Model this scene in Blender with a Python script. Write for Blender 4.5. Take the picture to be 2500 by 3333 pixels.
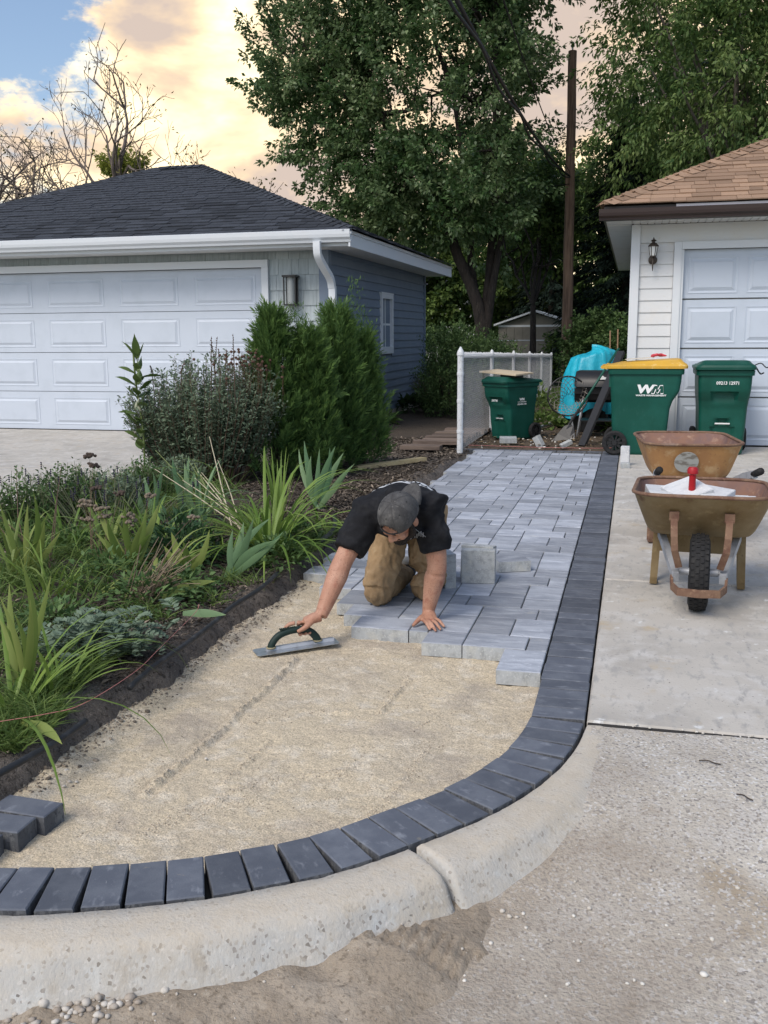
import bpy, bmesh, math, random
import numpy as np
from mathutils import Vector, Matrix, Euler
R = math.radians
SC = bpy.context.scene
COL = SC.collection
for o in list(bpy.data.objects): bpy.data.objects.remove(o)
RNG = np.random.default_rng(7)
random.seed(7)

# ---------------------------------------------------------------- camera
CH, F, P, ROLL, YAW = 1.42, 3150.0, R(10.36), R(0.4), R(14.36)
FW = np.array([-math.sin(YAW)*math.cos(P), math.cos(YAW)*math.cos(P), -math.sin(P)])
r0 = np.array([math.cos(YAW), math.sin(YAW), 0.]); u0 = np.cross(r0, FW)
CR = r0*math.cos(ROLL) - u0*math.sin(ROLL); CU = u0*math.cos(ROLL) + r0*math.sin(ROLL)
cam = bpy.data.cameras.new('camera'); co = bpy.data.objects.new('camera', cam); COL.objects.link(co)
co.matrix_world = Matrix(((CR[0], CU[0], -FW[0], 0), (CR[1], CU[1], -FW[1], 0), (CR[2], CU[2], -FW[2], CH), (0, 0, 0, 1)))
cam.sensor_fit = 'VERTICAL'; cam.sensor_height = 36; cam.lens = 36*F/3333
cam.clip_start = .05; cam.clip_end = 2000
SC.camera = co

# ---------------------------------------------------------------- sky, sun, exposure
SUN_EL, SUN_AZ = R(48), R(205)        # azimuth clockwise from +Y: behind the camera, a little left
W = bpy.data.worlds.new('World'); SC.world = W; W.use_nodes = True
nt = W.node_tree; nt.nodes.clear()
def wn(t, **k):
    n = nt.nodes.new(t)
    for a, b in k.items(): setattr(n, a, b)
    return n
def wm(op, a, b=None, c=None, clamp=False):
    n = wn('ShaderNodeMath', operation=op, use_clamp=clamp)
    for i, v in enumerate((a, b, c)):
        if v is None: continue
        if isinstance(v, (int, float)): n.inputs[i].default_value = v
        else: nt.links.new(v, n.inputs[i])
    return n.outputs[0]
sky = wn('ShaderNodeTexSky', sky_type='NISHITA', sun_disc=False)
sky.sun_elevation = SUN_EL; sky.sun_rotation = SUN_AZ; sky.air_density = 1.0; sky.dust_density = 2.2; sky.ozone_density = 1.0
skm = wn('ShaderNodeMix', data_type='RGBA', blend_type='MULTIPLY'); skm.inputs[0].default_value = 1
nt.links.new(sky.outputs[0], skm.inputs[6]); skm.inputs[7].default_value = (.135, .135, .135, 1)
tc = wn('ShaderNodeTexCoord'); sep = wn('ShaderNodeSeparateXYZ'); nt.links.new(tc.outputs['Generated'], sep.inputs[0])
dx, dy, dz = sep.outputs
az = wm('ARCTAN2', dx, dy); el = wm('ARCSINE', dz)
cmb = wn('ShaderNodeCombineXYZ'); nt.links.new(wm('MULTIPLY', az, 1.0), cmb.inputs[0]); nt.links.new(wm('MULTIPLY', el, 1.75), cmb.inputs[1]); cmb.inputs[2].default_value = 3.7
def wnoise(scale, detail, rough, dist=0, off=0):
    n = wn('ShaderNodeTexNoise'); n.inputs['Scale'].default_value = scale; n.inputs['Detail'].default_value = detail
    n.inputs['Roughness'].default_value = rough; n.inputs['Distortion'].default_value = dist
    if off:
        a = wn('ShaderNodeVectorMath', operation='ADD'); nt.links.new(cmb.outputs[0], a.inputs[0]); a.inputs[1].default_value = (off, off*.7, off*.3)
        nt.links.new(a.outputs[0], n.inputs['Vector'])
    else: nt.links.new(cmb.outputs[0], n.inputs['Vector'])
    return n.outputs[0]
big = wnoise(2.6, 1, .5, 0, 11); fine = wnoise(8, 8, .62, 0); puff = wnoise(6, 5, .55, .3, 5)
# one large bank of cloud low in front (azimuth -12 deg), broken cloud over the rest of the sky
ea = wm('DIVIDE', wm('SUBTRACT', az, R(-8)), R(26.5)); ee = wm('DIVIDE', wm('SUBTRACT', el, R(12.5)), R(11.5))
bank = wm('SUBTRACT', 1.0, wm('ADD', wm('POWER', wm('ABSOLUTE', ea), 2.0), wm('POWER', wm('ABSOLUTE', ee), 2.0)))
scat = wm('SUBTRACT', wm('MULTIPLY', wm('SUBTRACT', big, .5), 3.2), .25)
body = wm('MAXIMUM', wm('MINIMUM', bank, .8), scat)
mask = wm('ADD', body, wm('MULTIPLY', wm('SUBTRACT', fine, .5), 1.7))
mr = wn('ShaderNodeMapRange', interpolation_type='SMOOTHSTEP'); nt.links.new(mask, mr.inputs[0])
mr.inputs[1].default_value = .04; mr.inputs[2].default_value = .24
cr = wn('ShaderNodeValToRGB'); e = cr.color_ramp.elements
e[0].position = .345; e[0].color = (.55, .45, .39, 1); e[1].position = .60; e[1].color = (1.42, 1.22, .80, 1)
m = e.new(.43); m.color = (.78, .60, .42, 1); m = e.new(.505); m.color = (1.08, .85, .55, 1)
lit = puff
# the low sun behind the bank: the cloud thins and brightens towards its rim and towards the horizon
lit2 = wm('ADD', lit, wm('MULTIPLY', wm('SUBTRACT', .45, mr.outputs[0] if False else wm('MINIMUM', mask, 1.0)), .11))
lit3 = wm('SUBTRACT', lit2, wm('MULTIPLY', wm('SUBTRACT', el, R(9)), .28))
nt.links.new(lit3, cr.inputs[0])
mx = wn('ShaderNodeMix', data_type='RGBA'); nt.links.new(mr.outputs[0], mx.inputs[0])
# only the cloud near the sunset is gilded; elsewhere it is pale grey-blue
gd_ = wn('ShaderNodeMapRange', interpolation_type='SMOOTHSTEP'); nt.links.new(wm('ADD', wm('POWER', wm('ABSOLUTE', ea), 2.0), wm('POWER', wm('ABSOLUTE', wm('DIVIDE', el, R(38))), 2.0)), gd_.inputs[0]); gd_.inputs[1].default_value = 1.0; gd_.inputs[2].default_value = 2.6
cg = wn('ShaderNodeMix', data_type='RGBA'); nt.links.new(gd_.outputs[0], cg.inputs[0]); nt.links.new(cr.outputs[0], cg.inputs[6]); cg.inputs[7].default_value = (.50, .57, .66, 1)
nt.links.new(skm.outputs[2], mx.inputs[6]); nt.links.new(cg.outputs[2], mx.inputs[7])
bg = wn('ShaderNodeBackground'); nt.links.new(mx.outputs[2], bg.inputs[0]); bg.inputs[1].default_value = 1.0
wo = wn('ShaderNodeOutputWorld'); nt.links.new(bg.outputs[0], wo.inputs[0])
W.cycles.sampling_method = 'MANUAL'; W.cycles.sample_map_resolution = 256
sl = bpy.data.lights.new('sun', 'SUN'); sl.energy = 1.5; sl.angle = R(24); sl.color = (1, .94, .86)
so = bpy.data.objects.new('sun', sl); COL.objects.link(so)
sd = Vector((math.sin(SUN_AZ)*math.cos(SUN_EL), math.cos(SUN_AZ)*math.cos(SUN_EL), math.sin(SUN_EL)))
so.rotation_euler = sd.to_track_quat('Z', 'Y').to_euler(); so.location = sd*30
vs = SC.view_settings; vs.view_transform = 'Standard'; vs.look = 'None'; vs.exposure = 0.42; vs.gamma = 1; vs.use_curve_mapping = False
try:
    SC.cycles.max_bounces = 5; SC.cycles.diffuse_bounces = 2; SC.cycles.transparent_max_bounces = 6
except Exception: pass

# ---------------------------------------------------------------- helpers
def ss(a, b, x):
    t = np.clip((np.asarray(x, float)-a)/(b-a), 0, 1); return t*t*(3-2*t)
_perm = np.random.default_rng(3).random((64, 64))
def vnoise(x, y, s=1.0, seed=0):
    x = np.asarray(x, float)*s+seed*7.31; y = np.asarray(y, float)*s+seed*3.77
    xi = np.floor(x).astype(int); yi = np.floor(y).astype(int); fx = x-xi; fy = y-yi
    fx = fx*fx*(3-2*fx); fy = fy*fy*(3-2*fy); g = lambda i, j: _perm[i % 64, j % 64]
    return (g(xi, yi)*(1-fx)+g(xi+1, yi)*fx)*(1-fy)+(g(xi, yi+1)*(1-fx)+g(xi+1, yi+1)*fx)*fy
def fbm(x, y, s=1.0, o=4, seed=0):
    r = 0; a = .5; t = 0
    for i in range(o): r = r+a*vnoise(x, y, s*2**i, seed+i); t += a; a *= .5
    return r/t
def tag(o, label=None, cat=None, group=None, kind=None):
    if label: o['label'] = label
    if cat: o['category'] = cat
    if group: o['group'] = group
    if kind: o['kind'] = kind
    return o
def empty(name, loc=(0, 0, 0), rz=0, label=None, cat=None, group=None, parent=None, rot=None):
    o = bpy.data.objects.new(name, None); COL.objects.link(o); o.location = loc
    o.rotation_euler = rot if rot else (0, 0, rz); o.empty_display_size = .1
    if parent: o.parent = parent
    return tag(o, label, cat, group)
def link(name, me, parent=None, loc=(0, 0, 0), rot=(0, 0, 0), scale=None):
    o = bpy.data.objects.new(name, me); COL.objects.link(o); o.location = loc; o.rotation_euler = rot
    if scale: o.scale = scale
    if parent: o.parent = parent
    return o
def npmesh(name, V, Fq, mat=None, smooth=False, attr=None, tri=False):
    """numpy verts (n,3), faces (m,k) -> mesh; attr: dict name->per-vertex float"""
    V = np.asarray(V, np.float32); Fq = np.asarray(Fq, np.int32); k = Fq.shape[1]; m = len(Fq)
    me = bpy.data.meshes.new(name); me.vertices.add(len(V)); me.vertices.foreach_set('co', V.ravel())
    me.loops.add(m*k); me.loops.foreach_set('vertex_index', Fq.ravel())
    me.polygons.add(m); me.polygons.foreach_set('loop_start', np.arange(0, m*k, k, dtype=np.int32))
    me.polygons.foreach_set('loop_total', np.full(m, k, np.int32))
    if smooth: me.polygons.foreach_set('use_smooth', np.ones(m, bool))
    if attr:
        for n, a in attr.items():
            at = me.attributes.new(n, 'FLOAT', 'POINT'); at.data.foreach_set('value', np.asarray(a, np.float32))
    if mat: me.materials.append(mat)
    me.update(calc_edges=True); return me
def grid_mesh(name, xs, ys, zf, mat, smooth=True, attr=None):
    X, Y = np.meshgrid(xs, ys); Z = zf(X, Y); V = np.stack([X, Y, Z], -1).reshape(-1, 3)
    nx, ny = len(xs), len(ys); i = np.arange(nx*ny).reshape(ny, nx)
    Fq = np.stack([i[:-1, :-1], i[:-1, 1:], i[1:, 1:], i[1:, :-1]], -1).reshape(-1, 4)
    return npmesh(name, V, Fq, mat, smooth, attr)
class MB:
    def __init__(s): s.v = []; s.f = []
    def add(s, V, Fs):
        b = len(s.v); s.v += [tuple(map(float, p)) for p in V]; s.f += [tuple(i+b for i in f) for f in Fs]; return s
    def box(s, x0, x1, y0, y1, z0, z1, M=None):
        V = [(x0, y0, z0), (x1, y0, z0), (x1, y1, z0), (x0, y1, z0), (x0, y0, z1), (x1, y0, z1), (x1, y1, z1), (x0, y1, z1)]
        if M is not None: V = [M @ Vector(p) for p in V]
        return s.add(V, [(0, 3, 2, 1), (4, 5, 6, 7), (0, 1, 5, 4), (1, 2, 6, 5), (2, 3, 7, 6), (3, 0, 4, 7)])
    def cbox(s, x0, x1, y0, y1, z0, z1, c=.004, M=None):
        """box with chamfered top edges"""
        V = [(x0, y0, z0), (x1, y0, z0), (x1, y1, z0), (x0, y1, z0), (x0, y0, z1-c), (x1, y0, z1-c), (x1, y1, z1-c), (x0, y1, z1-c),
             (x0+c, y0+c, z1), (x1-c, y0+c, z1), (x1-c, y1-c, z1), (x0+c, y1-c, z1)]
        if M is not None: V = [M @ Vector(p) for p in V]
        Fs = [(0, 3, 2, 1), (8, 9, 10, 11)]
        for i in range(4):
            j = (i+1) % 4; Fs += [(i, j, j+4, i+4), (i+4, j+4, j+8, i+8)]
        return s.add(V, Fs)
    def loft(s, rings, cap=True, close=True):
        n = len(rings[0]); V = [p for r in rings for p in r]; Fs = []
        for k in range(len(rings)-1):
            for i in range(n if close else n-1):
                j = (i+1) % n; Fs.append((k*n+i, k*n+j, (k+1)*n+j, (k+1)*n+i))
        if cap and close: Fs.append(tuple(range(n))[::-1]); Fs.append(tuple((len(rings)-1)*n+i for i in range(n)))
        return s.add(V, Fs)
    def tube(s, pts, rad, n=8, cap=True, sq=None):
        pts = [Vector(p) for p in pts]; rings = []; up = None
        for k, p in enumerate(pts):
            t = (pts[min(k+1, len(pts)-1)]-pts[max(k-1, 0)]).normalized()
            if up is None:
                up = Vector((0, 0, 1)) if abs(t.z) < .9 else Vector((1, 0, 0))
            a = t.cross(up); a = a.normalized() if a.length > 1e-6 else t.orthogonal().normalized(); b = a.cross(t).normalized(); up = b
            r = rad[k] if hasattr(rad, '__len__') else rad
            ry = r*(sq if sq else 1)
            rings.append([p+a*math.cos(2*math.pi*i/n)*r+b*math.sin(2*math.pi*i/n)*ry for i in range(n)])
        return s.loft(rings, cap)
    def bar(s, a, b, w, h):
        """rectangular bar from a to b"""
        a, b = Vector(a), Vector(b); t = (b-a).normalized(); up = Vector((0, 0, 1)) if abs(t.z) < .95 else Vector((0, 1, 0))
        x = t.cross(up).normalized()*w/2; y = x.cross(t).normalized()*h/2
        return s.loft([[p+x+y, p-x+y, p-x-y, p+x-y] for p in (a, b)])
    def lathe(s, prof, n=16, M=None, cap=True):
        rings = []
        for r, z in prof:
            ring = [Vector((r*math.cos(2*math.pi*i/n), r*math.sin(2*math.pi*i/n), z)) for i in range(n)]
            rings.append([M @ p for p in ring] if M is not None else ring)
        return s.loft(rings, cap)
    def prism(s, poly, d0, d1, f):
        """2-D polygon extruded between d0,d1; f(u,v,d) -> xyz"""
        return s.loft([[f(u, v, d) for u, v in poly] for d in (d0, d1)])
    def mesh(s, name, mat=None, smooth=False):
        me = bpy.data.meshes.new(name); me.from_pydata(s.v, [], s.f)
        bm = bmesh.new(); bm.from_mesh(me); bmesh.ops.recalc_face_normals(bm, faces=bm.faces); bm.to_mesh(me); bm.free()
        if smooth:
            for p in me.polygons: p.use_smooth = True
        if mat: me.materials.append(mat)
        return me
    def build(s, name, mat=None, parent=None, smooth=False, loc=(0, 0, 0), rot=(0, 0, 0), angle=None):
        o = link(name, s.mesh(name, mat, smooth), parent, loc, rot)
        if angle: 
            me = o.data; me.polygons.foreach_set('use_smooth', np.ones(len(me.polygons), bool)); me.set_sharp_from_angle(angle=R(angle))
        return o
def spline(pts, n):
    """Catmull-Rom through pts -> n points"""
    p = np.array(pts, float); p = np.vstack([2*p[0]-p[1], p, 2*p[-1]-p[-2]]); m = len(p)-3; out = []
    for t in np.linspace(0, m, n):
        i = min(int(t), m-1); u = t-i; a, b, c, d = p[i:i+4]
        out.append(.5*((2*b)+(-a+c)*u+(2*a-5*b+4*c-d)*u*u+(-a+3*b-3*c+d)*u**3))
    return np.array(out)
def evald(o):
    """object with modifiers -> plain mesh object in place"""
    dg = bpy.context.evaluated_depsgraph_get(); me = bpy.data.meshes.new_from_object(o.evaluated_get(dg)); o.modifiers.clear()
    old = o.data; o.data = me; return o

# ---------------------------------------------------------------- materials
def mat(name, col=(.5, .5, .5), rough=.7, metal=0., spec=.35, noise=None, bump=None, rnd=0., attr=None, coord='Object', extra=None, transl=0., coat=0.):
    """noise: list of (scale, colour, lo, hi, detail[, stretch]) layered; bump: list of (scale, strength, dist[, stretch])"""
    m = bpy.data.materials.new(name); m.use_nodes = True; t = m.node_tree; N = t.nodes; L = t.links
    b = N['Principled BSDF']; b.inputs['Roughness'].default_value = rough; b.inputs['Metallic'].default_value = metal; b.inputs['Specular IOR Level'].default_value = spec
    if coat: b.inputs['Coat Weight'].default_value = coat
    cur = N.new('ShaderNodeRGB'); cur.outputs[0].default_value = (*col, 1); cur = cur.outputs[0]
    if coord == 'World': vec = N.new('ShaderNodeNewGeometry').outputs['Position']
    else: vec = N.new('ShaderNodeTexCoord').outputs[coord]
    oi = None
    if rnd or coord == 'Object':
        oi = N.new('ShaderNodeObjectInfo')
        if coord == 'Object':
            sc = N.new('ShaderNodeVectorMath'); sc.operation = 'SCALE'; sc.inputs[0].default_value = (37, 17, 29); L.new(oi.outputs['Random'], sc.inputs['Scale'])
            ad = N.new('ShaderNodeVectorMath'); L.new(vec, ad.inputs[0]); L.new(sc.outputs[0], ad.inputs[1]); vec = ad.outputs[0]
    def stretch(v, s):
        if s is None: return v
        mp = N.new('ShaderNodeMapping'); mp.inputs['Scale'].default_value = s; L.new(v, mp.inputs['Vector']); return mp.outputs[0]
    for q in noise or []:
        sc_, c, lo, hi, det = q[:5]; n = N.new('ShaderNodeTexNoise'); n.inputs['Scale'].default_value = sc_; n.inputs['Detail'].default_value = det
        n.inputs['Roughness'].default_value = .62; L.new(stretch(vec, q[5] if len(q) > 5 else None), n.inputs['Vector'])
        r = N.new('ShaderNodeMapRange'); L.new(n.outputs[0], r.inputs[0]); r.inputs[1].default_value = lo; r.inputs[2].default_value = hi
        x = N.new('ShaderNodeMix'); x.data_type = 'RGBA'; L.new(r.outputs[0], x.inputs[0]); L.new(cur, x.inputs[6]); x.inputs[7].default_value = (*c, 1); cur = x.outputs[2]
    def scale_col(cur, fac_out, lo, hi):
        r = N.new('ShaderNodeMapRange'); L.new(fac_out, r.inputs[0]); r.inputs[3].default_value = lo; r.inputs[4].default_value = hi
        x = N.new('ShaderNodeVectorMath'); x.operation = 'SCALE'; L.new(cur, x.inputs[0]); L.new(r.outputs[0], x.inputs['Scale']); return x.outputs[0]
    if rnd: cur = scale_col(cur, oi.outputs['Random'], 1-rnd, 1+rnd)
    if attr:      # per-vertex 'tint' blends towards a second colour and varies brightness
        at = N.new('ShaderNodeAttribute'); at.attribute_name = 'tint'
        x = N.new('ShaderNodeMix'); x.data_type = 'RGBA'; L.new(at.outputs['Fac'], x.inputs[0]); L.new(cur, x.inputs[6]); x.inputs[7].default_value = (*attr, 1); cur = x.outputs[2]
    if extra: cur = extra(N, L, cur, vec)
    L.new(cur, b.inputs['Base Color'])
    if bump:
        prev = None
        for q in bump:
            n = N.new('ShaderNodeTexNoise'); n.inputs['Scale'].default_value = q[0]; n.inputs['Detail'].default_value = 5; n.inputs['Roughness'].default_value = .6
            L.new(stretch(vec, q[3] if len(q) > 3 else None), n.inputs['Vector'])
            k = N.new('ShaderNodeBump'); k.inputs['Strength'].default_value = q[1]; k.inputs['Distance'].default_value = q[2]; L.new(n.outputs[0], k.inputs['Height'])
            if prev: L.new(prev, k.inputs['Normal'])
            prev = k.outputs[0]
        L.new(prev, b.inputs['Normal'])
    if transl:
        tr = N.new('ShaderNodeBsdfTranslucent'); L.new(cur, tr.inputs[0]); ms = N.new('ShaderNodeMixShader'); ms.inputs[0].default_value = transl
        L.new(b.outputs[0], ms.inputs[1]); L.new(tr.outputs[0], ms.inputs[2]); L.new(ms.outputs[0], N['Material Output'].inputs['Surface'])
    return m
def leafmat(name, a, b, transl=.3, rough=.55, spec=.3): return mat(name, a, rough, attr=b, transl=transl, spec=spec)
def voro(scale, cols, amount=1.0, lo=.0, hi=1.0):
    """aggregate speckle: per-cell colour from a short list"""
    def f(N, L, cur, vec):
        v = N.new('ShaderNodeTexVoronoi'); v.inputs['Scale'].default_value = scale; L.new(vec, v.inputs['Vector'])
        s = N.new('ShaderNodeSeparateColor'); L.new(v.outputs['Color'], s.inputs[0])
        r = N.new('ShaderNodeValToRGB'); r.color_ramp.interpolation = 'CONSTANT'; e = r.color_ramp.elements
        for i, (p, c) in enumerate(cols):
            if i < 2: e[i].position = p; e[i].color = (*c, 1)
            else: q = e.new(p); q.color = (*c, 1)
        L.new(s.outputs[0], r.inputs[0])
        g = N.new('ShaderNodeMapRange'); L.new(s.outputs[1], g.inputs[0]); g.inputs[1].default_value = 1-amount; g.inputs[2].default_value = 1-amount+.01
        x = N.new('ShaderNodeMix'); x.data_type = 'RGBA'; L.new(g.outputs[0], x.inputs[0]); L.new(cur, x.inputs[6]); L.new(r.outputs[0], x.inputs[7]); return x.outputs[2]
    return f
# ================================================================ GROUND
def gp(x, y, z=0.):
    """photo pixel (2500 wide) on the horizontal plane z -> real place"""
    d = FW*F+CR*(x-1250)+CU*(1666.5-y); t = (z-CH)/d[2]; return np.array([0, 0, CH])+d*t
DD = 2500/1659.
def gd(x, y, z=0.): return gp(x*DD, y*DD, z)
def pd(x, y, Y):
    """pixel (1659 wide) on the vertical plane at distance Y"""
    d = FW*F+CR*(x*DD-1250)+CU*(1666.5-y*DD); t = Y/d[1]; return np.array([0, 0, CH])+d*t

M_conc = mat('concrete', (.50, .47, .42), .85, spec=.2, coord='World', noise=[(1.1, (.41, .385, .345), .42, .62, 3), (5, (.54, .52, .485), .5, .66, 4), (2.3, (.35, .325, .29), .56, .70, 5), (22, (.37, .355, .33), .54, .66, 5, (1, .35, 1)), (60, (.20, .185, .165), .64, .70, 3), (9, (.64, .64, .62), .64, .70, 5), (3.3, (.46, .39, .29), .60, .70, 5)], bump=[(60, .5, .004), (300, .3, .002)])
M_dirt = mat('loose_dirt', (.305, .255, .197), .95, spec=.15, coord='World', noise=[(6, (.37, .315, .25), .45, .62, 5), (60, (.20, .165, .125), .54, .66, 4), (20, (.40, .345, .275), .58, .70, 5), (2.2, (.25, .205, .155), .55, .68, 5), (240, (.45, .40, .33), .66, .72, 2)], bump=[(90, .9, .008), (300, .5, .003)])
M_yard = mat('bare_yard_soil', (.135, .105, .078), .95, spec=.15, coord='World', noise=[(2.5, (.085, .066, .05), .45, .62, 5), (14, (.20, .16, .12), .55, .68, 5), (70, (.27, .23, .18), .63, .72, 4), (1.2, (.07, .09, .03), .60, .70, 5)], bump=[(30, .9, .03), (120, .6, .01)])
M_lawn = mat('lawn_ground', (.055, .085, .022), .95, coord='World', noise=[(1.2, (.035, .06, .016), .45, .6, 5), (9, (.10, .12, .04), .55, .7, 5)], bump=[(60, .9, .03)])
M_soil = mat('garden_soil', (.185, .16, .14), .95, spec=.2, coord='World', noise=[(9, (.24, .21, .185), .45, .62, 5), (40, (.085, .073, .063), .54, .64, 4), (90, (.32, .285, .25), .60, .70, 3)], bump=[(35, 1, .03), (140, .8, .008)])
M_bed = mat('bed_mulch_soil', (.085, .069, .055), .95, spec=.2, coord='World', noise=[(7, (.095, .078, .060), .45, .62, 5), (50, (.026, .021, .018), .52, .64, 4)], bump=[(45, .9, .02), (140, .8, .008)])
def sand_extra(N, L, cur, vec):
    v = N.new('ShaderNodeTexVoronoi'); v.inputs['Scale'].default_value = 260; L.new(vec, v.inputs['Vector'])
    s = N.new('ShaderNodeSeparateColor'); L.new(v.outputs['Color'], s.inputs[0])
    r = N.new('ShaderNodeMapRange'); L.new(s.outputs[0], r.inputs[0]); r.inputs[3].default_value = .70; r.inputs[4].default_value = 1.18
    x = N.new('ShaderNodeVectorMath'); x.operation = 'SCALE'; L.new(cur, x.inputs[0]); L.new(r.outputs[0], x.inputs['Scale']); return x.outputs[0]
M_sand = mat('bedding_sand', (.60, .51, .37), .95, spec=.15, coord='World', noise=[(1.7, (.53, .455, .345), .44, .62, 5), (11, (.66, .585, .465), .5, .66, 4), (95, (.40, .335, .25), .58, .66, 3), (2.6, (.46, .395, .31), .55, .66, 6), (50, (.38, .315, .24), .62, .70, 4)], extra=sand_extra, bump=[(150, .8, .006), (45, .5, .008), (12, .3, .012)])

def dirt_film(f0):
    def f(N, L, cur, vec):
        cur = f0(N, L, cur, vec); sp = N.new('ShaderNodeSeparateXYZ'); L.new(vec, sp.inputs[0]); n = N.new('ShaderNodeTexNoise'); n.inputs['Scale'].default_value = 3.5; n.inputs['Detail'].default_value = 6; n.inputs['Roughness'].default_value = .65; L.new(vec, n.inputs['Vector'])
        def mm(op, a, b):
            q = N.new('ShaderNodeMath'); q.operation = op
            for i, v in enumerate((a, b)):
                if isinstance(v, (int, float)): q.inputs[i].default_value = v
                else: L.new(v, q.inputs[i])
            return q.outputs[0]
        # trodden-in dirt: thick at the left along the kerb, thinning out to the right
        d = mm('ADD', mm('MULTIPLY', mm('ADD', sp.outputs[0], .05), -.9), mm('MULTIPLY', mm('SUBTRACT', sp.outputs[1], 1.9), -.25)); d = mm('ADD', d, mm('MULTIPLY', mm('SUBTRACT', n.outputs[0], .5), 2.6))
        r = N.new('ShaderNodeMapRange'); L.new(d, r.inputs[0]); r.inputs[1].default_value = -.80; r.inputs[2].default_value = .35; r.inputs[4].default_value = .95
        x = N.new('ShaderNodeMix'); x.data_type = 'RGBA'; L.new(r.outputs[0], x.inputs[0]); L.new(cur, x.inputs[6]); x.inputs[7].default_value = (.315, .262, .203, 1); return x.outputs[2]
    return f
def top_stain(f0, c, lo=.15, hi=1.1, amt=.8):
    def f(N, L, cur, vec):
        cur = f0(N, L, cur, vec); g = N.new('ShaderNodeNewGeometry'); sp = N.new('ShaderNodeSeparateXYZ'); L.new(g.outputs['Normal'], sp.inputs[0]); nn = N.new('ShaderNodeTexNoise'); nn.inputs['Scale'].default_value = 9; nn.inputs['Detail'].default_value = 6; nn.inputs['Roughness'].default_value = .7; L.new(vec, nn.inputs['Vector']); ad = N.new('ShaderNodeMath'); ad.operation = 'MULTIPLY_ADD'; L.new(nn.outputs[0], ad.inputs[0]); ad.inputs[1].default_value = 1.5; ad.inputs[2].default_value = -.75; a2 = N.new('ShaderNodeMath'); a2.operation = 'ADD'; L.new(ad.outputs[0], a2.inputs[0]); L.new(sp.outputs[2], a2.inputs[1]); r = N.new('ShaderNodeMapRange'); L.new(a2.outputs[0], r.inputs[0]); r.inputs[1].default_value = lo; r.inputs[2].default_value = hi; r.inputs[4].default_value = amt
        x = N.new('ShaderNodeMix'); x.data_type = 'RGBA'; L.new(r.outputs[0], x.inputs[0]); L.new(cur, x.inputs[6]); x.inputs[7].default_value = (*c, 1); return x.outputs[2]
    return f
M_aggr = mat('exposed_aggregate_concrete', (.56, .52, .455), .9, spec=.2, coord='World', noise=[(1.5, (.49, .445, .38), .45, .62, 4), (7, (.62, .60, .565), .5, .64, 5), (35, (.44, .41, .36), .57, .68, 4), (2.2, (.40, .335, .25), .54, .68, 5)],
    extra=dirt_film(voro(135, [(0, (.30, .285, .27)), (.18, (.42, .39, .35)), (.45, (.66, .645, .62)), (.8, (.50, .465, .41)), (.94, (.26, .245, .23))], .36)), bump=[(90, .9, .010), (25, .4, .010)])
M_curb = mat('curb_concrete', (.44, .44, .425), .9, spec=.2, coord='World', noise=[(2.4, (.44, .39, .31), .56, .72, 5), (9, (.31, .30, .28), .56, .68, 5), (26, (.50, .515, .51), .52, .66, 5)],
    extra=top_stain(voro(125, [(0, (.26, .25, .24)), (.35, (.36, .345, .32)), (.6, (.52, .515, .50)), (.9, (.16, .155, .15))], .13), (.52, .455, .36)), bump=[(90, .5, .004), (130, .6, .004, (1, 1, .15)), (14, .2, .008)])
tag(link('ground', npmesh('ground', [(-900, -900, -.25), (900, -900, -.25), (900, 900, -.25), (-900, 900, -.25)], [(0, 1, 2, 3)], M_lawn)), kind='structure')

def apz(X, Y):
    """street apron: level with the drive at its far joint, falling towards the street"""
    return -.135*ss(3.2, 2.05, Y) - .03*ss(2.0, -1.5, Y)
# concrete drive on the right: slabs between real joints
def slab(name, x0, x1, y0, y1, m, zf=None, res=.06, seed=0):
    xs = np.arange(x0, x1+1e-6, res) if zf else np.array([x0, x0+.012, x1-.012, x1]); ys = np.arange(y0, y1+1e-6, res) if zf else np.array([y0, y0+.012, y1-.012, y1])
    if zf: me = grid_mesh(name, xs, ys, zf, m)
    else:
        b = MB(); b.cbox(x0, x1, y0, y1, -.11, 0, .009); me = b.mesh(name, m)
    return tag(link(name, me), kind='structure')
xr = -.118
for y0, y1 in ((3.49, 5.665), (5.682, 8.05), (8.066, 10.55), (10.566, 12.93)): slab('concrete_slab', xr, 3.2, y0, y1, M_conc)
for y0, y1 in ((3.49, 8.05), (8.066, 12.93)): slab('concrete_slab', 3.216, 7.0, y0, y1, M_conc)
M_joint = mat('joint_filler', (.035, .032, .029), .95)
for y0, y1 in ((3.466, 3.4915), (5.664, 5.683), (8.049, 8.067), (10.549, 10.567)):
    b = MB(); b.box(xr+.004, 6.99, y0, y1, -.06, -.007); tag(b.build('expansion_joint', M_joint), kind='structure')
# left drive
for x0, x1 in ((-16, -9.32), (-9.3, -4.75)):
    for y0, y1 in ((3.0, 9.28), (9.3, 13.38)): slab('concrete_slab', x0, x1, y0, y1, M_conc)
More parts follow.
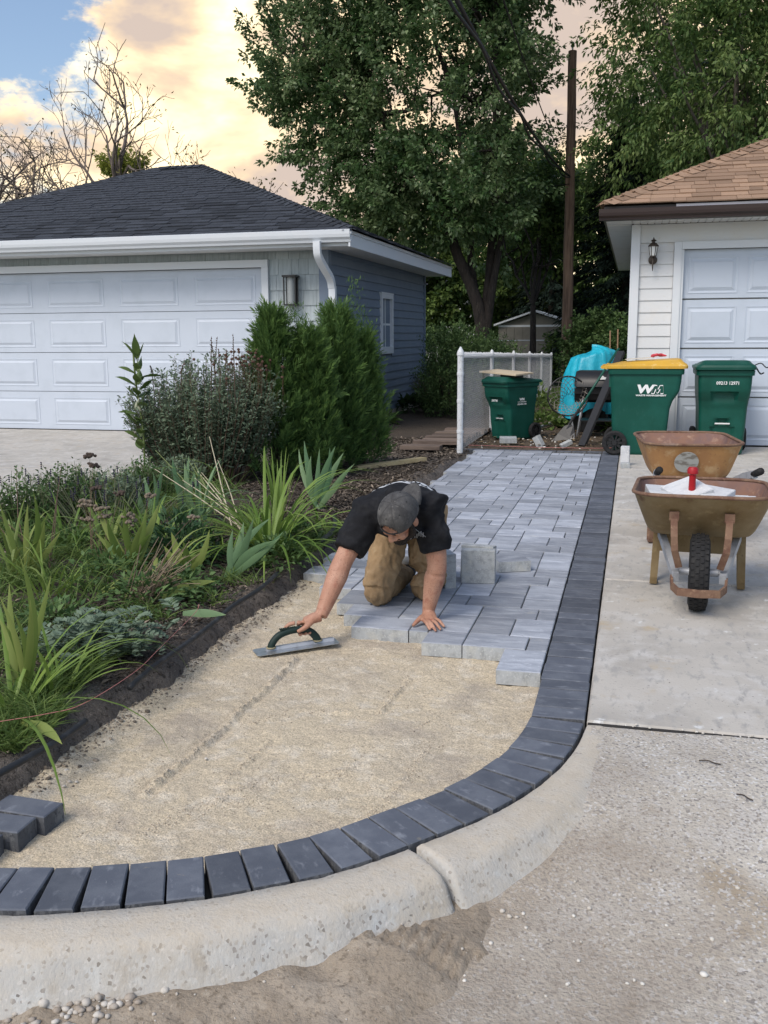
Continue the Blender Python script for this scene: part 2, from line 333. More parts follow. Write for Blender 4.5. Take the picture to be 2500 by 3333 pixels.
# apron / street: one sheet, cut back along the kerb
OUT = [(-.118, 12.1), (-.118, 3.75), (-.122, 3.47), (-.147, 3.27), (-.195, 3.07), (-.27, 2.88), (-.365, 2.71), (-.455, 2.59), (-.55, 2.475), (-.655, 2.355), (-.77, 2.25), (-.895, 2.165), (-1.02, 2.09), (-1.14, 2.032), (-1.26, 1.978), (-1.38, 1.935), (-1.52, 1.90), (-1.75, 1.86), (-2.1, 1.83), (-3.2, 1.8)]
arc = spline(OUT[2:], 400); seg = np.linalg.norm(np.diff(arc, axis=0), axis=1); cum = np.r_[0, np.cumsum(seg)]
def arc_at(s):
    p = np.array([np.interp(s, cum, arc[:, 0]), np.interp(s, cum, arc[:, 1])]); q = np.array([np.interp(s+.01, cum, arc[:, 0]), np.interp(s+.01, cum, arc[:, 1])])
    t = (q-p)/np.linalg.norm(q-p) if s < cum[-1]-.02 else np.array([-1., 0]); return p, np.array([-t[1], t[0]])   # left-hand normal of travel
def outn(n):   # outward = towards the street (right / down)
    return n if (n[0]-n[1]) > 0 else -n
def make_apron():
    xs = np.arange(-4.2, 7.01, .05); ys = np.arange(-2.2, 3.471, .05)
    X, Y = np.meshgrid(xs, ys); Z = apz(X, Y)+(fbm(X, Y, 2.2, 3)-.5)*.014
    V = np.stack([X, Y, Z], -1).reshape(-1, 3); nx, ny = len(xs), len(ys); i = np.arange(nx*ny).reshape(ny, nx)
    Fq = np.stack([i[:-1, :-1], i[:-1, 1:], i[1:, 1:], i[1:, :-1]], -1).reshape(-1, 4)
    yk = np.interp(-V[:, 0], -arc[:, 0], arc[:, 1]); yk = np.where(V[:, 0] > arc[0, 0], 99, yk)   # kerb line
    ok = (V[:, 1] < yk-.03); keep = ok[Fq].all(1)
    return npmesh('street_apron', V, Fq[keep], M_aggr, True)
tag(link('street_apron', make_apron()), kind='structure')

# kerb: swept profile, in two castings with a joint between them
def curb(s0, s1):
    b = MB(); rings = []
    S = np.arange(s0, s1+1e-6, .012)
    for k, s in enumerate(S):
        p, n = arc_at(s); n = outn(n); q = p+n*.18; dpt = -apz(q[0], q[1])+.014
        w = .95+.32*float(ss(.1, .9, s)); jit = (float(vnoise(s*9, 1))-.5)*.012
        prof = [(.006, -.10), (.006, -.010), (.011, -.003), (.055, .0), (.095*w, -.003), (.118*w, -.012), (.132*w, -.16*dpt-.014), (.144*w, -.42*dpt-.010), (.160*w, -.74*dpt), (.175*w, -dpt)]
        if k == 0 or k == len(S)-1: prof = [(o_, z_-.012 if i > 1 else z_) for i, (o_, z_) in enumerate(prof)]
        rings.append([(p[0]+n[0]*(o_+jit*(i > 5)), p[1]+n[1]*(o_+jit*(i > 5)), z_+((float(vnoise(s*14, i*1.7, 1, 4))-.5)*.005+(float(vnoise(s*55, i*3.1, 1, 9))-.5)*.0025)*(i > 1)) for i, (o_, z_) in enumerate(prof)])
    b.loft(rings, cap=True, close=True); return b.build('kerb', M_curb, None, angle=70)
sj = float(cum[np.argmin(np.hypot(arc[:, 0]+.56, arc[:, 1]-2.465))])
for a, c_, lb in ((.0, sj-.006, 'weathered concrete kerb fading into the drive beside the dark border'), (sj+.006, cum[-1]-.05, 'rolled concrete kerb in front of the sand bed with dirt at its foot')):
    tag(curb(a, c_), lb, 'kerb', 'kerb castings')

# dirt swept against the kerb, with a boot print; mesh dips under the concrete at its edge
def dirt_h(X, Y):
    yk = np.interp(-X, -arc[:, 0], arc[:, 1]); d = yk-Y                         # distance in front of kerb
    edge = .055-.10*ss(.25, .9, d)+.02*ss(-.6, -1.4, X)
    right = .10*ss(-.55, .15, X)
    h = (fbm(X, Y, 3.2, 5, 2)-.5)*.085 + (fbm(X, Y, 16, 3, 6)-.5)*.022 + edge*.42 - right
    h = h+.006*(fbm(X, Y, 22, 3, 5)-.5)+.030*np.exp(-((X+.44)/.30)**2-((Y-2.18)/.14)**2)
    # boot tread: ridges across a print about 0.11 x 0.27 m
    c, a = np.array([-.45, 2.17]), R(-14); u = (X-c[0])*math.cos(a)+(Y-c[1])*math.sin(a); v = -(X-c[0])*math.sin(a)+(Y-c[1])*math.cos(a)
    inside = ss(.15, .13, np.abs(u))*ss(.07, .055, np.abs(v)); h = h+inside*(-.008+.008*np.sin(u*2*math.pi/.030+v*22))
    return h
def dz(X, Y): return apz(X, Y)+np.maximum(dirt_h(X, Y), -.012)-.002
tag(link('loose_dirt', grid_mesh('loose_dirt', np.arange(-2.2, .5, .011), np.arange(1.35, 2.75, .011), lambda X, Y: np.where(Y > np.interp(-X, -arc[:, 0], arc[:, 1])-.10, -.32, dz(X, Y)), M_dirt)), 'brown sandy dirt swept along the foot of the kerb', 'dirt', kind='stuff')
def pebble(rng, r):
    b = bmesh.new(); bmesh.ops.create_icosphere(b, subdivisions=1, radius=1)
    s = np.array([1, rng.uniform(.65, 1), rng.uniform(.45, .75)])*r
    V = np.array([v.co[:] for v in b.verts])*(1+rng.uniform(-.14, .14, (len(b.verts), 1)))*s; Fs = np.array([[v.index for v in f.verts] for f in b.faces]); b.free(); return V, Fs
def scatter_stones(name, pts, rad, m, label, rng, kind='stuff', cat='gravel'):
    Vs, Fs, T = [], [], []; k = 0
    for p, r in zip(pts, rad):
        V, f = pebble(rng, r); a = rng.uniform(0, 6.28); c, s = math.cos(a), math.sin(a)
        V = V @ np.array([[c, s, 0], [-s, c, 0], [0, 0, 1]]) + p; Vs.append(V); Fs.append(f+k); k += len(V); T.append(np.full(len(V), rng.random()))
    me = npmesh(name, np.vstack(Vs), np.vstack(Fs), m, True, {'tint': np.concatenate(T)}); return tag(link(name, me), label, cat, kind=kind)
M_peb = mat('pebbles', (.30, .25, .20), .8, attr=(.55, .52, .47), bump=[(60, .3, .01)])
M_chip = mat('white_stone_chips', (.50, .46, .40), .8, attr=(.70, .68, .63))
rng = np.random.default_rng(5)
pts, rad = [], []
for _ in range(170):        # pebble heap at the left of the street
    q = gd(rng.normal(150, 75), rng.normal(2172, 34), -.14); r = rng.uniform(.004, .015)*(1.2 if rng.random() < .2 else 1)
    pts.append((q[0], q[1], float(dz(q[0], q[1]))+r*.3)); rad.append(r)
for _ in range(1500):
    x = rng.uniform(-1.6, 1.4); y = rng.uniform(1.35, 3.3); r = rng.uniform(.0012, .0038)*(1.8 if rng.random() < .06 else 1)
    yk = np.interp(-x, -arc[:, 0], arc[:, 1]) if x < -.12 else 3.4
    if y > yk-.24: continue
    z = max(float(dz(x, y)), float(apz(x, y)))
    pts.append((x, y, z+r*.3)); rad.append(r)
scatter_stones('gravel', pts, rad, M_peb, 'rounded pebbles lying in the dirt at the street edge', rng)
pts, rad = [], []
for _ in range(45):
    q = gd(rng.uniform(20, 1600), rng.uniform(1930, 2180), -.14)
    yk = np.interp(-q[0], -arc[:, 0], arc[:, 1]) if q[0] < -.12 else 3.4
    if q[1] > yk-.24: continue
    r = rng.uniform(.003, .008); pts.append((q[0], q[1], max(float(dz(q[0], q[1])), float(apz(q[0], q[1])))+r*.3)); rad.append(r)
for x, y, r in ((142, 1668, .014), (150, 1690, .009), (138, 1700, .009), (100, 1680, .007), (165, 1690, .007), (600, 1425, .006), (445, 1640, .007), (1520, 2112, .013), (1010, 1962, .007), (1085, 1985, .010), (1100, 1995, .009), (960, 2000, .007), (1130, 1990, .008)):
    z = -.062 if y < 1720 else -.13
    q = gd(x, y, z); pts.append((q[0], q[1], (z if y < 1720 else max(float(dz(q[0], q[1])), float(apz(q[0], q[1]))))+r*.35)); rad.append(r)
for _ in range(110):        # chips in the slab joint and over the yard
    if rng.random() < .3: q = np.array([rng.uniform(.02, 1.0), 3.478+rng.normal(0, .012), -.004]); r = rng.uniform(.003, .007)
    else: q = np.array([rng.uniform(-2, -.15), rng.uniform(12.15, 14.5), 0]); r = rng.uniform(.008, .022)
    pts.append((q[0], q[1], r*.3)); rad.append(r)
scatter_stones('stone_chips', pts, rad, M_chip, 'scattered pale stone chips on the sand, dirt and concrete', rng)

# bedding sand with screed lines
RIDGE = [([(640, 1422), (560, 1500), (470, 1580), (400, 1640), (310, 1712)], .015, .017), ([(885, 1462), (850, 1500), (822, 1535)], .012, .010), ([(760, 1432), (700, 1442), (620, 1452)], .007, .008), ([(480, 1690), (540, 1640), (580, 1600)], .012, .006), ([(700, 1700), (760, 1650)], .014, .004), ([(1010, 1530), (950, 1545), (900, 1570)], .007, .003), ([(420, 1760), (520, 1700), (640, 1670), (760, 1665)], .02, .005), ([(300, 1800), (420, 1740), (560, 1720)], .025, .005), ([(760, 1790), (860, 1700), (930, 1600)], .02, .004), ([(540, 1560), (640, 1530), (760, 1535)], .018, .004)]
RIDGE = [(np.array([gd(*p, -.06)[:2] for p in q]), w, h) for q, w, h in RIDGE]
def segdist(X, Y, poly):
    d = np.full(X.shape, 9.)
    for (x0, y0), (x1, y1) in zip(poly[:-1], poly[1:]):
        vx, vy = x1-x0, y1-y0; t = np.clip(((X-x0)*vx+(Y-y0)*vy)/(vx*vx+vy*vy), 0, 1); d = np.minimum(d, np.hypot(X-x0-t*vx, Y-y0-t*vy))
    return d
def sandz(X, Y):
    z = -.066+(fbm(X, Y, 5, 4, 1)-.5)*.022
    for poly, w, h in RIDGE:
        d = segdist(X, Y, poly+0); k = vnoise(X, Y, 40, 3); z = z+h*np.exp(-(d/w)**2)*(.2+1.3*k)-h*.4*np.exp(-((d-w*1.6)/w)**2)
    z = z+.022*ss(-1.72, -1.95, X+(fbm(X, Y, 9, 3, 9)-.5)*.2)             # crumbs heap against the soil edge
    return z+.005*(vnoise(X, Y, 55, 8)-.5)+.004*(vnoise(X, Y, 90, 2)-.5)
def make_sand():
    xs = np.arange(-2.02, -.2, .0105); ys = np.arange(1.88, 6.4, .0105); X, Y = np.meshgrid(xs, ys); V = np.stack([X, Y, sandz(X, Y)], -1).reshape(-1, 3); nx, ny = len(xs), len(ys); i = np.arange(nx*ny).reshape(ny, nx)
    Fq = np.stack([i[:-1, :-1], i[:-1, 1:], i[1:, 1:], i[1:, :-1]], -1).reshape(-1, 4)
    yk = np.interp(-V[:, 0], -arc[:, 0], arc[:, 1]); ok = (V[:, 1] > yk+.06) & (V[:, 0] < -.2); return npmesh('sand_bed', V, Fq[ok[Fq].all(1)], M_sand, True)
tag(link('sand_bed', make_sand()), kind='structure')
# dark crumbs of soil fallen on the sand
pts, rad = [], []
gpts, grad = [], []
for poly, wd_, hh_ in RIDGE:      # coarse grains dragged into the screed lines
    for _ in range(int(330*np.linalg.norm(poly[-1]-poly[0])*wd_/.014)):
        k = rng.integers(0, len(poly)-1); q = poly[k]+(poly[k+1]-poly[k])*rng.random()+rng.normal(0, wd_*.7, 2); r = rng.uniform(.0015, .0042); gpts.append((q[0], q[1], r*.1)); grad.append(r)
for _ in range(1100):
    y = rng.uniform(2.55, 5.4); x = -1.93+abs(rng.normal(0, .055)); r = rng.uniform(.002, .007)*(1 if rng.random() < .9 else 2)
    pts.append((x, y, r*.2)); rad.append(r)
for _ in range(150):
    y = rng.uniform(2.4, 5.0); x = rng.uniform(-1.9, -.5); yk = np.interp(-x, -arc[:, 0], arc[:, 1])
    if y < yk+.25 or y > 4: continue
    r = rng.uniform(.0015, .004); pts.append((x, y, r*.2)); rad.append(r)
for _ in range(1500):
    x = rng.uniform(-1.9, -.4); y = rng.uniform(2.2, 4.6); yk = np.interp(-x, -arc[:, 0], arc[:, 1])
    if y > yk+.24 and float(vnoise(x, y, 6, 4)) > .45: r = rng.uniform(.001, .0028); gpts.append((x, y, r*.2)); grad.append(r)
def on_sand(p): A = np.array(p); A[:, 2] += sandz(A[:, 0], A[:, 1]); return A
gpts, pts = on_sand(gpts), on_sand(pts)
scatter_stones('sand_grains', gpts, grad, mat('coarse_sand_grain', (.28, .235, .18), .95, attr=(.66, .58, .46)), 'coarse grains dragged up along the screed lines in the sand', rng, cat='sand')
M_crumb = mat('soil_crumbs', (.10, .084, .07), .95, attr=(.34, .285, .22))
scatter_stones('soil_crumbs', pts, rad, M_crumb, 'crumbs of dark soil fallen from the bed edge onto the sand', rng, cat='soil')

# yard beyond, lawn
tag(link('side_yard', grid_mesh('side_yard', np.arange(-4.19, -1.99, .07), np.arange(13.0, 21.6, .07), lambda X, Y: .004+(fbm(X, Y, 2.5, 4)-.5)*.05, M_bed)), kind='structure')
tag(link('yard', grid_mesh('yard', np.arange(-2.03, -.05, .09), np.arange(12.16, 20.2, .09), lambda X, Y: -.012+(fbm(X, Y, 1.8, 4)-.5)*.05-.03*ss(12.3, 12.16, Y), M_yard)), kind='structure')
tag(link('lawn', grid_mesh('lawn', np.arange(-45, 45.1, 1.5), np.arange(20, 95, 1.5), lambda X, Y: -.015+(fbm(X, Y, .3, 3)-.5)*.12, M_lawn)), kind='structure')

# raised planting bed with a cut soil face towards the sand
def bedz(X, Y): return .045+(fbm(X, Y, 1.6, 3, 3)-.5)*.05+(fbm(X, Y, 9, 3, 4)-.5)*.025+.04*ss(-2.3, -3.6, X)*ss(12, 9, Y)-.055*ss(10.0, 11.5, Y)
def edgex(Y): return -1.945+(fbm(Y, Y*0+2, 2.5, 3)-.5)*.07+(vnoise(Y, Y*0, 14, 2)-.5)*.03
def make_bed():
    ys = np.arange(1.6, 13.3, .03); us = np.r_[np.array([0, .006, .014, .03]), np.linspace(.06, 1, 70)]
    U, Yg = np.meshgrid(us, ys); ex = edgex(Yg); lx = -4.78; X = ex+(lx-ex)*U
    Z = bedz(X, Yg); lowered = np.stack([Z[:, 0]-.13, Z[:, 1]-.06+0*Z[:, 1], Z[:, 2]-.012], 1)
    X[:, 0] += .055+.02*vnoise(Yg[:, 0], Yg[:, 0]*0, 16, 6); X[:, 1] += .028+.035*(vnoise(Yg[:, 0], Yg[:, 0]*0, 22, 9)-.3); X[:, 2] += .02*(vnoise(Yg[:, 0], Yg[:, 0]*0, 30, 5)-.3)
    Z[:, :3] = lowered; Z[:, 0] = np.where(ys < 6.4, -.11, -.07)
    V = np.stack([X, Yg, Z], -1).reshape(-1, 3); nx, ny = len(us), len(ys); i = np.arange(nx*ny).reshape(ny, nx)
    Fq = np.stack([i[:-1, :-1], i[1:, :-1], i[1:, 1:], i[:-1, 1:]], -1).reshape(-1, 4); me = npmesh('planting_bed', V, Fq, M_bed, True)
    me.materials.append(M_soil); mi = np.zeros(len(Fq), np.int32).reshape(ny-1, nx-1); mi[:, :4] = 1; me.polygons.foreach_set('material_index', mi.ravel()); return me
tag(link('planting_bed', make_bed()), kind='structure')
# ================================================================ PAVING
def pav_extra(N, L, cur, vec): return cur
M_pav = mat('blue_grey_paver', (.345, .37, .415), .78, spec=.3, noise=[(8, (.25, .272, .315), .44, .62, 4, (.45, 1.5, 1)), (13, (.46, .49, .54), .53, .70, 5, (.40, 1.4, 1)), (34, (.50, .525, .57), .62, .74, 4, (.5, 1.3, 1)), (5, (.56, .55, .50), .66, .80, 4), (150, (.24, .26, .30), .60, .72, 2)], bump=[(40, .35, .003, (.3, 1.6, 1)), (200, .35, .0015)], rnd=.27)
M_pavs = mat('paver_side_concrete', (.40, .42, .43), .9, spec=.2, noise=[(30, (.30, .315, .32), .45, .62, 5, (1, 1, .5)), (120, (.52, .535, .53), .56, .68, 4), (12, (.46, .465, .44), .52, .7, 4)], bump=[(90, .7, .004), (260, .5, .002)])
M_bor = mat('charcoal_paver', (.090, .101, .125), .72, spec=.3, noise=[(9, (.122, .135, .160), .42, .62, 6), (28, (.20, .215, .245), .58, .74, 6, (1, .5, 1)), (70, (.30, .31, .33), .70, .78, 4, (1.3, .5, 1)), (14, (.24, .215, .16), .69, .80, 5)], bump=[(160, .4, .0015), (40, .25, .002)], rnd=.2)
M_bors = mat('charcoal_paver_side', (.085, .09, .10), .9, noise=[(30, (.17, .175, .18), .48, .62, 5, (1, 1, .3)), (90, (.055, .058, .065), .55, .66, 4)], bump=[(90, .7, .004)])
M_jnt = mat('joint_sand', (.09, .083, .072), .95)
U = .098; PX0 = -.331; PY0 = 3.972; TH = .066; GAP = .0028
_pc = {}
def paver_mesh(w, d, ms=(None, None), th=TH, nm='paver'):
    k = (round(w, 4), round(d, 4), ms[0].name, th)
    if k not in _pc:
        b = MB(); b.cbox(-w/2, w/2, -d/2, d/2, -th, 0, .0035); me = b.mesh(nm, ms[0]); me.materials.append(ms[1])
        for p in me.polygons:
            c = sum((Vector(me.vertices[i].co) for i in p.vertices), Vector())/len(p.vertices); p.material_index = 0 if c.z > -.006 else 1
        _pc[k] = me
    return _pc[k]
path = MB(); path.box(-2.02, PX0+.001, 5.95, 12.06, -.09, -.045); path.box(-1.45, PX0+.001, 4.95, 5.95, -.09, -.047); path.box(-.90, PX0+.001, 4.35, 4.95, -.09, -.047)
path = tag(path.build('paver_path', M_jnt), kind='structure')
prng = random.Random(4)
def put(x, y, w, d):
    """x,y: right-front corner in units; w,d in units"""
    cx = PX0-(x+w/2)*U; cy = PY0+(y+d/2)*U
    o = link('paver', paver_mesh(w*U-2*GAP, d*U-2*GAP, (M_pav, M_pavs)), path, (cx+prng.uniform(-.0008, .0008), cy+prng.uniform(-.0008, .0008), prng.uniform(-.0016, .0016)), (prng.uniform(-.004, .004), prng.uniform(-.004, .004), prng.uniform(-.004, .004)+(math.pi if prng.random() < .5 else 0)))
YEND = (12.0-PY0)/U
def rowA(c, y, pieces, front=-9):
    x = c
    for w in pieces:
        if y+2 <= YEND+.01: put(x, y, w, 2)
        x += w
def rowC(c, y, skip=()):
    if y+3 > YEND+.01: return
    if 0 not in skip: put(c, y, 2, 3)
    if 1 not in skip:
        if prng.random() < .5: put(c+2, y, 2, 1); put(c+2, y+1, 2, 2)
        else: put(c+2, y, 2, 2); put(c+2, y+2, 2, 1)
    if 2 not in skip: put(c+4, y, 2, 3)
# column 1 (next to the border)
y = 0; rowC(0, y, skip=(1, 2)); y = 3; seq = ['A', 'C', 'A', 'B', 'C', 'A', 'B', 'C', 'B', 'A', 'C', 'A', 'B', 'C', 'B', 'A', 'C', 'A', 'C', 'B', 'A', 'C', 'A', 'B', 'C', 'A', 'B', 'C', 'A', 'B', 'C', 'A', 'B', 'C', 'B', 'C', 'A', 'C', 'B', 'A']
for q in seq:
    if y > YEND: break
    if q == 'C': rowC(0, y); y += 3
    else: rowA(0, y, (1, 3, 2) if q == 'A' else (2, 3, 1)); y += 2
# column 2: stepped front
y = 4.72; put(6, y, 1, 2); put(7, y, 3, 2); y += 2; put(6, y, 2, 2); put(8, y, 3, 2); y += 2; rowC(6, y); y += 3
for q in ['A', 'B', 'C', 'B', 'A', 'C', 'A', 'B', 'C', 'A', 'C', 'B', 'A', 'C', 'B', 'A', 'C', 'A', 'B', 'C', 'A', 'B', 'C', 'A', 'C', 'B', 'A', 'B', 'C', 'A', 'B', 'C', 'A', 'B']:
    if y > YEND: break
    if q == 'C': rowC(6, y); y += 3
    else: rowA(6, y, (1, 3, 2) if q == 'A' else (2, 3, 1)); y += 2
# column 3: ragged left edge against the bed
y = 11.75; put(12, y, 2, 3); y = 14.75
k = 0; put(12, 14.75, 1, 2); put(13, 14.75, 3, 2); y = 16.75; put(12, y, 2, 2); put(14, y, 1.6, 2); y = 18.75
while y+3 < YEND:
    k = prng.choice((0, 1, 2, 3))
    if k == 0: put(12, y, 2, 2); put(14, y, 2, 2); y += 2
    elif k == 1: put(12, y, 1, 2); put(13, y, 3, 2); y += 2
    elif k == 2: put(12, y, 2, 3); put(14, y, 1.55, 2); put(14, y+2, 2, 1); y += 3
    else: put(12, y, 3, 2); put(15, y, .55, 2); y += 2
# closing course at the far end
x = PX0
while x > -2.0:
    w = prng.uniform(.155, .2)
    o = link('paver', paver_mesh(.175, .09, (M_bor, M_bors)), path, (x-.09, 12.052, -.001), (0, 0, 0)); x -= .182

# charcoal border: soldier course straight then round the kerb
bord = MB(); pr = []
for s in np.linspace(0, cum[-1]-.9, 90):
    p, n = arc_at(s); n = outn(n); pr.append((p, n))
bord.loft([[(p[0]-n[0]*.006, p[1]-n[1]*.006, -.055), (p[0]-n[0]*.20, p[1]-n[1]*.20, -.055), (p[0]-n[0]*.20, p[1]-n[1]*.20, -.10), (p[0]-n[0]*.006, p[1]-n[1]*.006, -.10)] for p, n in pr])
bord.box(-.323, -.125, 3.47, 12.1, -.1, -.055); bord = tag(bord.build('paver_border', M_jnt), kind='structure')
BL, BW = .198, .0965
ym = 3.50
while ym < 12.1:
    link('border_paver', paver_mesh(BW, BL, (M_bor, M_bors), .064), bord, (-.226+prng.uniform(-.002, .002), ym+BW/2, prng.uniform(-.0015, .0015)), (prng.uniform(-.006, .006), prng.uniform(-.006, .006), math.pi/2+prng.uniform(-.008, .008))); ym += BW+.005
s = .055
while s < cum[-1]-1.05:
    p, n = arc_at(s); n = outn(n); c = p-n*(.105+prng.uniform(-.002, .002)); a = math.atan2(n[1], n[0])
    link('border_paver', paver_mesh(BW, BL, (M_bor, M_bors), .064), bord, (c[0], c[1], prng.uniform(-.002, .002)), (prng.uniform(-.008, .008), prng.uniform(-.008, .008), a-math.pi/2+prng.uniform(-.012, .012)))
    # inner edges touch: step by arc length scaled for curvature
    p2, n2 = arc_at(s+.1); n2 = outn(n2); ri = np.linalg.norm((p2-n2*.2)-(p-n*.2)); s += .1*(BW+.004)/max(ri, .05)
# row of charcoal pavers lying loose at the left edge of the sand
lr = empty('loose_paver_row') if False else None
for i, (x, y, rz) in enumerate(((-1.765, 2.415, -.05), (-1.79, 2.308, .02), (-1.825, 2.195, .03), (-1.865, 2.09, -.02))):
    o = link('charcoal_paver', paver_mesh(BL, BW, (M_bor, M_bors), .064), None, (x, y, .0), (0, 0, rz))
    tag(o, ['charcoal paver in the loose row by the soil edge, farthest from the kerb', 'charcoal paver in the loose row, second from the soil edge', 'charcoal paver in the loose row, third from the soil edge', 'charcoal paver in the loose row touching the kerb border'][i], 'paver', 'loose charcoal pavers on the sand')
# loose pavers standing and lying on the finished part
def loose(name, loc, rot, w, d, label, cat='paver', ms=None, th=.066):
    o = link(name, paver_mesh(w, d, ms or (M_pavs, M_pavs), th), None, loc, rot); return tag(o, label, cat, 'spare pavers on the path')
loose('paver_block', (-.825, 5.40, .0985), (R(90), 0, R(6)), .196, .196, 'square grey paver standing on edge beside the kneeling man', ms=(M_pavs, M_pavs))
loose('paver_block', (-.85, 5.60, .215), (R(93), R(2), R(-4)), .196, .03, 'pale broken paver slip behind the standing square paver', th=.03) if False else None
loose('paver_block', (-.845, 5.475, .105), (R(86), 0, R(-9)), .196, .205, 'grey paver standing on edge, hidden behind the front square one')
loose('paver_block', (-.69, 5.82, .068), (0, 0, R(24)), .20, .20, 'grey paver lying flat on the path behind the standing one', ms=(M_pav, M_pavs))
loose('paver_block', (-1.035, 5.33, .099), (R(90), 0, R(-62)), .196, .196, 'grey paver on edge half hidden behind the planted arm')
# ================================================================ BUILDINGS
M_blue = mat('slate_blue_vinyl', (.165, .210, .280), .55, spec=.35, coord='World', noise=[(3, (.18, .226, .295), .45, .6, 3), (40, (.15, .195, .262), .55, .7, 3, (1, .06, 1))], rnd=.03)
M_shake = mat('grey_shake', (.42, .475, .495), .6, noise=[(30, (.33, .38, .40), .45, .68, 4, (1.5, 1, .08))], bump=[(50, .4, .003, (1.5, 1, .06))], rnd=.07)
M_white = mat('white_paint', (.66, .695, .73), .5, coord='World', noise=[(2, (.68, .70, .73), .5, .7, 4)])
M_whitev = mat('white_vinyl_siding', (.66, .675, .685), .5, coord='World', noise=[(3, (.67, .665, .645), .5, .7, 4), (25, (.62, .62, .60), .62, .75, 3)])
M_door = mat('garage_door_white', (.53, .585, .665), .5, coord='World', noise=[(3, (.50, .555, .63), .5, .7, 3)], bump=[(90, .12, .001, (.3, 1, 3))])
M_door2 = mat('garage_door_blue_white', (.52, .58, .67), .5, coord='World', noise=[(3, (.49, .55, .635), .5, .7, 3)], bump=[(90, .12, .001, (.3, 1, 3))])
M_shin = mat('charcoal_asphalt_shingle', (.028, .032, .040), .9, spec=.25, noise=[(25, (.052, .058, .070), .45, .65, 3), (200, (.075, .082, .095), .6, .7, 2)], rnd=.35)
M_tan = mat('tan_asphalt_shingle', (.30, .20, .135), .9, spec=.2, noise=[(25, (.25, .16, .11), .45, .65, 3), (200, (.40, .29, .20), .6, .7, 2)], rnd=.26)
M_deck = mat('roof_underlay', (.03, .032, .036), .95)
M_deck2 = mat('roof_underlay_brown', (.12, .075, .05), .95)
M_brown = mat('dark_brown_metal', (.040, .026, .024), .4, spec=.5)
M_black = mat('black_metal', (.012, .012, .013), .45, spec=.5)
M_guard = mat('silver_gutter_guard', (.55, .57, .62), .35, metal=.7, bump=[(220, .5, .004)])
M_glassd = mat('dark_window_glass', (.05, .045, .04), .12, spec=.6)
M_blind = mat('woven_blind', (.30, .22, .15), .9, noise=[(60, (.16, .11, .075), .5, .6, 3)])
M_frost = mat('frosted_lamp_glass', (.30, .325, .33), .3, spec=.5)
M_bronze = mat('aged_bronze', (.075, .060, .050), .5, metal=.4)
M_soff = mat('vinyl_soffit', (.62, .63, .62), .6, coord='World', noise=[(2, (.55, .55, .53), .5, .7, 4)], bump=[(30, .3, .004, (.01, 1, 1))])

def wedge_board(x0, x1, z0, z1, proud, back=.002):
    """lap board on a wall facing -Y in local space: x along, y out(-), z up"""
    b = MB(); V = []
    for x in (x0, x1): V += [(x, 0, z0), (x, -proud, z0), (x, -proud, z0+.006), (x, -back, z1), (x, 0, z1)]
    return b.add(V, [(0, 1, 2, 3, 4), (9, 8, 7, 6, 5)]+[(i, (i+1) % 5+0, (i+1) % 5+5, i+5) for i in range(5)])
def raised(b, x0, x1, z0, z1, y=0, mo=.03, out=.012):
    """embossed door panel proud of plane y (facing -Y): groove then raised field"""
    R4 = lambda m, yy: [(x0+m, yy, z0+m), (x1-m, yy, z0+m), (x1-m, yy, z1-m), (x0+m, yy, z1-m)]
    b.loft([R4(0, y+.001), R4(0, y-out*.35), R4(.010, y-out*.35), R4(.022, y+.0), R4(.034, y+.0), R4(.034+mo, y-out), R4(.034+mo+.001, y-out)], cap=False)
    r = R4(.034+mo, y-out); n = len(b.v); b.add(r, [(0, 1, 2, 3)])
# ---- shingles on a slope
_sh = {}
def shingle_mesh(m):
    if m.name not in _sh:
        b = MB(); th = .014; V = []
        for x in (0, 1): V += [(x, 0, 0), (x, 0, th), (x, 1.0, .004), (x, 1.0, 0)]
        b.add(V, [(0, 1, 2, 3), (7, 6, 5, 4), (0, 4, 5, 1), (1, 5, 6, 2), (2, 6, 7, 3), (3, 7, 4, 0)]); _sh[m.name] = b.mesh('shingle', m)
    return _sh[m.name]
def slope_shingles(roof, org, ux, vx, width, spans, m, expo=.145, nobj=150, tab=(.16, .32), seed=1, vis=lambda p: True, weight=None):
    """org: eave left corner; ux unit along the eave; vx unit up the slope; spans(v)->(u0,u1)"""
    rg = random.Random(seed); org, ux, vx = Vector(org), Vector(ux).normalized(), Vector(vx).normalized(); nz = ux.cross(vx).normalized(); rows = []
    v = -.02; vmax = width
    while v < vmax:
        u0, u1 = spans(v); u = u0+rg.uniform(-.2, 0)
        while u < u1:
            w = rg.uniform(*tab); a, c = max(u, u0), min(u+w, u1)
            if c-a > .02:
                p = org+ux*a+vx*v; thick = rg.choice((0, .004, .007))
                rows.append((p+nz*thick, c-a-.004, expo*1.06))
            u += w
        v += expo
    cp = Vector((0, 0, CH)); rows.sort(key=lambda r: ((r[0]-cp).length if vis(r[0]) else 999))
    Mx = Matrix((ux, vx, nz)).transposed().to_4x4(); rest = MB()
    base = shingle_mesh(m)
    for i, (p, w, d) in enumerate(rows):
        if i < nobj and vis(p):
            o = link('shingle', base, roof); o.matrix_local = Matrix.Translation(p) @ Mx @ Matrix.Diagonal((w, d, 1, 1))
        else:
            rest.add([p+ux*(q.co.x*w)+vx*(q.co.y*d)+nz*q.co.z for q in base.vertices], [tuple(f.vertices) for f in base.polygons])
    if rest.v: tag(rest.build('shingles', m, roof), kind='stuff')
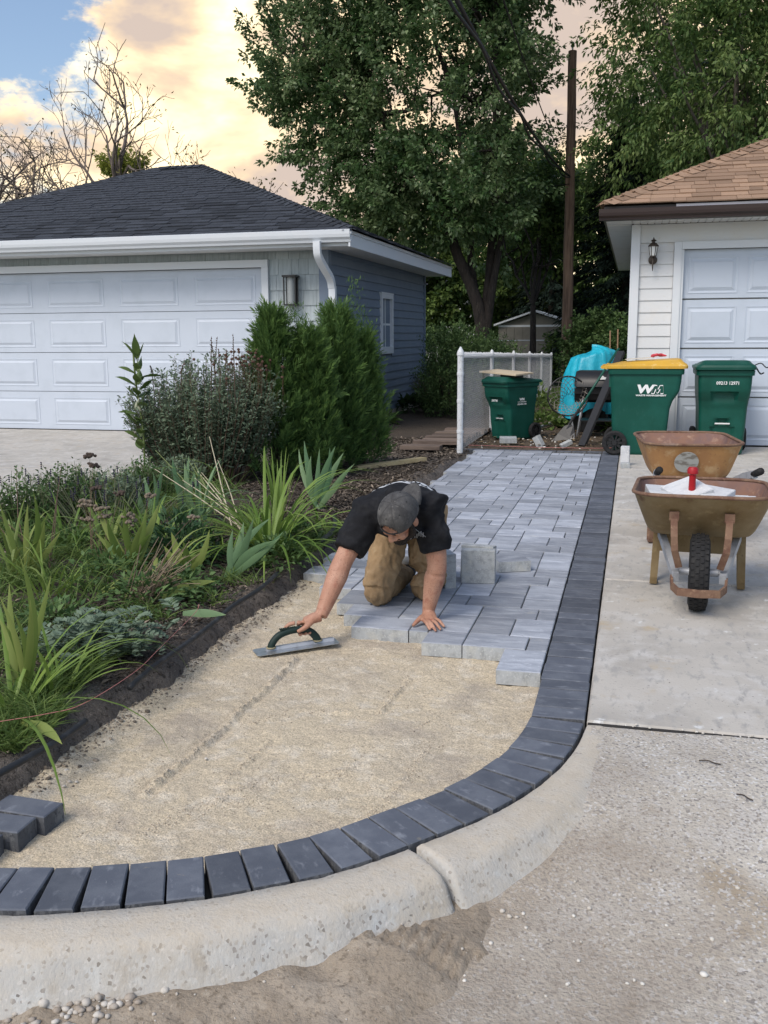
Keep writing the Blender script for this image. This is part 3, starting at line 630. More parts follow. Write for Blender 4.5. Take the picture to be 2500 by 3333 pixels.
def hip_caps(roof, a, b, m, w=.15, step=.15):
    a, b = Vector(a), Vector(b); t = (b-a).normalized(); x = t.cross(Vector((0, 0, 1))).normalized(); up = x.cross(t).normalized(); n = int((b-a).length/step)
    bm_ = MB(); V = []
    for y, z in ((0, .02), (step*1.15, .006)):
        V += [(-w, y, z-.055), (0, y, z+.012), (w, y, z-.055), (0, y, z-.004)]
    bm_.add(V, [(0, 1, 5, 4), (1, 2, 6, 5), (0, 3, 1), (1, 3, 2), (3, 0, 4, 7), (2, 3, 7, 6)]); me = bm_.mesh('hip_cap', m)
    for i in range(n):
        o = link('hip_cap', me, roof); o.matrix_local = Matrix.Translation(a+t*(i*step)) @ Matrix((x, t, up)).transposed().to_4x4()

# ---------------------------------------------------------------- slate-blue garage, left
GY, GX = 13.35, -4.2
g1 = empty('garage', (0, 0, 0), label='slate blue garage with charcoal hip roof and wide white door', cat='garage')
b = MB(); b.box(-11.7, GX-.02, GY+.12, 19.9, 0, 2.62); b.box(-5.085, GX-.02, GY+.02, GY+.119, 0, 2.60); b.box(-11.7, -10.175, GY+.02, GY+.119, 0, 2.60); b.box(-10.174, -5.086, GY+.022, GY+.119, 2.412, 2.60); b.build('wall', M_blue, g1)
EX, EY, EZ = -3.68, 12.80, 2.80; AX, AY, AZ = -7.5, 16.55, 4.36; BX, LX, BY = -8.35, -12.2, 20.3
rf = MB(); dz_ = -.012
rf.add([(LX, EY, EZ+dz_), (EX, EY, EZ+dz_), (EX, BY, EZ+dz_), (LX, BY, EZ+dz_), (BX, AY, AZ+dz_), (AX, AY, AZ+dz_)], [(0, 1, 5, 4), (1, 2, 5), (2, 3, 4, 5), (3, 0, 4)])
roof1 = rf.build('roof', M_deck, g1)
sl_f = math.hypot(AY-EY, AZ-EZ)
slope_shingles(roof1, (LX, EY-.02, EZ), (1, 0, 0), (0, AY-EY, AZ-EZ), sl_f, lambda v: ((BX-LX)*max(v, 0)/sl_f, (EX-LX)-(EX-AX)*max(v, 0)/sl_f), M_shin, nobj=240, seed=2, vis=lambda p: p.x > -10.2)
sl_s = math.hypot(EX-AX, AZ-EZ)
slope_shingles(roof1, (EX+.02, EY, EZ), (0, 1, 0), (AX-EX, 0, AZ-EZ), sl_s, lambda v: ((AY-EY)*max(v, 0)/sl_s, (BY-EY)-(BY-AY)*max(v, 0)/sl_s), M_shin, nobj=60, seed=3)
hip_caps(roof1, (EX, EY, EZ+.02), (AX, AY, AZ+.02), M_shin); hip_caps(roof1, (LX, EY, EZ+.02), (BX, AY, AZ+.02), M_shin); hip_caps(roof1, (AX, AY, AZ+.02), (BX, AY, AZ+.02), M_shin)
# fascia, soffit, gutter
b = MB(); b.box(-12.15, -3.74, EY+.05, EY+.075, 2.60, 2.79); b.build('fascia', M_white, g1)
b = MB(); b.box(-3.735, -3.71, EY-.02, 20.25, 2.585, 2.745); b.box(-3.725, -3.695, EY-.02, 20.25, 2.747, 2.79); b.build('fascia', M_white, g1)
b = MB(); b.box(-12.15, -3.745, EY+.08, GY-.01, 2.60, 2.615); b.box(GX+.004, -3.745, GY-.008, 20.2, 2.602, 2.617); b.build('soffit', M_soff, g1)
kp = [(0, .16), (0, .015), (.02, 0), (.075, 0), (.085, .03), (.115, .06), (.125, .10), (.13, .155), (.118, .16), (.11, .15), (.11, .11), (.07, .02), (.015, .025), (.012, .16)]
b = MB(); b.prism(kp, -12.2, -3.70, lambda u, v, d: (d, EY+.045-u, 2.645+v)); b.build('gutter', M_white, g1)
# downspout
def rect_sweep(b, pts, w, h, side):
    pts = [Vector(p) for p in pts]; rings = []
    for k, p in enumerate(pts):
        t = (pts[min(k+1, len(pts)-1)]-pts[max(k-1, 0)]).normalized(); s_ = Vector(side[k] if isinstance(side, list) else side); s_ = (s_-t*s_.dot(t)).normalized(); n = s_.cross(t)
        rings.append([p+s_*w/2+n*h/2, p+s_*w/2*.55+n*h/2*1.1, p-s_*w/2*.55+n*h/2*1.1, p-s_*w/2+n*h/2, p-s_*w/2-n*h/2, p+s_*w/2-n*h/2])
    b.loft(rings)
b = MB(); rect_sweep(b, spline([(-4.16, 12.74, 2.66), (-4.16, 12.745, 2.55), (-4.155, 12.78, 2.46), (-4.13, 12.93, 2.33), (-4.10, 13.10, 2.20), (-4.095, 13.17, 2.08), (-4.09, 13.18, 1.9), (-4.09, 13.18, .2)], 40), .095, .075, (1, 0, 0)); b.build('downspout', M_white, g1, angle=50)
b = MB()
for z in (2.3, 1.1): b.box(-4.15, -4.03, 13.13, 13.235, z-.012, z+.012)
# door opening: white trim then four sections with embossed panels
DXr, DXl, DH = -5.19, -10.07, 2.38
b = MB(); t = .10; b.box(DXr, DXr+t, GY-.045, GY+.02, 0, DH+.002); b.box(DXl-t, DXl, GY-.045, GY+.02, 0, DH+.002); b.box(DXl-t, DXr+t, GY-.047, GY+.02, DH+.004, DH+.105)
b.box(DXr+.004, DXr+.02, GY+.021, GY+.09, 0, DH); b.box(DXl-.02, DXr+.02, GY+.021, GY+.09, DH+.006, DH+.03); b.build('door_trim', M_white, g1)
sh = DH/4
for i in range(4):
    b = MB(); b.box(DXl, DXr, GY+.05, GY+.09, i*sh+.004, (i+1)*sh-.004); sec = b.build('door_section', M_door, g1)
    for j in range(4):
        w = (DXr-DXl)/4; x0 = DXl+j*w+.13; p = MB(); raised(p, x0, x0+w-.26, i*sh+.085, (i+1)*sh-.095, GY+.0495); p.build('raised_panel', M_door, sec)
b = MB(); b.box(DXl, DXr, GY+.04, GY+.08, .0, .012); b.build('door_seal', M_black, g1)
# shake siding beside and above the door
rg = random.Random(8)
def shakes(x0, x1, z0, z1, row=.215):
    z = z1
    while z > z0+.01:
        zb = max(z-row, z0); x = x0
        while x < x1-.005:
            w = min(rg.choice((.11, .14, .17, .20, .24)), x1-x)
            if x1-x-w < .05: w = x1-x
            o = wedge_board(x+.002, x+w-.002, zb, z+.012, .016+rg.uniform(0, .003)).build('shake', M_shake, g1, loc=(0, GY+.02, 0)); x += w
        z = zb
shakes(DXr+.10, GX-.13, .12, 2.487); shakes(-11.6, GX-.13, 2.489, 2.60, .2)
b = MB(); b.box(GX-.13, GX+.012, GY-.03, GY+.02, .05, 2.60); b.box(GX-.012, GX+.015, GY+.021, GY+.10, .05, 2.60); b.build('corner_board', M_blue, g1)
b = MB(); b.box(GX-.012, GX+.02, 19.80, 19.905, .0, 2.60); b.build('corner_board', M_blue, g1)
# lap siding on the long side, cut round the window
Mside = Matrix.Translation((GX-.02, 0, 0)) @ Matrix.Rotation(R(90), 4, 'Z')
WY0, WY1, WZ0, WZ1 = 16.30, 17.02, 1.13, 2.08; ex = .136; z = .10; k = 0
while z < 2.59:
    segs = [(GY+.10, 19.80)] if (z+ex < WZ0-.03 or z > WZ1+.03) else [(GY+.10, WY0-.05), (WY1+.05, 19.80)]
    for a, c in segs:
        o = wedge_board(a, c, z, min(z+ex+.012, 2.60), .024).build('siding_board', M_blue, g1); o.matrix_local = Mside
    z += ex
b = MB(); b.box(GX-.05, GX+.002, GY, 19.9, -.1, .10); b.build('plinth', M_conc, g1)
win = MB()
for y0, y1, z0, z1 in ((WY0-.05, WY0+.02, WZ0-.03, WZ1+.03), (WY1-.02, WY1+.05, WZ0-.03, WZ1+.03), (WY0+.021, WY1-.021, WZ1-.04, WZ1+.03), (WY0+.021, WY1-.021, WZ0-.03, WZ0+.09)): win.box(GX-.06, GX+.032, y0, y1, z0, z1)
win.box(GX-.012, GX+.036, WY0-.06, WY1+.06, WZ1+.031, WZ1+.06); win.box(GX-.06, GX-.015, WY0+.33, WY0+.37, WZ0+.091, WZ1-.041); win.box(GX-.06, GX-.018, WY0+.021, WY1-.021, 1.585, 1.62)
wf = win.build('window', M_white, g1); b = MB(); b.box(GX-.055, GX-.045, WY0+.022, WY1-.022, WZ0+.092, WZ1-.042); b.build('pane', M_blind, wf)
# wall lantern beside the door
wl = empty('wall_lantern', (-4.72, GY-.01, 1.86), label='black box wall lantern with frosted cylinder beside the blue garage door', cat='wall lamp', group='wall lamps')
b = MB(); b.box(-.06, .06, -.02, 0, 0, .37); b.build('back_plate', M_black, wl)
b = MB(); b.box(-.10, .10, -.20, -.005, .37, .395); b.build('top_plate', M_black, wl)
b = MB(); b.box(-.09, .09, -.18, -.005, -.02, 0); b.build('bottom_plate', M_black, wl)
b = MB(); b.lathe([(.055, .001), (.055, .369)], 16, Matrix.Translation((0, -.10, 0))); b.build('glass_tube', M_frost, wl, angle=40)
b = MB()
for x in (.078, -.09): b.box(x, x+.016, -.18, -.165, .001, .369); b.box(x, x+.012, -.06, -.05, .001, .369)
b.build('frame_bar', M_black, wl)

# ---------------------------------------------------------------- white garage, right
HY, HX = 12.93, -.08
g2 = empty('garage', (0, 0, 0), label='white sided garage with tan shingle hip roof and brown gutter', cat='garage')
b = MB(); b.box(HX+.02, 5.9, HY+.12, 22, 0, 2.76); b.box(HX+.02, .53, HY+.0205, HY+.119, 0, 2.745); b.box(.531, 5.9, HY+.0205, HY+.119, 2.492, 2.745); b.build('wall', M_whitev, g2)
E2X, E2Y, E2Z = -.42, 12.45, 2.95; k2 = .48; AP = 3.6
rf = MB(); W2 = 6.4
rf.add([(E2X, E2Y, E2Z-.012), (W2, E2Y, E2Z-.012), (W2, 22.3, E2Z-.012), (E2X, 22.3, E2Z-.012), (E2X+AP-.2, E2Y+AP-.2, E2Z+(AP-.2)*k2-.012), (E2X+AP-.2, 22.3-AP+.2, E2Z+(AP-.2)*k2-.012)], [(0, 1, 4), (1, 2, 5, 4), (2, 3, 5), (3, 0, 4, 5)])
roof2 = rf.build('roof', M_deck2, g2)
slen = math.hypot(AP-.2, (AP-.2)*k2)
slope_shingles(roof2, (E2X, E2Y-.02, E2Z), (1, 0, 0), (0, 1, k2), slen, lambda v: ((AP-.2)*max(v, 0)/slen, (W2-E2X)-(AP-.2)*max(v, 0)/slen), M_tan, nobj=240, tab=(.14, .34), seed=5, vis=lambda p: p.x < 3.0)
slope_shingles(roof2, (E2X-.02, 22.3, E2Z), (0, -1, 0), (1, 0, k2), slen, lambda v: ((AP-.2)*max(v, 0)/slen, 9.85-(AP-.2)*max(v, 0)/slen), M_tan, nobj=0, tab=(.14, .34), seed=6)
hip_caps(roof2, (E2X, E2Y, E2Z+.02), (E2X+AP-.2, E2Y+AP-.2, E2Z+(AP-.2)*k2+.02), M_tan, w=.16, step=.155)
b = MB(); b.box(E2X+.03, W2, E2Y+.03, E2Y+.055, 2.76, 2.93); b.box(E2X+.005, E2X+.03, E2Y+.03, 22.2, 2.76, 2.93); b.build('fascia', M_brown, g2)
b = MB(); b.prism(kp, E2X-.05, W2, lambda u, v, d: (d, E2Y+.028-u*1.0, 2.762+v*.8)); b.build('gutter', M_brown, g2)
b = MB(); b.box(.42, 2.15, E2Y-.10, E2Y-.005, 2.895, 2.905, Matrix.Translation((0, E2Y-.05, 2.9)) @ Matrix.Rotation(R(34), 4, 'X') @ Matrix.Translation((0, -E2Y+.05, -2.9))); b.box(2.16, 4.0, E2Y-.10, E2Y-.005, 2.897, 2.907, Matrix.Translation((0, E2Y-.05, 2.9)) @ Matrix.Rotation(R(32), 4, 'X') @ Matrix.Translation((0, -E2Y+.05, -2.9))); b.build('gutter_guard', M_guard, g2)
sf = MB()
x = E2X+.035
sf.box(HX-.001, 5.9, E2Y+.056, HY+.0, 2.765, 2.775); sf.box(E2X+.031, HX-.004, E2Y+.056, 22.2, 2.762, 2.772); sf = sf.build('soffit', M_soff, g2)
for i in range(44):
    b = MB(); b.box(HX+.02+i*.085, HX+.095+i*.085, E2Y+.058, HY-.005, 2.755, 2.764); b.build('soffit_slat', M_soff, sf)
for i in range(60):
    b = MB(); b.box(E2X+.035, HX-.006, HY+i*.15, HY+i*.15+.138, 2.750, 2.761); b.build('soffit_slat', M_soff, sf)
b = MB(); b.box(HX, HX+.105, HY-.035, HY+.02, 0, 2.75); b.box(HX-.004, HX+.016, HY+.021, HY+.10, 0, 2.75); b.build('corner_board', M_white, g2)
D2 = .56; z = .05; ex = .148
while z < 2.45:
    wedge_board(HX+.106, D2-.125, z, min(z+ex+.01, 2.5), .016).build('siding_board', M_whitev, g2, loc=(0, HY+.02, 0)); z += ex
b = MB(); b.box(HX+.106, 5.8, HY-.005, HY+.02, 2.53, 2.75); b.build('frieze_board', M_whitev, g2)
b = MB(); b.box(D2-.12, D2-.03, HY-.03, HY+.02, 0, 2.53); b.box(D2-.03, D2, HY-.012, HY+.06, 0, 2.44); b.box(D2-.028, 5.5, HY-.03, HY+.02, 2.442, 2.53); b.box(D2-.03, 5.5, HY+.021, HY+.06, 2.444, 2.49); b.build('door_trim', M_white, g2)
for i in range(4):
    b = MB(); b.box(D2+.002, 5.45, HY+.055, HY+.095, i*.61+.016, (i+1)*.61-.003); sec = b.build('door_section', M_door2, g2)
    for j in range(7):
        x0 = D2+.055+j*.70; p = MB(); raised(p, x0, x0+.60, i*.61+.075, (i+1)*.61-.085, HY+.0545, .035, .014); p.build('raised_panel', M_door2, sec)
b = MB(); b.box(D2, 5.45, HY+.05, HY+.09, -.002, .014); b.build('door_seal', M_black, g2)
# carriage lantern
cl = empty('wall_lantern', (.185, HY-.005, 2.20), label='bronze carriage lantern with clear glass on the white siding', cat='wall lamp', group='wall lamps')
b = MB(); b.lathe([(.055, 0), (.055, .012), (.04, .025), (.012, .03)], 16, Matrix.Translation((0, .0, .12)) @ Matrix.Rotation(R(90), 4, 'X')); b.build('wall_rose', M_bronze, cl, angle=40)
b = MB(); b.tube(spline([(0, -.02, .11), (0, -.06, .05), (0, -.10, .07), (0, -.115, .15)], 12), .008, 6); b.tube([(0, -.115, .15), (0, -.105, .02), (0, -.10, -.02)], [.012, .009, .004], 6); b.build('arm', M_bronze, cl, True)
M4 = Matrix.Translation((0, -.115, .16))
b = MB(); b.lathe([(.035, 0), (.052, .115)], 6, M4, cap=False); b.build('lamp_glass', mat('clear_lamp_glass', (.75, .77, .76), .15, spec=.6), cl)
b = MB()
for i in range(6):
    a = 2*math.pi*i/6; b.tube([M4 @ Vector((.036*math.cos(a), .036*math.sin(a), 0)), M4 @ Vector((.055*math.cos(a), .055*math.sin(a), .118))], .005, 5)
b.lathe([(.02, -.012), (.042, -.002), (.040, .004)], 12, M4); b.lathe([(.066, .115), (.060, .13), (.035, .155), (.018, .165), (.018, .175), (.040, .185), (.012, .20), (.004, .225)], 12, M4); b.build('lamp_frame', M_bronze, cl, angle=50)

# ---------------------------------------------------------------- far buildings
M_shed = mat('shed_panel', (.20, .19, .165), .8, coord='World', noise=[(2, (.16, .15, .13), .45, .65, 4)])
M_vw = mat('pale_house_siding', (.50, .51, .52), .7, coord='World')
sh_ = empty('shed', (-3.32, 34, 0), label='small grey gabled shed with white roof edges beyond the fence', cat='shed')
b = MB(); b.box(-1.25, 1.25, 0, 2.5, 0, 1.72); b.prism([(-1.25, 1.72), (1.25, 1.72), (0, 2.12)], 0, 2.5, lambda u, v, d: (u, d, v)); b.build('wall', M_shed, sh_)
b = MB()
for s in (-1, 1):
    b.prism([(s*1.4, 1.70), (s*1.4, 1.76), (0, 2.23), (0, 2.165)], -.15, 2.65, lambda u, v, d: (u, d, v))
b.build('roof', M_white, sh_)
b = MB(); b.box(-1.25, 1.25, -.02, -.002, 1.66, 1.73); b.build('eave_trim', M_white, sh_)
for i in range(9):
    b = MB(); b.box(-1.245+i*.278, -1.245+i*.278+.268, -.018, -.001, .05, 1.655); b.build('wall_panel', M_shed, sh_)
ho = empty('house', (-9.5, 46, 0), label='pale sided house wall far behind the maple trunk', cat='house')
for i in range(16):
    wedge_board(-5, 5.2, .1+i*.2, .1+i*.2+.21, .03).build('siding_board', M_vw, ho)
b = MB(); b.box(-5, 5.2, .01, 5, 0, 3.2); b.build('wall', M_vw, ho)
b = MB(); b.prism([(-.4, 3.2), (5.4, 3.2), (2.5, 4.9)], -5.3, 5.5, lambda u, v, d: (d, u, v)); b.build('roof', M_shin, ho)
# ================================================================ STREET OBJECTS
def text_mesh(txt, size, m, bold=0., shear=0., sx=1.0):
    cu = bpy.data.curves.new('lettering', 'FONT'); cu.body = txt; cu.size = size; cu.align_x = 'CENTER'; cu.align_y = 'CENTER'; cu.offset = bold; cu.shear = shear; cu.extrude = .0006; cu.resolution_u = 2
    o = bpy.data.objects.new('tmp', cu); COL.objects.link(o); bpy.context.view_layer.update()
    me = bpy.data.meshes.new_from_object(o.evaluated_get(bpy.context.evaluated_depsgraph_get())); bpy.data.objects.remove(o)
    me.name = 'lettering'; me.materials.clear(); me.materials.append(m)
    if sx != 1: me.transform(Matrix.Diagonal((sx, 1, 1, 1)))
    return me
M_fw = mat('white_fence_paint', (.62, .64, .66), .6, noise=[(30, (.40, .40, .38), .55, .72, 4)])
M_fwire = mat('grey_white_wire', (.40, .41, .42), .6)
M_pole = mat('weathered_pole_wood', (.22, .145, .105), .9, noise=[(18, (.12, .078, .058), .45, .62, 5, (1, 1, .06)), (40, (.30, .21, .15), .56, .7, 4, (1, 1, .05))], bump=[(30, .8, .02, (1, 1, .05))])
# ---- chain-link fence
FX, FY0, FY1 = -2.03, 11.72, 25.2
fe = empty('chain_link_fence', (FX, FY0, 0), label='white painted chain link fence running back beside the small bin', cat='fence')
def fh(y): return 1.19-.022*(y-FY0)
b = MB(); b.lathe([(.038, -.1), (.038, 1.17), (.045, 1.172), (.045, 1.20), (.036, 1.225), (.022, 1.25), (.008, 1.275)], 14)
for z in (.25, .62, .95): b.lathe([(.038, z-.02), (.043, z-.018), (.043, z+.018), (.038, z+.02)], 14)
b.build('post', M_fw, fe, angle=35)
for y in (2.7, 5.4, 8.1, 10.8, FY1-FY0):
    h = fh(FY0+y); b = MB(); b.lathe([(.028, -.1), (.028, h), (.034, h+.005), (.022, h+.05), (.006, h+.07)], 10); b.build('post', M_fw, fe, angle=35, loc=(0, y, 0))
b = MB(); b.tube([(0, 0, fh(FY0)-.03), (0, FY1-FY0, fh(FY1)-.03)], .019, 8); b.build('top_rail', M_fw, fe, True)
b = MB(); L_ = FY1-FY0
def wire(b, p, q, r=.0013):
    p, q = Vector(p), Vector(q); t = (q-p).normalized(); a = t.cross(Vector((1, 0, 0))).normalized(); c = Vector((1, 0, 0))
    b.loft([[w+c*r, w-c*.5*r+a*.87*r, w-c*.5*r-a*.87*r] for w in (p, q)], cap=False)
y = -1.2
while y < L_:
    for s in (1, -1):
        y0, y1 = (y, y+1.16) if s > 0 else (y+1.16, y); z0, z1 = .03, 1.19
        # clip against the ends
        pa, pb = (y0, z0), (y1, z1)
        def cl(p, q):
            (ya, za), (yb, zb) = p, q
            if ya < 0: za += (0-ya)*(zb-za)/(yb-ya); ya = 0
            if ya > L_: za += (L_-ya)*(zb-za)/(yb-ya); ya = L_
            return ya, za
        if max(y0, y1) > 0.02 and min(y0, y1) < L_-.02:
            pa, pb = cl(pa, pb), cl(pb, pa); top = fh(FY0+pb[0])-.005
            if pb[1] > top and pb[1] > pa[1]: f_ = (top-pa[1])/(pb[1]-pa[1]); pb = (pa[0]+(pb[0]-pa[0])*f_, top)
            wire(b, (.022+s*.003, pa[0], pa[1]), (.022+s*.003, pb[0], pb[1]))
    y += .056
tag(b.build('wire_mesh', M_fwire, fe), kind='stuff')
b = MB()
for k in range(int(L_/.048)):
    y = k*.048; z = fh(FY0+y); b.tube([(.022, y-.012, z-.012), (.022, y, z+.022+random.uniform(-.006, .01)), (.022, y+.012, z-.012)], .003, 4)
tag(b.build('wire_tips', M_fw, fe), kind='stuff')

# ---- utility pole and wires
PY = 27.5; p_ = pd(1223, 812, PY); q_ = pd(1237, 110, PY)
up = empty('utility_pole', (float(p_[0]), PY, 0), label='tall weathered wooden utility pole behind the yard', cat='utility pole')
ph = float(q_[2]); lean = float(q_[0]-p_[0])
b = MB(); n = 26; rings = []
for k in range(n):
    f_ = k/(n-1); r = .155-.045*f_; rings.append([(lean*f_*1.0+r*math.cos(a)*(1+.05*math.sin(3*a+k)), r*math.sin(a), ph*f_-.2*(1-f_)) for a in np.linspace(0, 2*math.pi, 14, endpoint=False)])
b.loft(rings); b.build('shaft', M_pole, up, angle=60)
b = MB(); b.lathe([(.02, 0), (.02, .10), (.05, .11), (.055, .15), (.035, .17), (.05, .2), (.02, .23)], 10, Matrix.Translation((lean, 0, ph-.01))); b.build('insulator', M_fw, up, angle=40)
b = MB(); b.lathe([(.03, 0), (.03, .006)], 10, Matrix.Translation((.02, -.146, float(pd(1226, 715, PY)[2]))) @ Matrix.Rotation(R(90), 4, 'X')); b.build('reflector', M_white, up)
M_wire = mat('black_cable', (.01, .01, .011), .6)
def cable(name, a, c, sag, r, label, twist=False):
    a, c = np.array(a, float), np.array(c, float); T = np.linspace(0, 1, 28); pts = [a+(c-a)*t-np.array([0, 0, sag*4*t*(1-t)]) for t in T]
    b = MB(); b.tube(pts, r, 6)
    if twist: b.tube([p+np.array([.035*math.sin(i*1.1), 0, .035*math.cos(i*1.1)-.07]) for i, p in enumerate(pts)], r*.7, 5)
    return tag(b.build(name, M_wire, None, True), label, 'cable', 'overhead cables')
pa = np.array([p_[0]+lean*.62, PY-.15, 5.55])
cable('overhead_cable', pa, pd(955, -60, 9.0), .25, .026, 'thick black overhead cable crossing the maple crown to the pole', True)
cable('overhead_cable', pa+np.array([0, 0, .1]), pd(1075, -40, 12.0), .2, .010, 'thin overhead cable right of the thick one in the maple crown')
cable('overhead_cable', pa+np.array([0, 0, -.2]), pd(300, 470, 22.0), .1, .011, 'thin wire sloping down from the pole behind the charcoal roof')
# far fence rail
ff = empty('far_fence', (-9, 31.5, 0), label='thin metal wire fence far behind the shrubs', cat='fence')
b = MB(); b.tube([(0, 0, 1.22), (16, 0, 1.22)], .022, 6); b.build('top_rail', M_fw, ff, True)
for i in range(8):
    b = MB(); b.tube([(i*2.28, 0, 0), (i*2.28, 0, 1.26)], .025, 6); b.build('post', M_fw, ff, True)

# ---- wheeled bins
M_bin = mat('dark_green_plastic', (.003, .066, .046), .48, spec=.3, coord='Object', noise=[(4, (.005, .080, .058), .45, .65, 4), (40, (.012, .085, .064), .6, .75, 4, (1, 1, .3)), (14, (.03, .085, .068), .66, .80, 4)], bump=[(150, .06, .001)])
M_binl = mat('green_lid_plastic', (.005, .062, .044), .45, spec=.3, noise=[(6, (.02, .085, .066), .5, .7, 4)])
M_yel = mat('yellow_lid_plastic', (.62, .36, .045), .45, noise=[(5, (.55, .33, .06), .45, .65, 4), (18, (.70, .52, .22), .58, .74, 4), (60, (.40, .26, .06), .62, .75, 3)])
M_tyre = mat('black_rubber', (.015, .015, .016), .8, noise=[(30, (.03, .029, .028), .5, .7, 3)])
M_prt = mat('white_print', (.78, .80, .79), .5)
def rrect(x0, x1, y0, y1, r, n=6, m=8):
    """rounded rectangle ring, counter-clockwise, dense on straight sides"""
    pts = []; C = [(x1-r, y1-r, 0), (x0+r, y1-r, 90), (x0+r, y0+r, 180), (x1-r, y0+r, 270)]
    for i, (cx, cy, a0) in enumerate(C):
        for k in range(n+1): a = R(a0+90*k/n); pts.append((cx+r*math.cos(a), cy+r*math.sin(a)))
        nx = C[(i+1) % 4]; e0 = pts[-1]; a = R(nx[2]); e1 = (nx[0]+r*math.cos(a), nx[1]+r*math.sin(a))
        for k in range(1, m): pts.append((e0[0]+(e1[0]-e0[0])*k/m, e0[1]+(e1[1]-e0[1])*k/m))
    return pts
def make_bin(name, loc, rz, label, lid_mat, s=1.0, recess=True, group='wheeled bins', lid_tilt=0.):
    g = empty(name, loc, rz, label=label, cat='bin', group=group); g.scale = (s, s, s)
    Z = [0, .02, .34, .55, .64, .70, .76, .86, .965]; XF = [.27, .285, .315, .33, .36, .40, .43, .445, .45]; XB = [-.28, -.295, -.325, -.335, -.34, -.345, -.35, -.355, -.36]; HWd = [.235, .25, .268, .275, .283, .29, .295, .30, .302]
    rings = []
    for z in np.linspace(0, .965, 49):
        f_, k_, h_ = (float(np.interp(z, Z, A)) for A in (XF, XB, HWd)); ring = []
        for x, y in rrect(k_, f_, -h_, h_, .055, 5, 12):
            if recess and x > f_-.02:
                d = 0
                if abs(y) < .125 and .60 < z < .755: d = max(d, .085*float(ss(.60, .75, z))*float(ss(.125, .115, abs(y))))
                if abs(y) < .075 and .36 < z < .44: d = max(d, .05*float(ss(.078, .062, abs(y))))
                w_ = .068+.062*float(ss(.36, .30, z))
                if .04 < z <= .36: d = max(d, .03*float(ss(w_+.012, w_-.008, abs(y))))
                x -= d
            ring.append((x, y, z))
        rings.append(ring)
    b = MB(); b.loft(rings); b.build('body', M_bin, g, angle=35)
    b = MB(); b.loft([[(x, y, z) for x, y in rrect(-.365-o, .455+o, -.305-o, .305+o, .06, 5, 2)] for z, o in ((.945, 0), (.95, .018), (1.005, .022), (1.012, .012))]); b.build('rim', M_bin, g, angle=35)
    for sd_ in (-1, 1):
        b = MB(); b.box(-.37, -.33, sd_*.255-.012, sd_*.255+.012, .80, .945); b.build('rib', M_bin, g)
    lid = MB(); lid.loft([[(x, y, z+max(0, (x+.2))*sl_) for x, y in rrect(-.40-o+ob, .50+o, -.325-o, .325+o, .07, 5, 3)] for z, o, ob, sl_ in ((1.014, -.01, 0, 0), (1.016, .012, 0, 0), (1.045, .014, 0, .0), (1.055, .0, 0, .02), (1.062, -.03, .03, .035), (1.085, -.06, .10, .055), (1.09, -.09, .16, .06), (1.092, -.20, .3, .05))])
    lo = lid.build('lid', lid_mat, g, angle=30, rot=(0, -lid_tilt, 0)); lo.location = (-.40*(1-math.cos(lid_tilt))+0, 0, 0) if not lid_tilt else (0, 0, -.40*math.sin(lid_tilt)*0)
    b = MB()
    for y in (-.2, .2): b.tube([(-.40, y-.10, 1.035), (-.40, y+.10, 1.035)], .03, 10)
    b.tube([(-.455, -.28, 1.03), (-.455, .28, 1.03)], .018, 8)
    for y in (-.27, .27): b.box(-.46, -.38, y-.015, y+.015, 1.012, 1.05)
    b.build('handle', lid_mat if lid_mat.name.startswith('yellow') else M_bin, g, angle=40)
    for sd_ in (-1, 1):
        My = Matrix.Translation((-.285, sd_*.30, .145)) @ Matrix.Rotation(R(90), 4, 'X')
        wl_ = MB(); wl_.lathe([(.095, -.028), (.125, -.034), (.143, -.022), (.145, 0), (.143, .022), (.125, .034), (.095, .028), (.09, 0)], 28, My, cap=False); w_ = wl_.build('wheel', M_tyre, g, angle=40)
        wl_ = MB()
        for k in range(10):
            a = 2*math.pi*k/10; wl_.bar(My @ Vector((.02*math.cos(a), .02*math.sin(a), .018*0)), My @ Vector((.098*math.cos(a), .098*math.sin(a), 0)), .016, .03)
        wl_.lathe([(.03, -.03), (.03, .03)], 12, My); wl_.lathe([(.098, -.02), (.104, -.02), (.104, .02), (.098, .02)], 20, My, cap=False); wl_.build('rim', M_black, w_, angle=40)
    b = MB(); b.tube([(-.285, -.29, .145), (-.285, .29, .145)], .014, 8); b.build('axle', M_black, g)
    if recess:
        b = MB(); b.tube([(.318, -.085, .375), (.318, .085, .375)], .011, 8); b.build('catch_bar', mat('galvanised_bar', (.6, .61, .6), .35, metal=.3), g)
    return g
def decal(g, me, loc, face):
    """face: 'side-' (local -Y side) or 'front' (+X side)"""
    r = (R(90), 0, 0) if face == 'side-' else (R(90), 0, R(90))
    return link('lettering', me, g, loc, r)
def wm_logo(g, x, z, k, y):
    decal(g, text_mesh('W', .115*k, M_prt, .006*k, .15, 1.35), (x-.055*k, y, z), 'side-')
    # outlined M: a white M with a green M inside
    mo = [(0, 0), (.13, 1), (.38, 1), (.5, .5), (.62, 1), (.87, 1), (1, 0), (.76, 0), (.68, .55), (.56, .08), (.44, .08), (.32, .55), (.24, 0)]; b = MB(); kk = .084*k; fm = lambda q: Vector((x+.012*k+q[0]*kk*1.45+q[1]*kk*.12, y-.0008, z-.042*k+q[1]*kk))
    for q0, q1 in zip(mo, mo[1:]+mo[:1]): b.bar(fm(q0), fm(q1), .001, .009*k)
    b.build('lettering', M_prt, g)
    decal(g, text_mesh('WASTE MANAGEMENT', .022*k, M_prt, .001, .1, 1.35), (x+.01, y, z-.062*k), 'side-')
bl = make_bin('wheeled_bin', (.10, 12.06, 0), 0, 'green wheeled bin with yellow lid side-on beside the white garage', M_yel)
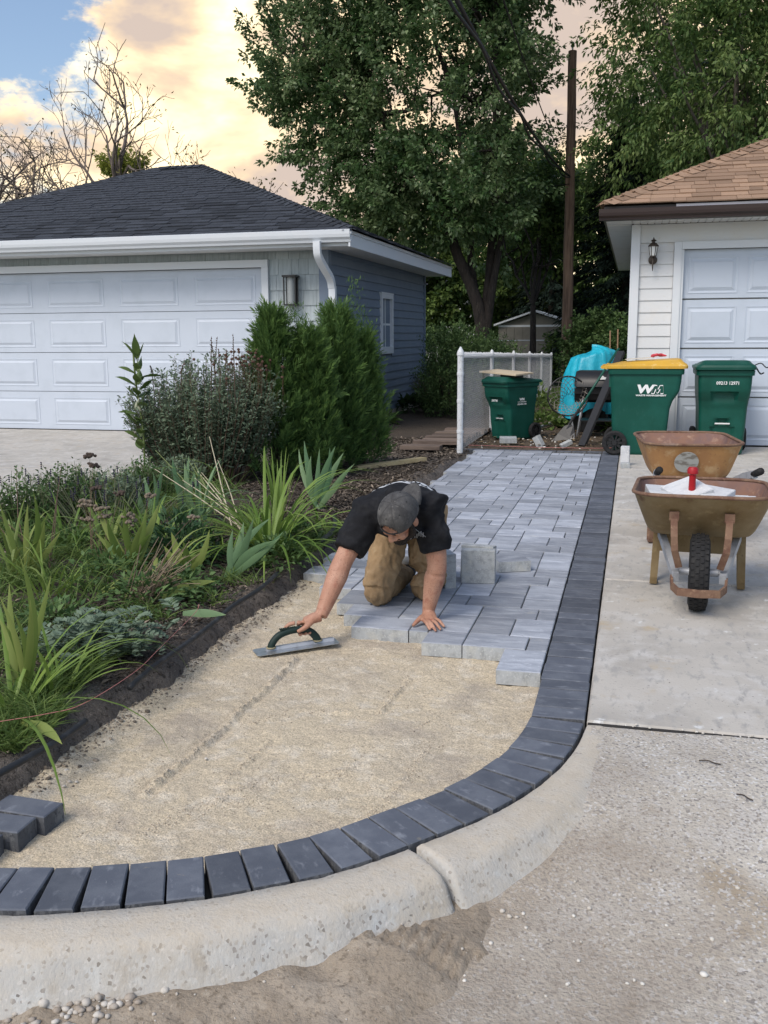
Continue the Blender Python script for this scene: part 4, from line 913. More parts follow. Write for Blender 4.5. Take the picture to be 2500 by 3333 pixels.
wm_logo(bl, .10, .775, 1.12, -.3015)
b = MB(); b.loft([[(.02, -.2, 1.10), (.30, -.2, 1.112), (.30, .1, 1.112), (.02, .1, 1.10)], [(.02, -.2, 1.112), (.30, -.2, 1.124), (.30, .1, 1.124), (.02, .1, 1.112)]])
fl = empty('litter', (.10, 12.06, 1.115), label='pale flattened carton lying on the yellow bin lid', cat='litter')
b = MB(); b.add([(-.20, -.22, .0), (.12, -.24, .022), (.14, -.02, .026), (-.18, .02, .004), (-.20, -.22, .004), (.12, -.24, .026), (.14, -.02, .030), (-.18, .02, .008)], [(3, 2, 1, 0), (4, 5, 6, 7), (0, 1, 5, 4), (1, 2, 6, 5), (2, 3, 7, 6), (3, 0, 4, 7)]); b.build('carton', mat('pale_carton', (.62, .56, .45), .8), fl)
b = MB(); b.tube(spline([(.10, -.1, .04), (.16, -.14, .055), (.22, -.08, .05), (.27, -.12, .045)], 10), [.012, .02, .018, .02, .015, .022, .02, .016, .012, .006], 6); b.build('wrapper', mat('red_wrapper', (.55, .06, .08), .5), fl)
br = make_bin('wheeled_bin', (1.035, 12.30, 0), R(-90), 'green wheeled bin with green lid facing front before the garage door', M_binl, .985)
decal(br, text_mesh('09213 12971', .052, M_prt, .0012, 0, .95), (.4525, .03, .86), 'front')
b = MB(); b.tube(spline([(0, 0, 0), (.06, -.02, .02), (.12, 0, -.03), (.18, .02, -.01)], 12), .007, 5); b.tube(spline([(.01, 0, -.03), (.06, 0, -.10), (.10, .02, -.09)], 10), .009, 5)
tag(b.build('bungee_strap', M_black, None, True, loc=(1.37, 12.05, 1.05)), 'black strap hanging from the right corner of the green lid', 'strap')
bs = make_bin('wheeled_bin', (-1.60, 13.45, 0), R(-128), 'small green wheeled bin with a board on its lid by the fence', M_binl, .76)
decal(bs, text_mesh('3597740', .055, M_prt, .0008, 0, .8), (.4495, .0, .70), 'front')
if True:
    for tx, sz, zz, bo in (('WM', .06, .72, .003), ('WASTE MANAGEMENT', .020, .675, .0006), ('952-890-1100', .036, .635, .001)):
        o = link('lettering', text_mesh(tx, sz, M_prt, bo, 0, 1.1), bs, (.06, .3005, zz), (R(90), 0, R(180)))
bp = MB(); bp.cbox(-.31, .31, -.20, .20, 0, .022, .002); tag(bp.build('board', mat('raw_plywood', (.55, .46, .33), .7, noise=[(6, (.47, .38, .26), .45, .65, 4, (.2, 1.5, 1))]), None, loc=(-1.68, 13.36, .895), rot=(R(2), R(3), R(-30))), 'pale square board lying on the small bin by the fence', 'board')
b = MB(); b.box(-.12, .12, -.1, .1, 0, .05); tag(b.build('spacer_block', M_black, None, loc=(-1.61, 13.42, .835), rot=(0, 0, R(-30))), 'dark block under the pale board on the small bin', 'block')

# ---- wheelbarrows
M_tub1 = mat('worn_olive_steel', (.26, .195, .105), .7, spec=.35, noise=[(4, (.20, .135, .06), .42, .62, 5), (14, (.30, .225, .115), .55, .70, 5), (9, (.15, .085, .045), .60, .74, 6), (50, (.10, .06, .035), .66, .75, 4)], bump=[(8, .15, .01)])
M_tub2 = mat('worn_orange_steel', (.44, .235, .090), .7, spec=.35, noise=[(5, (.37, .19, .08), .42, .62, 5), (12, (.50, .33, .17), .54, .70, 5), (9, (.20, .085, .045), .60, .72, 6), (40, (.13, .06, .04), .66, .74, 4)], bump=[(8, .15, .01)])
M_rust = mat('rusty_steel', (.19, .115, .075), .8, noise=[(12, (.13, .065, .045), .45, .62, 5), (30, (.28, .18, .115), .56, .70, 4), (5, (.28, .21, .17), .58, .75, 5)])
M_rin = mat('rusty_tub_inside', (.23, .125, .085), .8, noise=[(5, (.17, .105, .095), .42, .62, 5), (14, (.34, .22, .155), .56, .70, 5), (3, (.26, .20, .19), .55, .72, 5), (10, (.5, .44, .36), .70, .80, 5)])
M_galv = mat('galvanised_steel', (.42, .44, .47), .5, metal=.3, noise=[(12, (.30, .31, .33), .5, .65, 4)])
def tub(g, L, W_, m, depth=.24, n=34, front_run=.30, back_run=.10, tilt=0., rimz=.62):
    """open tub, local x along (front = -x), z up; rim at z=rimz"""
    def ring(t, off=0.):          # t 0 rim .. 1 floor
        x0 = -L/2+front_run*t**1.15; x1 = L/2-back_run*t; w = W_/2-(.075)*t**1.0
        r = .16-.05*t; z = rimz-depth*t+off
        return [(x+0., y, z+tilt*x+.03*(1-t)*max(0, (-x/L))**2*0) for x, y in rrect(x0, x1, -w, w, r, 7, 5)]
    ts = [0, .12, .3, .5, .7, .85, .94, .985, 1.0]
    outer = []
    for t in ts:
        sh = .0 if t < .8 else .035*((t-.8)/.2)**2; rr = ring(t); c = np.mean(np.array(rr), 0); outer.append([(c[0]+(x-c[0])*(1-sh), c[1]+(y-c[1])*(1-sh*1.3), z) for x, y, z in rr])
    b = MB(); b.loft(outer, cap=False); k = len(outer)-1; nn = len(outer[0]); b.f.append(tuple(k*nn+i for i in range(nn))); b.build('tub', m, g, angle=45)
    inner = [[(x*(1-.004), y*(1-.008), z+.004) for x, y, z in r] for r in outer]
    b = MB(); b.loft(inner, cap=False); b.f.append(tuple(k*nn+i for i in range(nn))); o = b.build('tub_inside', M_rin, g, angle=45)
    r0_ = outer[0]; b = MB(); P_ = [Vector(p) for p in r0_]; rings = []
    for i, p in enumerate(P_):
        t = (P_[(i+1) % nn]-P_[i-1]).normalized(); nrm = Vector((t.y, -t.x, 0)); rings.append([p+nrm*.012*math.cos(a)+Vector((0, 0, .010*math.sin(a))) for a in np.linspace(0, 2*math.pi, 8, endpoint=False)])
    b.loft(rings+[rings[0]], cap=False); b.build('rolled_rim', M_rust, g, True)
def wheelbarrow(name, loc, rz, label, m, L=.84, W_=.68, rimz=.61, sticker=False, tilt=0., depth=.25):
    g = empty(name, loc, rz, label=label, cat='wheelbarrow', group='wheelbarrows')
    tub(g, L, W_, m, rimz=rimz, tilt=tilt, depth=depth); fz = rimz-depth
    wx = -.30
    My = Matrix.Translation((wx, 0, .20)) @ Matrix.Rotation(R(90), 4, 'X')
    b = MB(); b.lathe([(.12, -.040), (.165, -.050), (.188, -.042), (.197, -.022), (.199, 0), (.197, .022), (.188, .042), (.165, .050), (.12, .040), (.11, 0)], 40, My, cap=False); wh = b.build('wheel', M_tyre, g, angle=50)
    b = MB()
    for k in range(36):
        a = 2*math.pi*k/36
        for j, yy in enumerate((-.033, -.011, .011, .033)):
            aa = a+(.087 if j % 2 else 0); c_, s_ = math.cos(aa), math.sin(aa); r_ = .1965 if abs(yy) < .02 else .190; Mt = My @ Matrix.Rotation(aa, 4, 'Z') @ Matrix.Translation((r_, 0, yy)); b.box(-.006, .006, -.0125, .0125, -.0085, .0085, Mt)
    b.build('tread_blocks', M_tyre, wh)
    b = MB(); b.lathe([(.115, -.03), (.12, -.036), (.10, -.012), (.04, -.010), (.03, -.03), (.03, .03), (.04, .010), (.10, .012), (.12, .036), (.115, .03)], 28, My, cap=False); b.build('rim', M_galv, wh, angle=40)
    b = MB(); b.tube([My @ Vector((0, 0, -.135)), My @ Vector((0, 0, .135))], .011, 8); b.tube([My @ Vector((0, 0, -.095)), My @ Vector((0, 0, .095))], .020, 10); b.build('axle', M_galv, g, angle=40)
    for s in (-1, 1):                     # frame rails converge on the axle
        b = MB(); rect_sweep(b, [(-.38, s*.115, .185), (-.30, s*.125, .20), (0, s*.19, fz-.045), (.40, s*.245, fz-.01), (.62, s*.275, fz+.06), (.80, s*.29, fz+.10)], .034, .046, (0, 1, 0)); b.build('rail', M_galv if s < 0 else M_galv, g)
        b = MB(); b.tube([(.78, s*.289, fz+.098), (.92, s*.295, fz+.135)], [.021, .023], 10); b.build('grip', M_tyre, g, True)
        b = MB(); rect_sweep(b, [(-.365, s*.10, .235), (-.40, s*.125, .33), (-.40+.0, s*.13, .40), (-.345, s*.135, .485), (-.333, s*.135, .50)], .034, .012, (0, 1, 0)); b.box(-.352, -.325, s*.135-.024, s*.135+.024, .475, .52); b.build('brace', M_rust, g)
        b = MB(); xl = .17; y0_ = s*.225; pts = [(xl-.05, y0_, fz-.02), (xl-.035, s*.235, .05), (xl-.02, s*.237, .012), (xl+.03, s*.238, .010), (xl+.085, s*.238, .012), (xl+.10, s*.236, .05), (xl+.17, y0_, fz-.02)]; rect_sweep(b, pts, .040, .006, (0, 1, 0)); b.build('leg', M_rust if m is not M_tub1 else m, g)
    b = MB(); b.box(.12, .126, -.225, .225, .21, fz-.03); b.build('cross_panel', m, g)
    b = MB(); rect_sweep(b, [(-.36, -.135, .175), (-.43, -.13, .150), (-.50, -.10, .14), (-.512, 0, .138), (-.50, .10, .14), (-.43, .13, .150), (-.36, .135, .175)], .040, .012, (0, 0, 1)); b.build('nose_guard', M_rust, g)
    for yy in (-.06, .06): pass
    return g
w1 = wheelbarrow('wheelbarrow', (.385, 5.43, 0), R(90-3), 'olive tan wheelbarrow loaded with pale pavers, wheel towards the viewer', M_tub1, rimz=.60, tilt=-.03, W_=.69)
w2 = wheelbarrow('wheelbarrow', (.375, 7.02, 0), R(-90+6), 'orange rusty empty wheelbarrow with round worn sticker behind the other', M_tub2, L=.86, W_=.64, rimz=.70, depth=.235)
b = MB(); b.lathe([(.078, 0), (.078, .0015)], 28, Matrix.Translation((.4005, -.055, .552)) @ Matrix.Rotation(R(90), 4, 'Y') @ Matrix.Rotation(R(0), 4, 'X'))
st = b.build('sticker', mat('worn_sticker', (.42, .42, .39), .6, noise=[(25, (.22, .20, .17), .5, .6, 5, (1, .4, 1)), (8, (.25, .30, .33), .55, .62, 3)]), w2)
st.rotation_euler = (0, R(23), 0); st.location = (-.185, 0, .232)
# pavers loaded in the tub
M_pale = mat('pale_dusty_paver', (.60, .61, .62), .85, noise=[(20, (.50, .51, .53), .45, .65, 5, (.4, 1.4, 1)), (60, (.70, .70, .69), .55, .7, 4)], bump=[(90, .5, .003)])
def tp(x, y, z, rot, w, d, lb, k): 
    o = link('loose_paver', paver_mesh(w, d, (M_pale, M_pale), .062), None, (x, y, z), rot); tag(o, lb, 'paver', 'pavers in the wheelbarrow')
tp(.20, 5.42, .585, (0, R(3), R(4)), .20, .28, 'pale paver at the left of the wheelbarrow load', 0)
tp(.30, 5.32, .612, (R(14), R(-16), R(30)), .19, .20, 'pale paver tilted up beside the red handle', 1)
tp(.42, 5.33, .598, (R(6), R(5), R(-24)), .20, .20, 'pale paver right of the red handle', 2)
tp(.56, 5.28, .568, (0, 0, R(3)), .20, .20, 'pale paver at the right end of the wheelbarrow load', 3)
tp(.33, 5.34, .545, (0, 0, 0), .28, .19, 'pale paver under the red handle at the front of the tub', 4)
tp(.50, 5.48, .54, (0, 0, 0), .28, .19, 'pale paver low at the back of the wheelbarrow load', 5)
M_red = mat('red_rubber', (.36, .012, .018), .45)
mt = empty('mallet', (.325, 5.30, .47), label='red handled mallet standing upright in the olive wheelbarrow', cat='mallet')
b = MB(); b.lathe([(.016, .0), (.017, .06), (.019, .12), (.017, .20), (.019, .215), (.028, .222), (.028, .245), (.020, .255)], 14); b.build('handle', M_red, mt, angle=40)
b = MB(); b.tube([(-.07, 0, .0), (.07, 0, .0)], .035, 14); b.build('head', M_tyre, mt, angle=40)

# ---- pale concrete blocks by the border end
for i, (z, r_, hgt, lb) in enumerate(((0, 4, .055, 'short grey block lying in front of the upright block by the bin'), (0, -5, .21, 'upright pale concrete block standing by the bin wheel'))):
    b = MB(); b.cbox(-.045, .045, -.045, .045, 0, hgt, .004); tag(b.build('concrete_block', M_pale if i else M_pavs, None, loc=(-.05 if i else -.045, 10.83 if i else 10.62, .001), rot=(0, 0, R(r_))), lb, 'block', 'small blocks by the bin')
# broken pavers on the yard soil
for x, y, rot, sz, lb in ((-1.55, 12.62, (R(4), 0, R(10)), (.22, .14, .07), 'broken grey paver beside the small bin wheel'), (-1.17, 12.55, (R(12), R(60), R(-15)), (.17, .09, .08), 'grey paver leaning on end in the yard soil'), (-.78, 12.38, (R(5), R(-22), R(30)), (.15, .07, .05), 'small grey paver offcut near the dark post')):
    w, d, h = sz; b = MB(); b.cbox(-w/2, w/2, -d/2, d/2, 0, h, .006); tag(b.build('paver_offcut', M_pavs, None, loc=(x, y, .03), rot=rot), lb, 'paver', 'offcuts on the yard')
# pink mason's line
M_line = mat('pink_string', (.50, .20, .18), .8)
b = MB(); b.tube(spline([(-2.0, 12.20, .03), (-1.2, 12.21, .02), (-.4, 12.2, .025), (-.05, 12.21, .05)], 20), .003, 4)
tag(b.build('string_line', M_line, None, True), 'pink string line stretched across the far end of the path', 'string', 'pink string lines')

# ---- grill, tarp, hoop, tools between the yard and the bins
M_tarp = mat('turquoise_tarp', (.012, .36, .50), .38, spec=.5, noise=[(5, (.02, .45, .60), .45, .65, 4)], bump=[(14, .5, .02), (40, .3, .006)])
gr = empty('grill', (-.40, 13.95, 0), label='black barrel grill on grey legs behind the yellow-lid bin', cat='grill')
b = MB(); b.loft([[(-.38+o, y*.8, z) for y, z in ((-.26, .60), (-.27, .68), (-.20, .52), (0, .47), (.2, .52), (.27, .68))] for o in (0, .76)]); b.build('firebox', M_black, gr, angle=40)
b = MB(); pr_ = [(.28*math.cos(a), .70+.22*math.sin(a)) for a in np.linspace(0, math.pi, 12)]
b.loft([[(xx, y*k_, .70+(z-.70)*k_) for y, z in pr_] for xx, k_ in ((-.385, .6), (-.37, .92), (-.33, 1), (.33, 1), (.37, .92), (.385, .6))]); b.build('lid', M_black, gr, angle=50)
b = MB(); b.prism([(-.07, 0), (.07, 0), (.05, .03), (.02, .035), (.0, .055), (-.025, .03), (-.05, .025)], -.296, -.292, lambda u, v, d: (u, d*.93, v+.80)); b.build('badge', M_prt, gr)
for sx in (-1, 1):
    for sy in (-1, 1):
        b = MB(); b.tube([(sx*.26, sy*.16, .54), (sx*.33, sy*.24, 0)], .014, 8); b.build('leg', M_galv, gr, True)
b = MB(); b.box(-.30, .30, -.2, .2, .22, .235); b.build('shelf', M_black, gr)
def tarp_mesh():
    nu, nv = 60, 40; V = []; 
    for i in range(nv):
        for j in range(nu):
            u = j/(nu-1)*2*math.pi; t = i/(nv-1)
            cu_, su_ = math.cos(u), math.sin(u); nz_ = float(fbm(np.array(2.5+cu_*1.6), np.array(2.5+su_*1.6+t), 2.2, 3)-.5)
            r = .36*math.sin(min(1, t*1.35)*math.pi/2)**.75*(1+.35*nz_)+.16*max(0, t-.5)*max(0, -math.cos(u-.5))+.035*math.sin(u*7+t*3+2*nz_)*t+.025*math.sin(u*13+2)*t
            z = 1.17-.34*t**2.0-1.05*max(0, t-.42)**1.1+.12*nz_*(1-t)-.12*su_*t*t+.06*math.sin(u*4+1)*t*t+.07*cu_*(1-t)
            V.append((r*math.cos(u)*1.02, r*math.sin(u)*.8, z-.10*max(0, math.sin(u-2.6))*t))
    i = np.arange(nu*nv).reshape(nv, nu); Fq = np.stack([i[:-1, :-1], i[:-1, 1:], i[1:, 1:], i[1:, :-1]], -1).reshape(-1, 4); return npmesh('tarp', V, Fq, M_tarp, False)
tag(link('tarp', tarp_mesh(), None, (-.60, 14.75, 0)), 'bright turquoise tarp draped over a heap behind the grill', 'tarp')
b = MB(); b.lathe([(.26, .0), (.27, .5), (.15, .85)], 14); tag(b.build('covered_heap', M_black, None, loc=(-.60, 14.75, 0)), 'dark heap standing under the turquoise tarp', 'heap')
hp = empty('net_hoop', (-.86, 13.62, .0), R(0), label='black hoop with torn string net leaning before the grill', cat='hoop')
hc = Vector((0, 0, .575)); Mh = Matrix.Translation(hc) @ Matrix.Rotation(R(14), 4, 'Z') @ Matrix.Rotation(R(84), 4, 'X')
b = MB(); rr = .275; b.tube([Mh @ Vector((rr*math.cos(a), rr*.98*math.sin(a), 0)) for a in np.linspace(0, 2*math.pi, 49)], .011, 8, cap=False); b.build('ring', M_black, hp, True)
b = MB(); nr = random.Random(2)
M_net = mat('grey_net_string', (.30, .27, .24), .9)
for k in range(16):
    a0 = 2*math.pi*k/16; pts1, pts2 = [], []
    for j in range(6):
        f_ = j/5; r_ = rr*(1-.72*f_); zz = -.22*f_
        for pts, s in ((pts1, 1), (pts2, -1)):
            a = a0+s*f_*1.2+nr.uniform(-.08, .08); pts.append(Mh @ Vector((r_*math.cos(a)+.06*f_, r_*math.sin(a)-.05*f_, zz+nr.uniform(-.02, .02))))
    b.tube(pts1, .004, 4); b.tube(pts2, .004, 4)
b.build('net', M_net, hp, True)
b = MB(); b.tube([hc+Vector((.05, .05, -.27)), (.10, .08, 0)], .013, 6); b.build('stand', M_galv, hp)
sv = empty('shovel', (-.86, 13.15, 0), label='green handled shovel leaning with its blade on the soil', cat='shovel')
a_, c_ = Vector((-.02, .05, .10)), Vector((.66, .55, 1.22))
b = MB(); b.tube([a_+(c_-a_)*.22, c_], .017, 8); b.build('handle', mat('green_handle', (.012, .085, .060), .4), sv, True)
b = MB(); b.tube([a_+(c_-a_)*.05, a_+(c_-a_)*.28], [.016, .022], 8); b.loft([[(-.01, .06, .20), (.13, 0, .12), (.11, .03, .21), (.05, .07, .22)], [(-.09, 0, .10), (.08, -.05, .03), (.07, -.03, .06), (-.05, .03, .12)], [(-.16, -.03, .015), (-.13, -.045, .005), (-.13, -.035, .012), (-.15, -.025, .018)]]); b.build('blade', M_black, sv)
b = MB(); b.bar((-.60, 12.62, 0), (-.16, 13.35, 1.18), .10, .045); tag(b.build('dark_post', M_black, None), 'black flat post leaning between the hoop and the yellow-lid bin', 'post')
for i, (x, h_) in enumerate(((-.33, 1.46), (-.22, 1.48))):
    b = MB(); b.tube([(x, 15.1, 0), (x-.02, 14.9, h_)], .012, 6); tag(b.build('stake', mat('tan_stake', (.24, .15, .09), .8), None, True), ['thin tan stake rising behind the turquoise tarp, left of two', 'thin tan stake rising behind the turquoise tarp, right of two'][i], 'stake', 'stakes behind the tarp')
b = MB(); b.bar((-1.44, 14.2, .02), (-1.22, 15.3, .05), .03, .03); tag(b.build('stick', M_galv, None), 'pale grey stick lying on the yard soil', 'stick')
b = MB(); b.cbox(-1.6, .0, 16.3, 16.55, .0, .05, .005); tag(b.build('grey_board', M_shed, None), 'weathered grey board lying flat at the far side of the yard', 'board')

# ---- things in the planting bed: plank, wooden walk boards, irrigation tube, rear bed edging, chair
M_lum = mat('new_lumber', (.50, .40, .22), .75, noise=[(6, (.42, .32, .17), .45, .62, 4, (.15, 2, 2)), (30, (.56, .46, .28), .55, .7, 4, (.1, 2, 2))])
M_oldw = mat('old_deck_wood', (.17, .13, .105), .9, noise=[(8, (.085, .062, .052), .45, .62, 5, (.15, 2, 1)), (30, (.19, .15, .12), .56, .7, 4, (.1, 2, 1))], bump=[(40, .4, .004, (.1, 2, 1))], rnd=.25)
b = MB(); b.bar((-2.74, 9.52, .075), (-2.18, 10.30, .085), .09, .04); tag(b.build('lumber', M_lum, None), 'new yellow lumber offcut lying on the mulch', 'lumber')
wk = empty('board_walk', (-2.4, 11.7, 0), label='walk of dark weathered boards between blue garage and fence', cat='boardwalk')
for i in range(12):
    b = MB(); L_ = .58 if i else .50; b.cbox(-L_/2, L_/2, 0, .15 if i else .2, .0, .045 if i else .05, .004); b.build('board', M_oldw, wk, loc=(-.02+.012*i+random.uniform(-.02, .02)-(.10 if i == 0 else 0), (-.05 if i == 0 else .06)+.19*i+.25*(i > 0)*.4, .0+.015*(i % 3 == 1)+(.03 if i else .02)), rot=(0, 0, R(random.uniform(-3, 3))))
M_tube = mat('black_poly_tube', (.022, .024, .027), .55, noise=[(20, (.055, .058, .062), .5, .7, 4)])
tp_ = [gd(x, y, .07) for x, y in ((-30, 1690), (60, 1640), (130, 1600), (185, 1560))]
b = MB(); b.tube(spline([(p[0], p[1], .075) for p in tp_], 30), .012, 8); b.tube(spline([(-1.93, 2.45, .07), (-1.98, 2.2, .05)], 4), .013, 6)
tag(b.build('edging_tube', M_tube, None, True), 'black plastic tube along the near end of the soil edge', 'tube', 'black edging tube')
tp_ = [gd(x, y, .075) for x, y in ((280, 1488), (335, 1440), (400, 1395), (465, 1345), (505, 1310), (560, 1275), (600, 1240))]
b = MB(); b.tube(spline([(p[0], p[1], .08) for p in tp_], 40), .012, 8)
tag(b.build('edging_tube', M_tube, None, True), 'black plastic tube lying along the mulch beside the iris leaves', 'tube', 'black edging tube')
tp_ = [gd(x, y, .08) for x, y in ((693, 1170), (715, 1152), (724, 1135), (722, 1115))]
b = MB(); b.tube(spline([(p[0], p[1], .085) for p in tp_], 24), .016, 8)
tag(b.build('edging_tube', M_tube, None, True), 'short curved grey tube end poking out behind the weeds', 'tube', 'black edging tube')
ch = empty('garden_chair', (-5.05, 22.6, 0), R(150), label='blue slatted garden chair behind the blue garage', cat='chair')
M_chair = mat('blue_chair_paint', (.14, .20, .42), .5)
for i in range(5):
    b = MB(); hgt = 1.02-.07*abs(i-2); b.box(-.045, .045, 0, .02, .35, hgt, Matrix.Rotation(R(-14), 4, 'X') @ Matrix.Rotation(R((i-2)*4), 4, 'Y')); b.build('back_slat', M_chair, ch, loc=((i-2)*.105, -.25, 0))
for i in range(4):
    b = MB(); b.box(-.27, .27, -.05, .05, 0, .02); b.build('seat_slat', M_chair, ch, loc=(0, -.05+i*.12, .34+i*.02))
for s in (-1, 1):
    b = MB(); b.box(-.02, .02, .30, .38, 0, .55); b.build('leg', M_chair, ch, loc=(s*.28, 0, 0)); b = MB(); b.box(-.02, .02, -.32, -.24, 0, .55); b.build('leg', M_chair, ch, loc=(s*.28, 0, 0))
    b = MB(); b.box(-.06, .06, -.35, .42, .55, .575); b.build('arm', M_chair, ch, loc=(s*.30, 0, 0))

# twigs and leaf bits on the concrete
M_twg = mat('dark_twig', (.06, .045, .035), .9)
for i, (x, y, a, L_, z) in enumerate(((1532, 1663, -12, .035, -.02), (1608, 1732, -35, .028, -.02))):
    q = gd(x, y, z); z = float(apz(q[0], q[1])) if q[1] < 3.47 else 0.; b = MB(); c_, s_ = math.cos(R(a)), math.sin(R(a)); b.tube(spline([(-L_*c_, -L_*s_, .004), (-.2*L_*c_, -.2*L_*s_+.006, .007), (.4*L_*c_, .4*L_*s_-.003, .006), (L_*c_, L_*s_, .004)], 8), .0022, 5)
    tag(b.build('twig', M_twg, None, True, loc=(q[0], q[1], z+.003)), ['thin dark twig on the apron, nearer to the slab joint', 'short dark twig on the apron, farther from the slab joint'][i], 'twig', 'twigs on the concrete')
# ================================================================ FOLIAGE
def unit(v): return v/np.maximum(np.linalg.norm(v, axis=-1, keepdims=True), 1e-9)
def leaf_geo(P_, D_, N_, L_, W_, curl=.12, wide=.45):
    """kite leaves: arrays (n,3),(n,3),(n,3),(n,),(n,) -> verts (4n,3), quads"""
    D_ = unit(D_); S = unit(np.cross(D_, N_)); N2 = np.cross(S, D_); L1 = L_[:, None]; W1 = W_[:, None]/2
    V = np.stack([P_, P_+D_*L1*wide+S*W1+N2*L1*curl, P_+D_*L1-N2*L1*curl*.6, P_+D_*L1*wide-S*W1+N2*L1*curl], 1)
    return V.reshape(-1, 3), np.arange(4*len(P_)).reshape(-1, 4)
def leaf_obj(name, P_, D_, N_, L_, W_, tint, m, parent=None, curl=.12, wide=.45, kind=None):
    V, Fq = leaf_geo(P_, D_, N_, L_, W_, curl, wide); o = link(name, npmesh(name, V, Fq, m, False, {'tint': np.repeat(tint, 4)}), parent)
    if kind: o['kind'] = kind
    return o
def rdir(rg, n): return unit(rg.normal(size=(n, 3)))
def shoots_leaves(rg, base, dirs, length, per, spread, L, W, droop=0., tint0=None, ldroop=.5):
    """leaves along many shoots; returns P,D,N,L,W,tint"""
    n = len(base); t = rg.uniform(.02, 1, (n, per)); ln = length*rg.uniform(.6, 1.25, (n, 1))
    ax = base[:, None]+dirs[:, None]*(t*ln)[..., None]; ax[..., 2] -= droop*(t*ln)**2
    off = rdir(rg, n*per).reshape(n, per, 3); rad = spread*(1.05-.75*t)*rg.uniform(.2, 1, (n, per))
    P_ = ax+off*rad[..., None]; D_ = unit(off*.9+dirs[:, None]*.7+np.array([0, 0, -ldroop])+rg.normal(0, .25, (n, per, 3)))
    N_ = unit(np.array([0, 0, 1.])+rg.normal(0, .55, (n, per, 3))); m = n*per
    ti = rg.uniform(0, .7, m) if tint0 is None else np.clip(np.repeat(tint0, per)+rg.normal(0, .2, m), 0, 1)
    return P_.reshape(-1, 3), D_.reshape(-1, 3), N_.reshape(-1, 3), L*rg.uniform(.65, 1.2, m), W*rg.uniform(.7, 1.2, m), ti
def in_ell(rg, ells, n, lo=.45):
    """points in a union of ellipsoids (centre, radii, weight), biased to the shell; also outward dir"""
    w = np.array([e[2] for e in ells], float); k = rg.choice(len(ells), n, p=w/w.sum()); d = rdir(rg, n); r = rg.uniform(lo**3, 1, n)**(1/3)
    c = np.array([e[0] for e in ells])[k]; a = np.array([e[1] for e in ells])[k]; return c+d*r[:, None]*a, unit(d*a)
M_bark = mat('dark_bark', (.040, .032, .027), .95, noise=[(14, (.022, .018, .016), .45, .62, 5, (1, 1, .25)), (40, (.075, .062, .052), .56, .7, 4, (1, 1, .2))], bump=[(25, .9, .03, (1, 1, .2))])
M_bark2 = mat('grey_bark', (.13, .115, .10), .95, noise=[(14, (.08, .07, .06), .45, .62, 5, (1, 1, .25))], bump=[(25, .8, .02, (1, 1, .2))])
def limb(b, a, c, r0_, r1_, bow=.12, rg=random, n=7):
    a, c = np.array(a, float), np.array(c, float); d = c-a; L = np.linalg.norm(d); s = np.array([rg.uniform(-1, 1), rg.uniform(-1, 1), rg.uniform(-.2, .6)])*bow*L
    pts = [a+d*t+s*4*t*(1-t)*.5+np.array([rg.uniform(-1, 1), rg.uniform(-1, 1), rg.uniform(-1, 1)])*.02*L*(0 < t < 1) for t in np.linspace(0, 1, n)]
    b.tube(pts, [r0_+(r1_-r0_)*t for t in np.linspace(0, 1, n)], 7, cap=False); return pts
def broadleaf(name, base, fork, ells, n, per, leafm, label, seed, L=.13, W=.10, slen=.8, spread=.22, up=.6, droop=.1, trunk_r=.2, nl=16, bark=None, lo=.45, group='trees behind the yards', cat='tree', ldroop=.5, stems=None):
    rg = np.random.default_rng(seed); rr = random.Random(seed); t = empty(name, base, label=label, cat=cat, group=group); bz = np.array(base, float)
    P0, out = in_ell(rg, ells, n, lo); dirs = unit(out*.7+np.array([0, 0, up])+rg.normal(0, .3, (n, 3)))
    tint = rg.uniform(0, .6, n)+.25*(fbm(P0[:, 0], P0[:, 2], .9, 2, seed)-.5)*2
    q = shoots_leaves(rg, P0-bz, dirs, slen, per, spread, L, W, droop, np.clip(tint, 0, 1), ldroop); leaf_obj('crown', *q, leafm, t)
    b = MB(); lz = fork
    tr = [np.zeros(3), np.array([.02, 0, fork*.5]), np.array([0, 0, fork])] if stems is None else None
    if tr: b.tube(spline(tr, 8), np.linspace(trunk_r*1.25, trunk_r*.9, 8), 10)
    ends = []
    fp = np.array([0, 0, fork])
    for sp, sr in (stems or []): pts = b.tube(spline(sp, 12), np.linspace(sr*1.2, sr*.45, 12), 9); ends.append(np.array(sp[-1], float))
    tg, _ = in_ell(rg, ells, nl, .15); tg = tg-bz
    for g_ in tg:
        st = fp if not ends else min(ends, key=lambda e_: np.linalg.norm(e_-g_)); pts = limb(b, st, g_, trunk_r*.45, .02, .15, rr)
        for _ in range(3):
            k = rr.randint(2, 5); e_ = pts[k]+rdir(rg, 1)[0]*rr.uniform(.5, 1.3)+np.array([0, 0, .3]); limb(b, pts[k], e_, .03, .008, .15, rr, 4)
    b.build('trunk', bark or M_bark, t, True); return t
L_map = leafmat('maple_leaf', (.060, .122, .038), (.27, .35, .17), .38, .45, .45)
L_box = leafmat('box_elder_leaf', (.062, .122, .034), (.24, .315, .105), .36, .5)
L_dark = leafmat('dark_tree_leaf', (.055, .105, .030), (.20, .275, .07), .36, .6)
L_spr = leafmat('spruce_needle', (.006, .014, .010), (.018, .036, .024), .1, .7)
L_yel = leafmat('yellow_green_leaf', (.24, .27, .05), (.42, .42, .10), .35, .6)
L_hedge = leafmat('hedge_leaf', (.045, .092, .028), (.15, .23, .08), .28, .55)
def E_(x, y, Y, rx, rz, ry=None, w=None):
    c = pd(x, y, Y); k = Y*1.03*DD/F; return (c, np.array([rx*k, (ry or rx)*k, rz*k]), w or rx*rz)
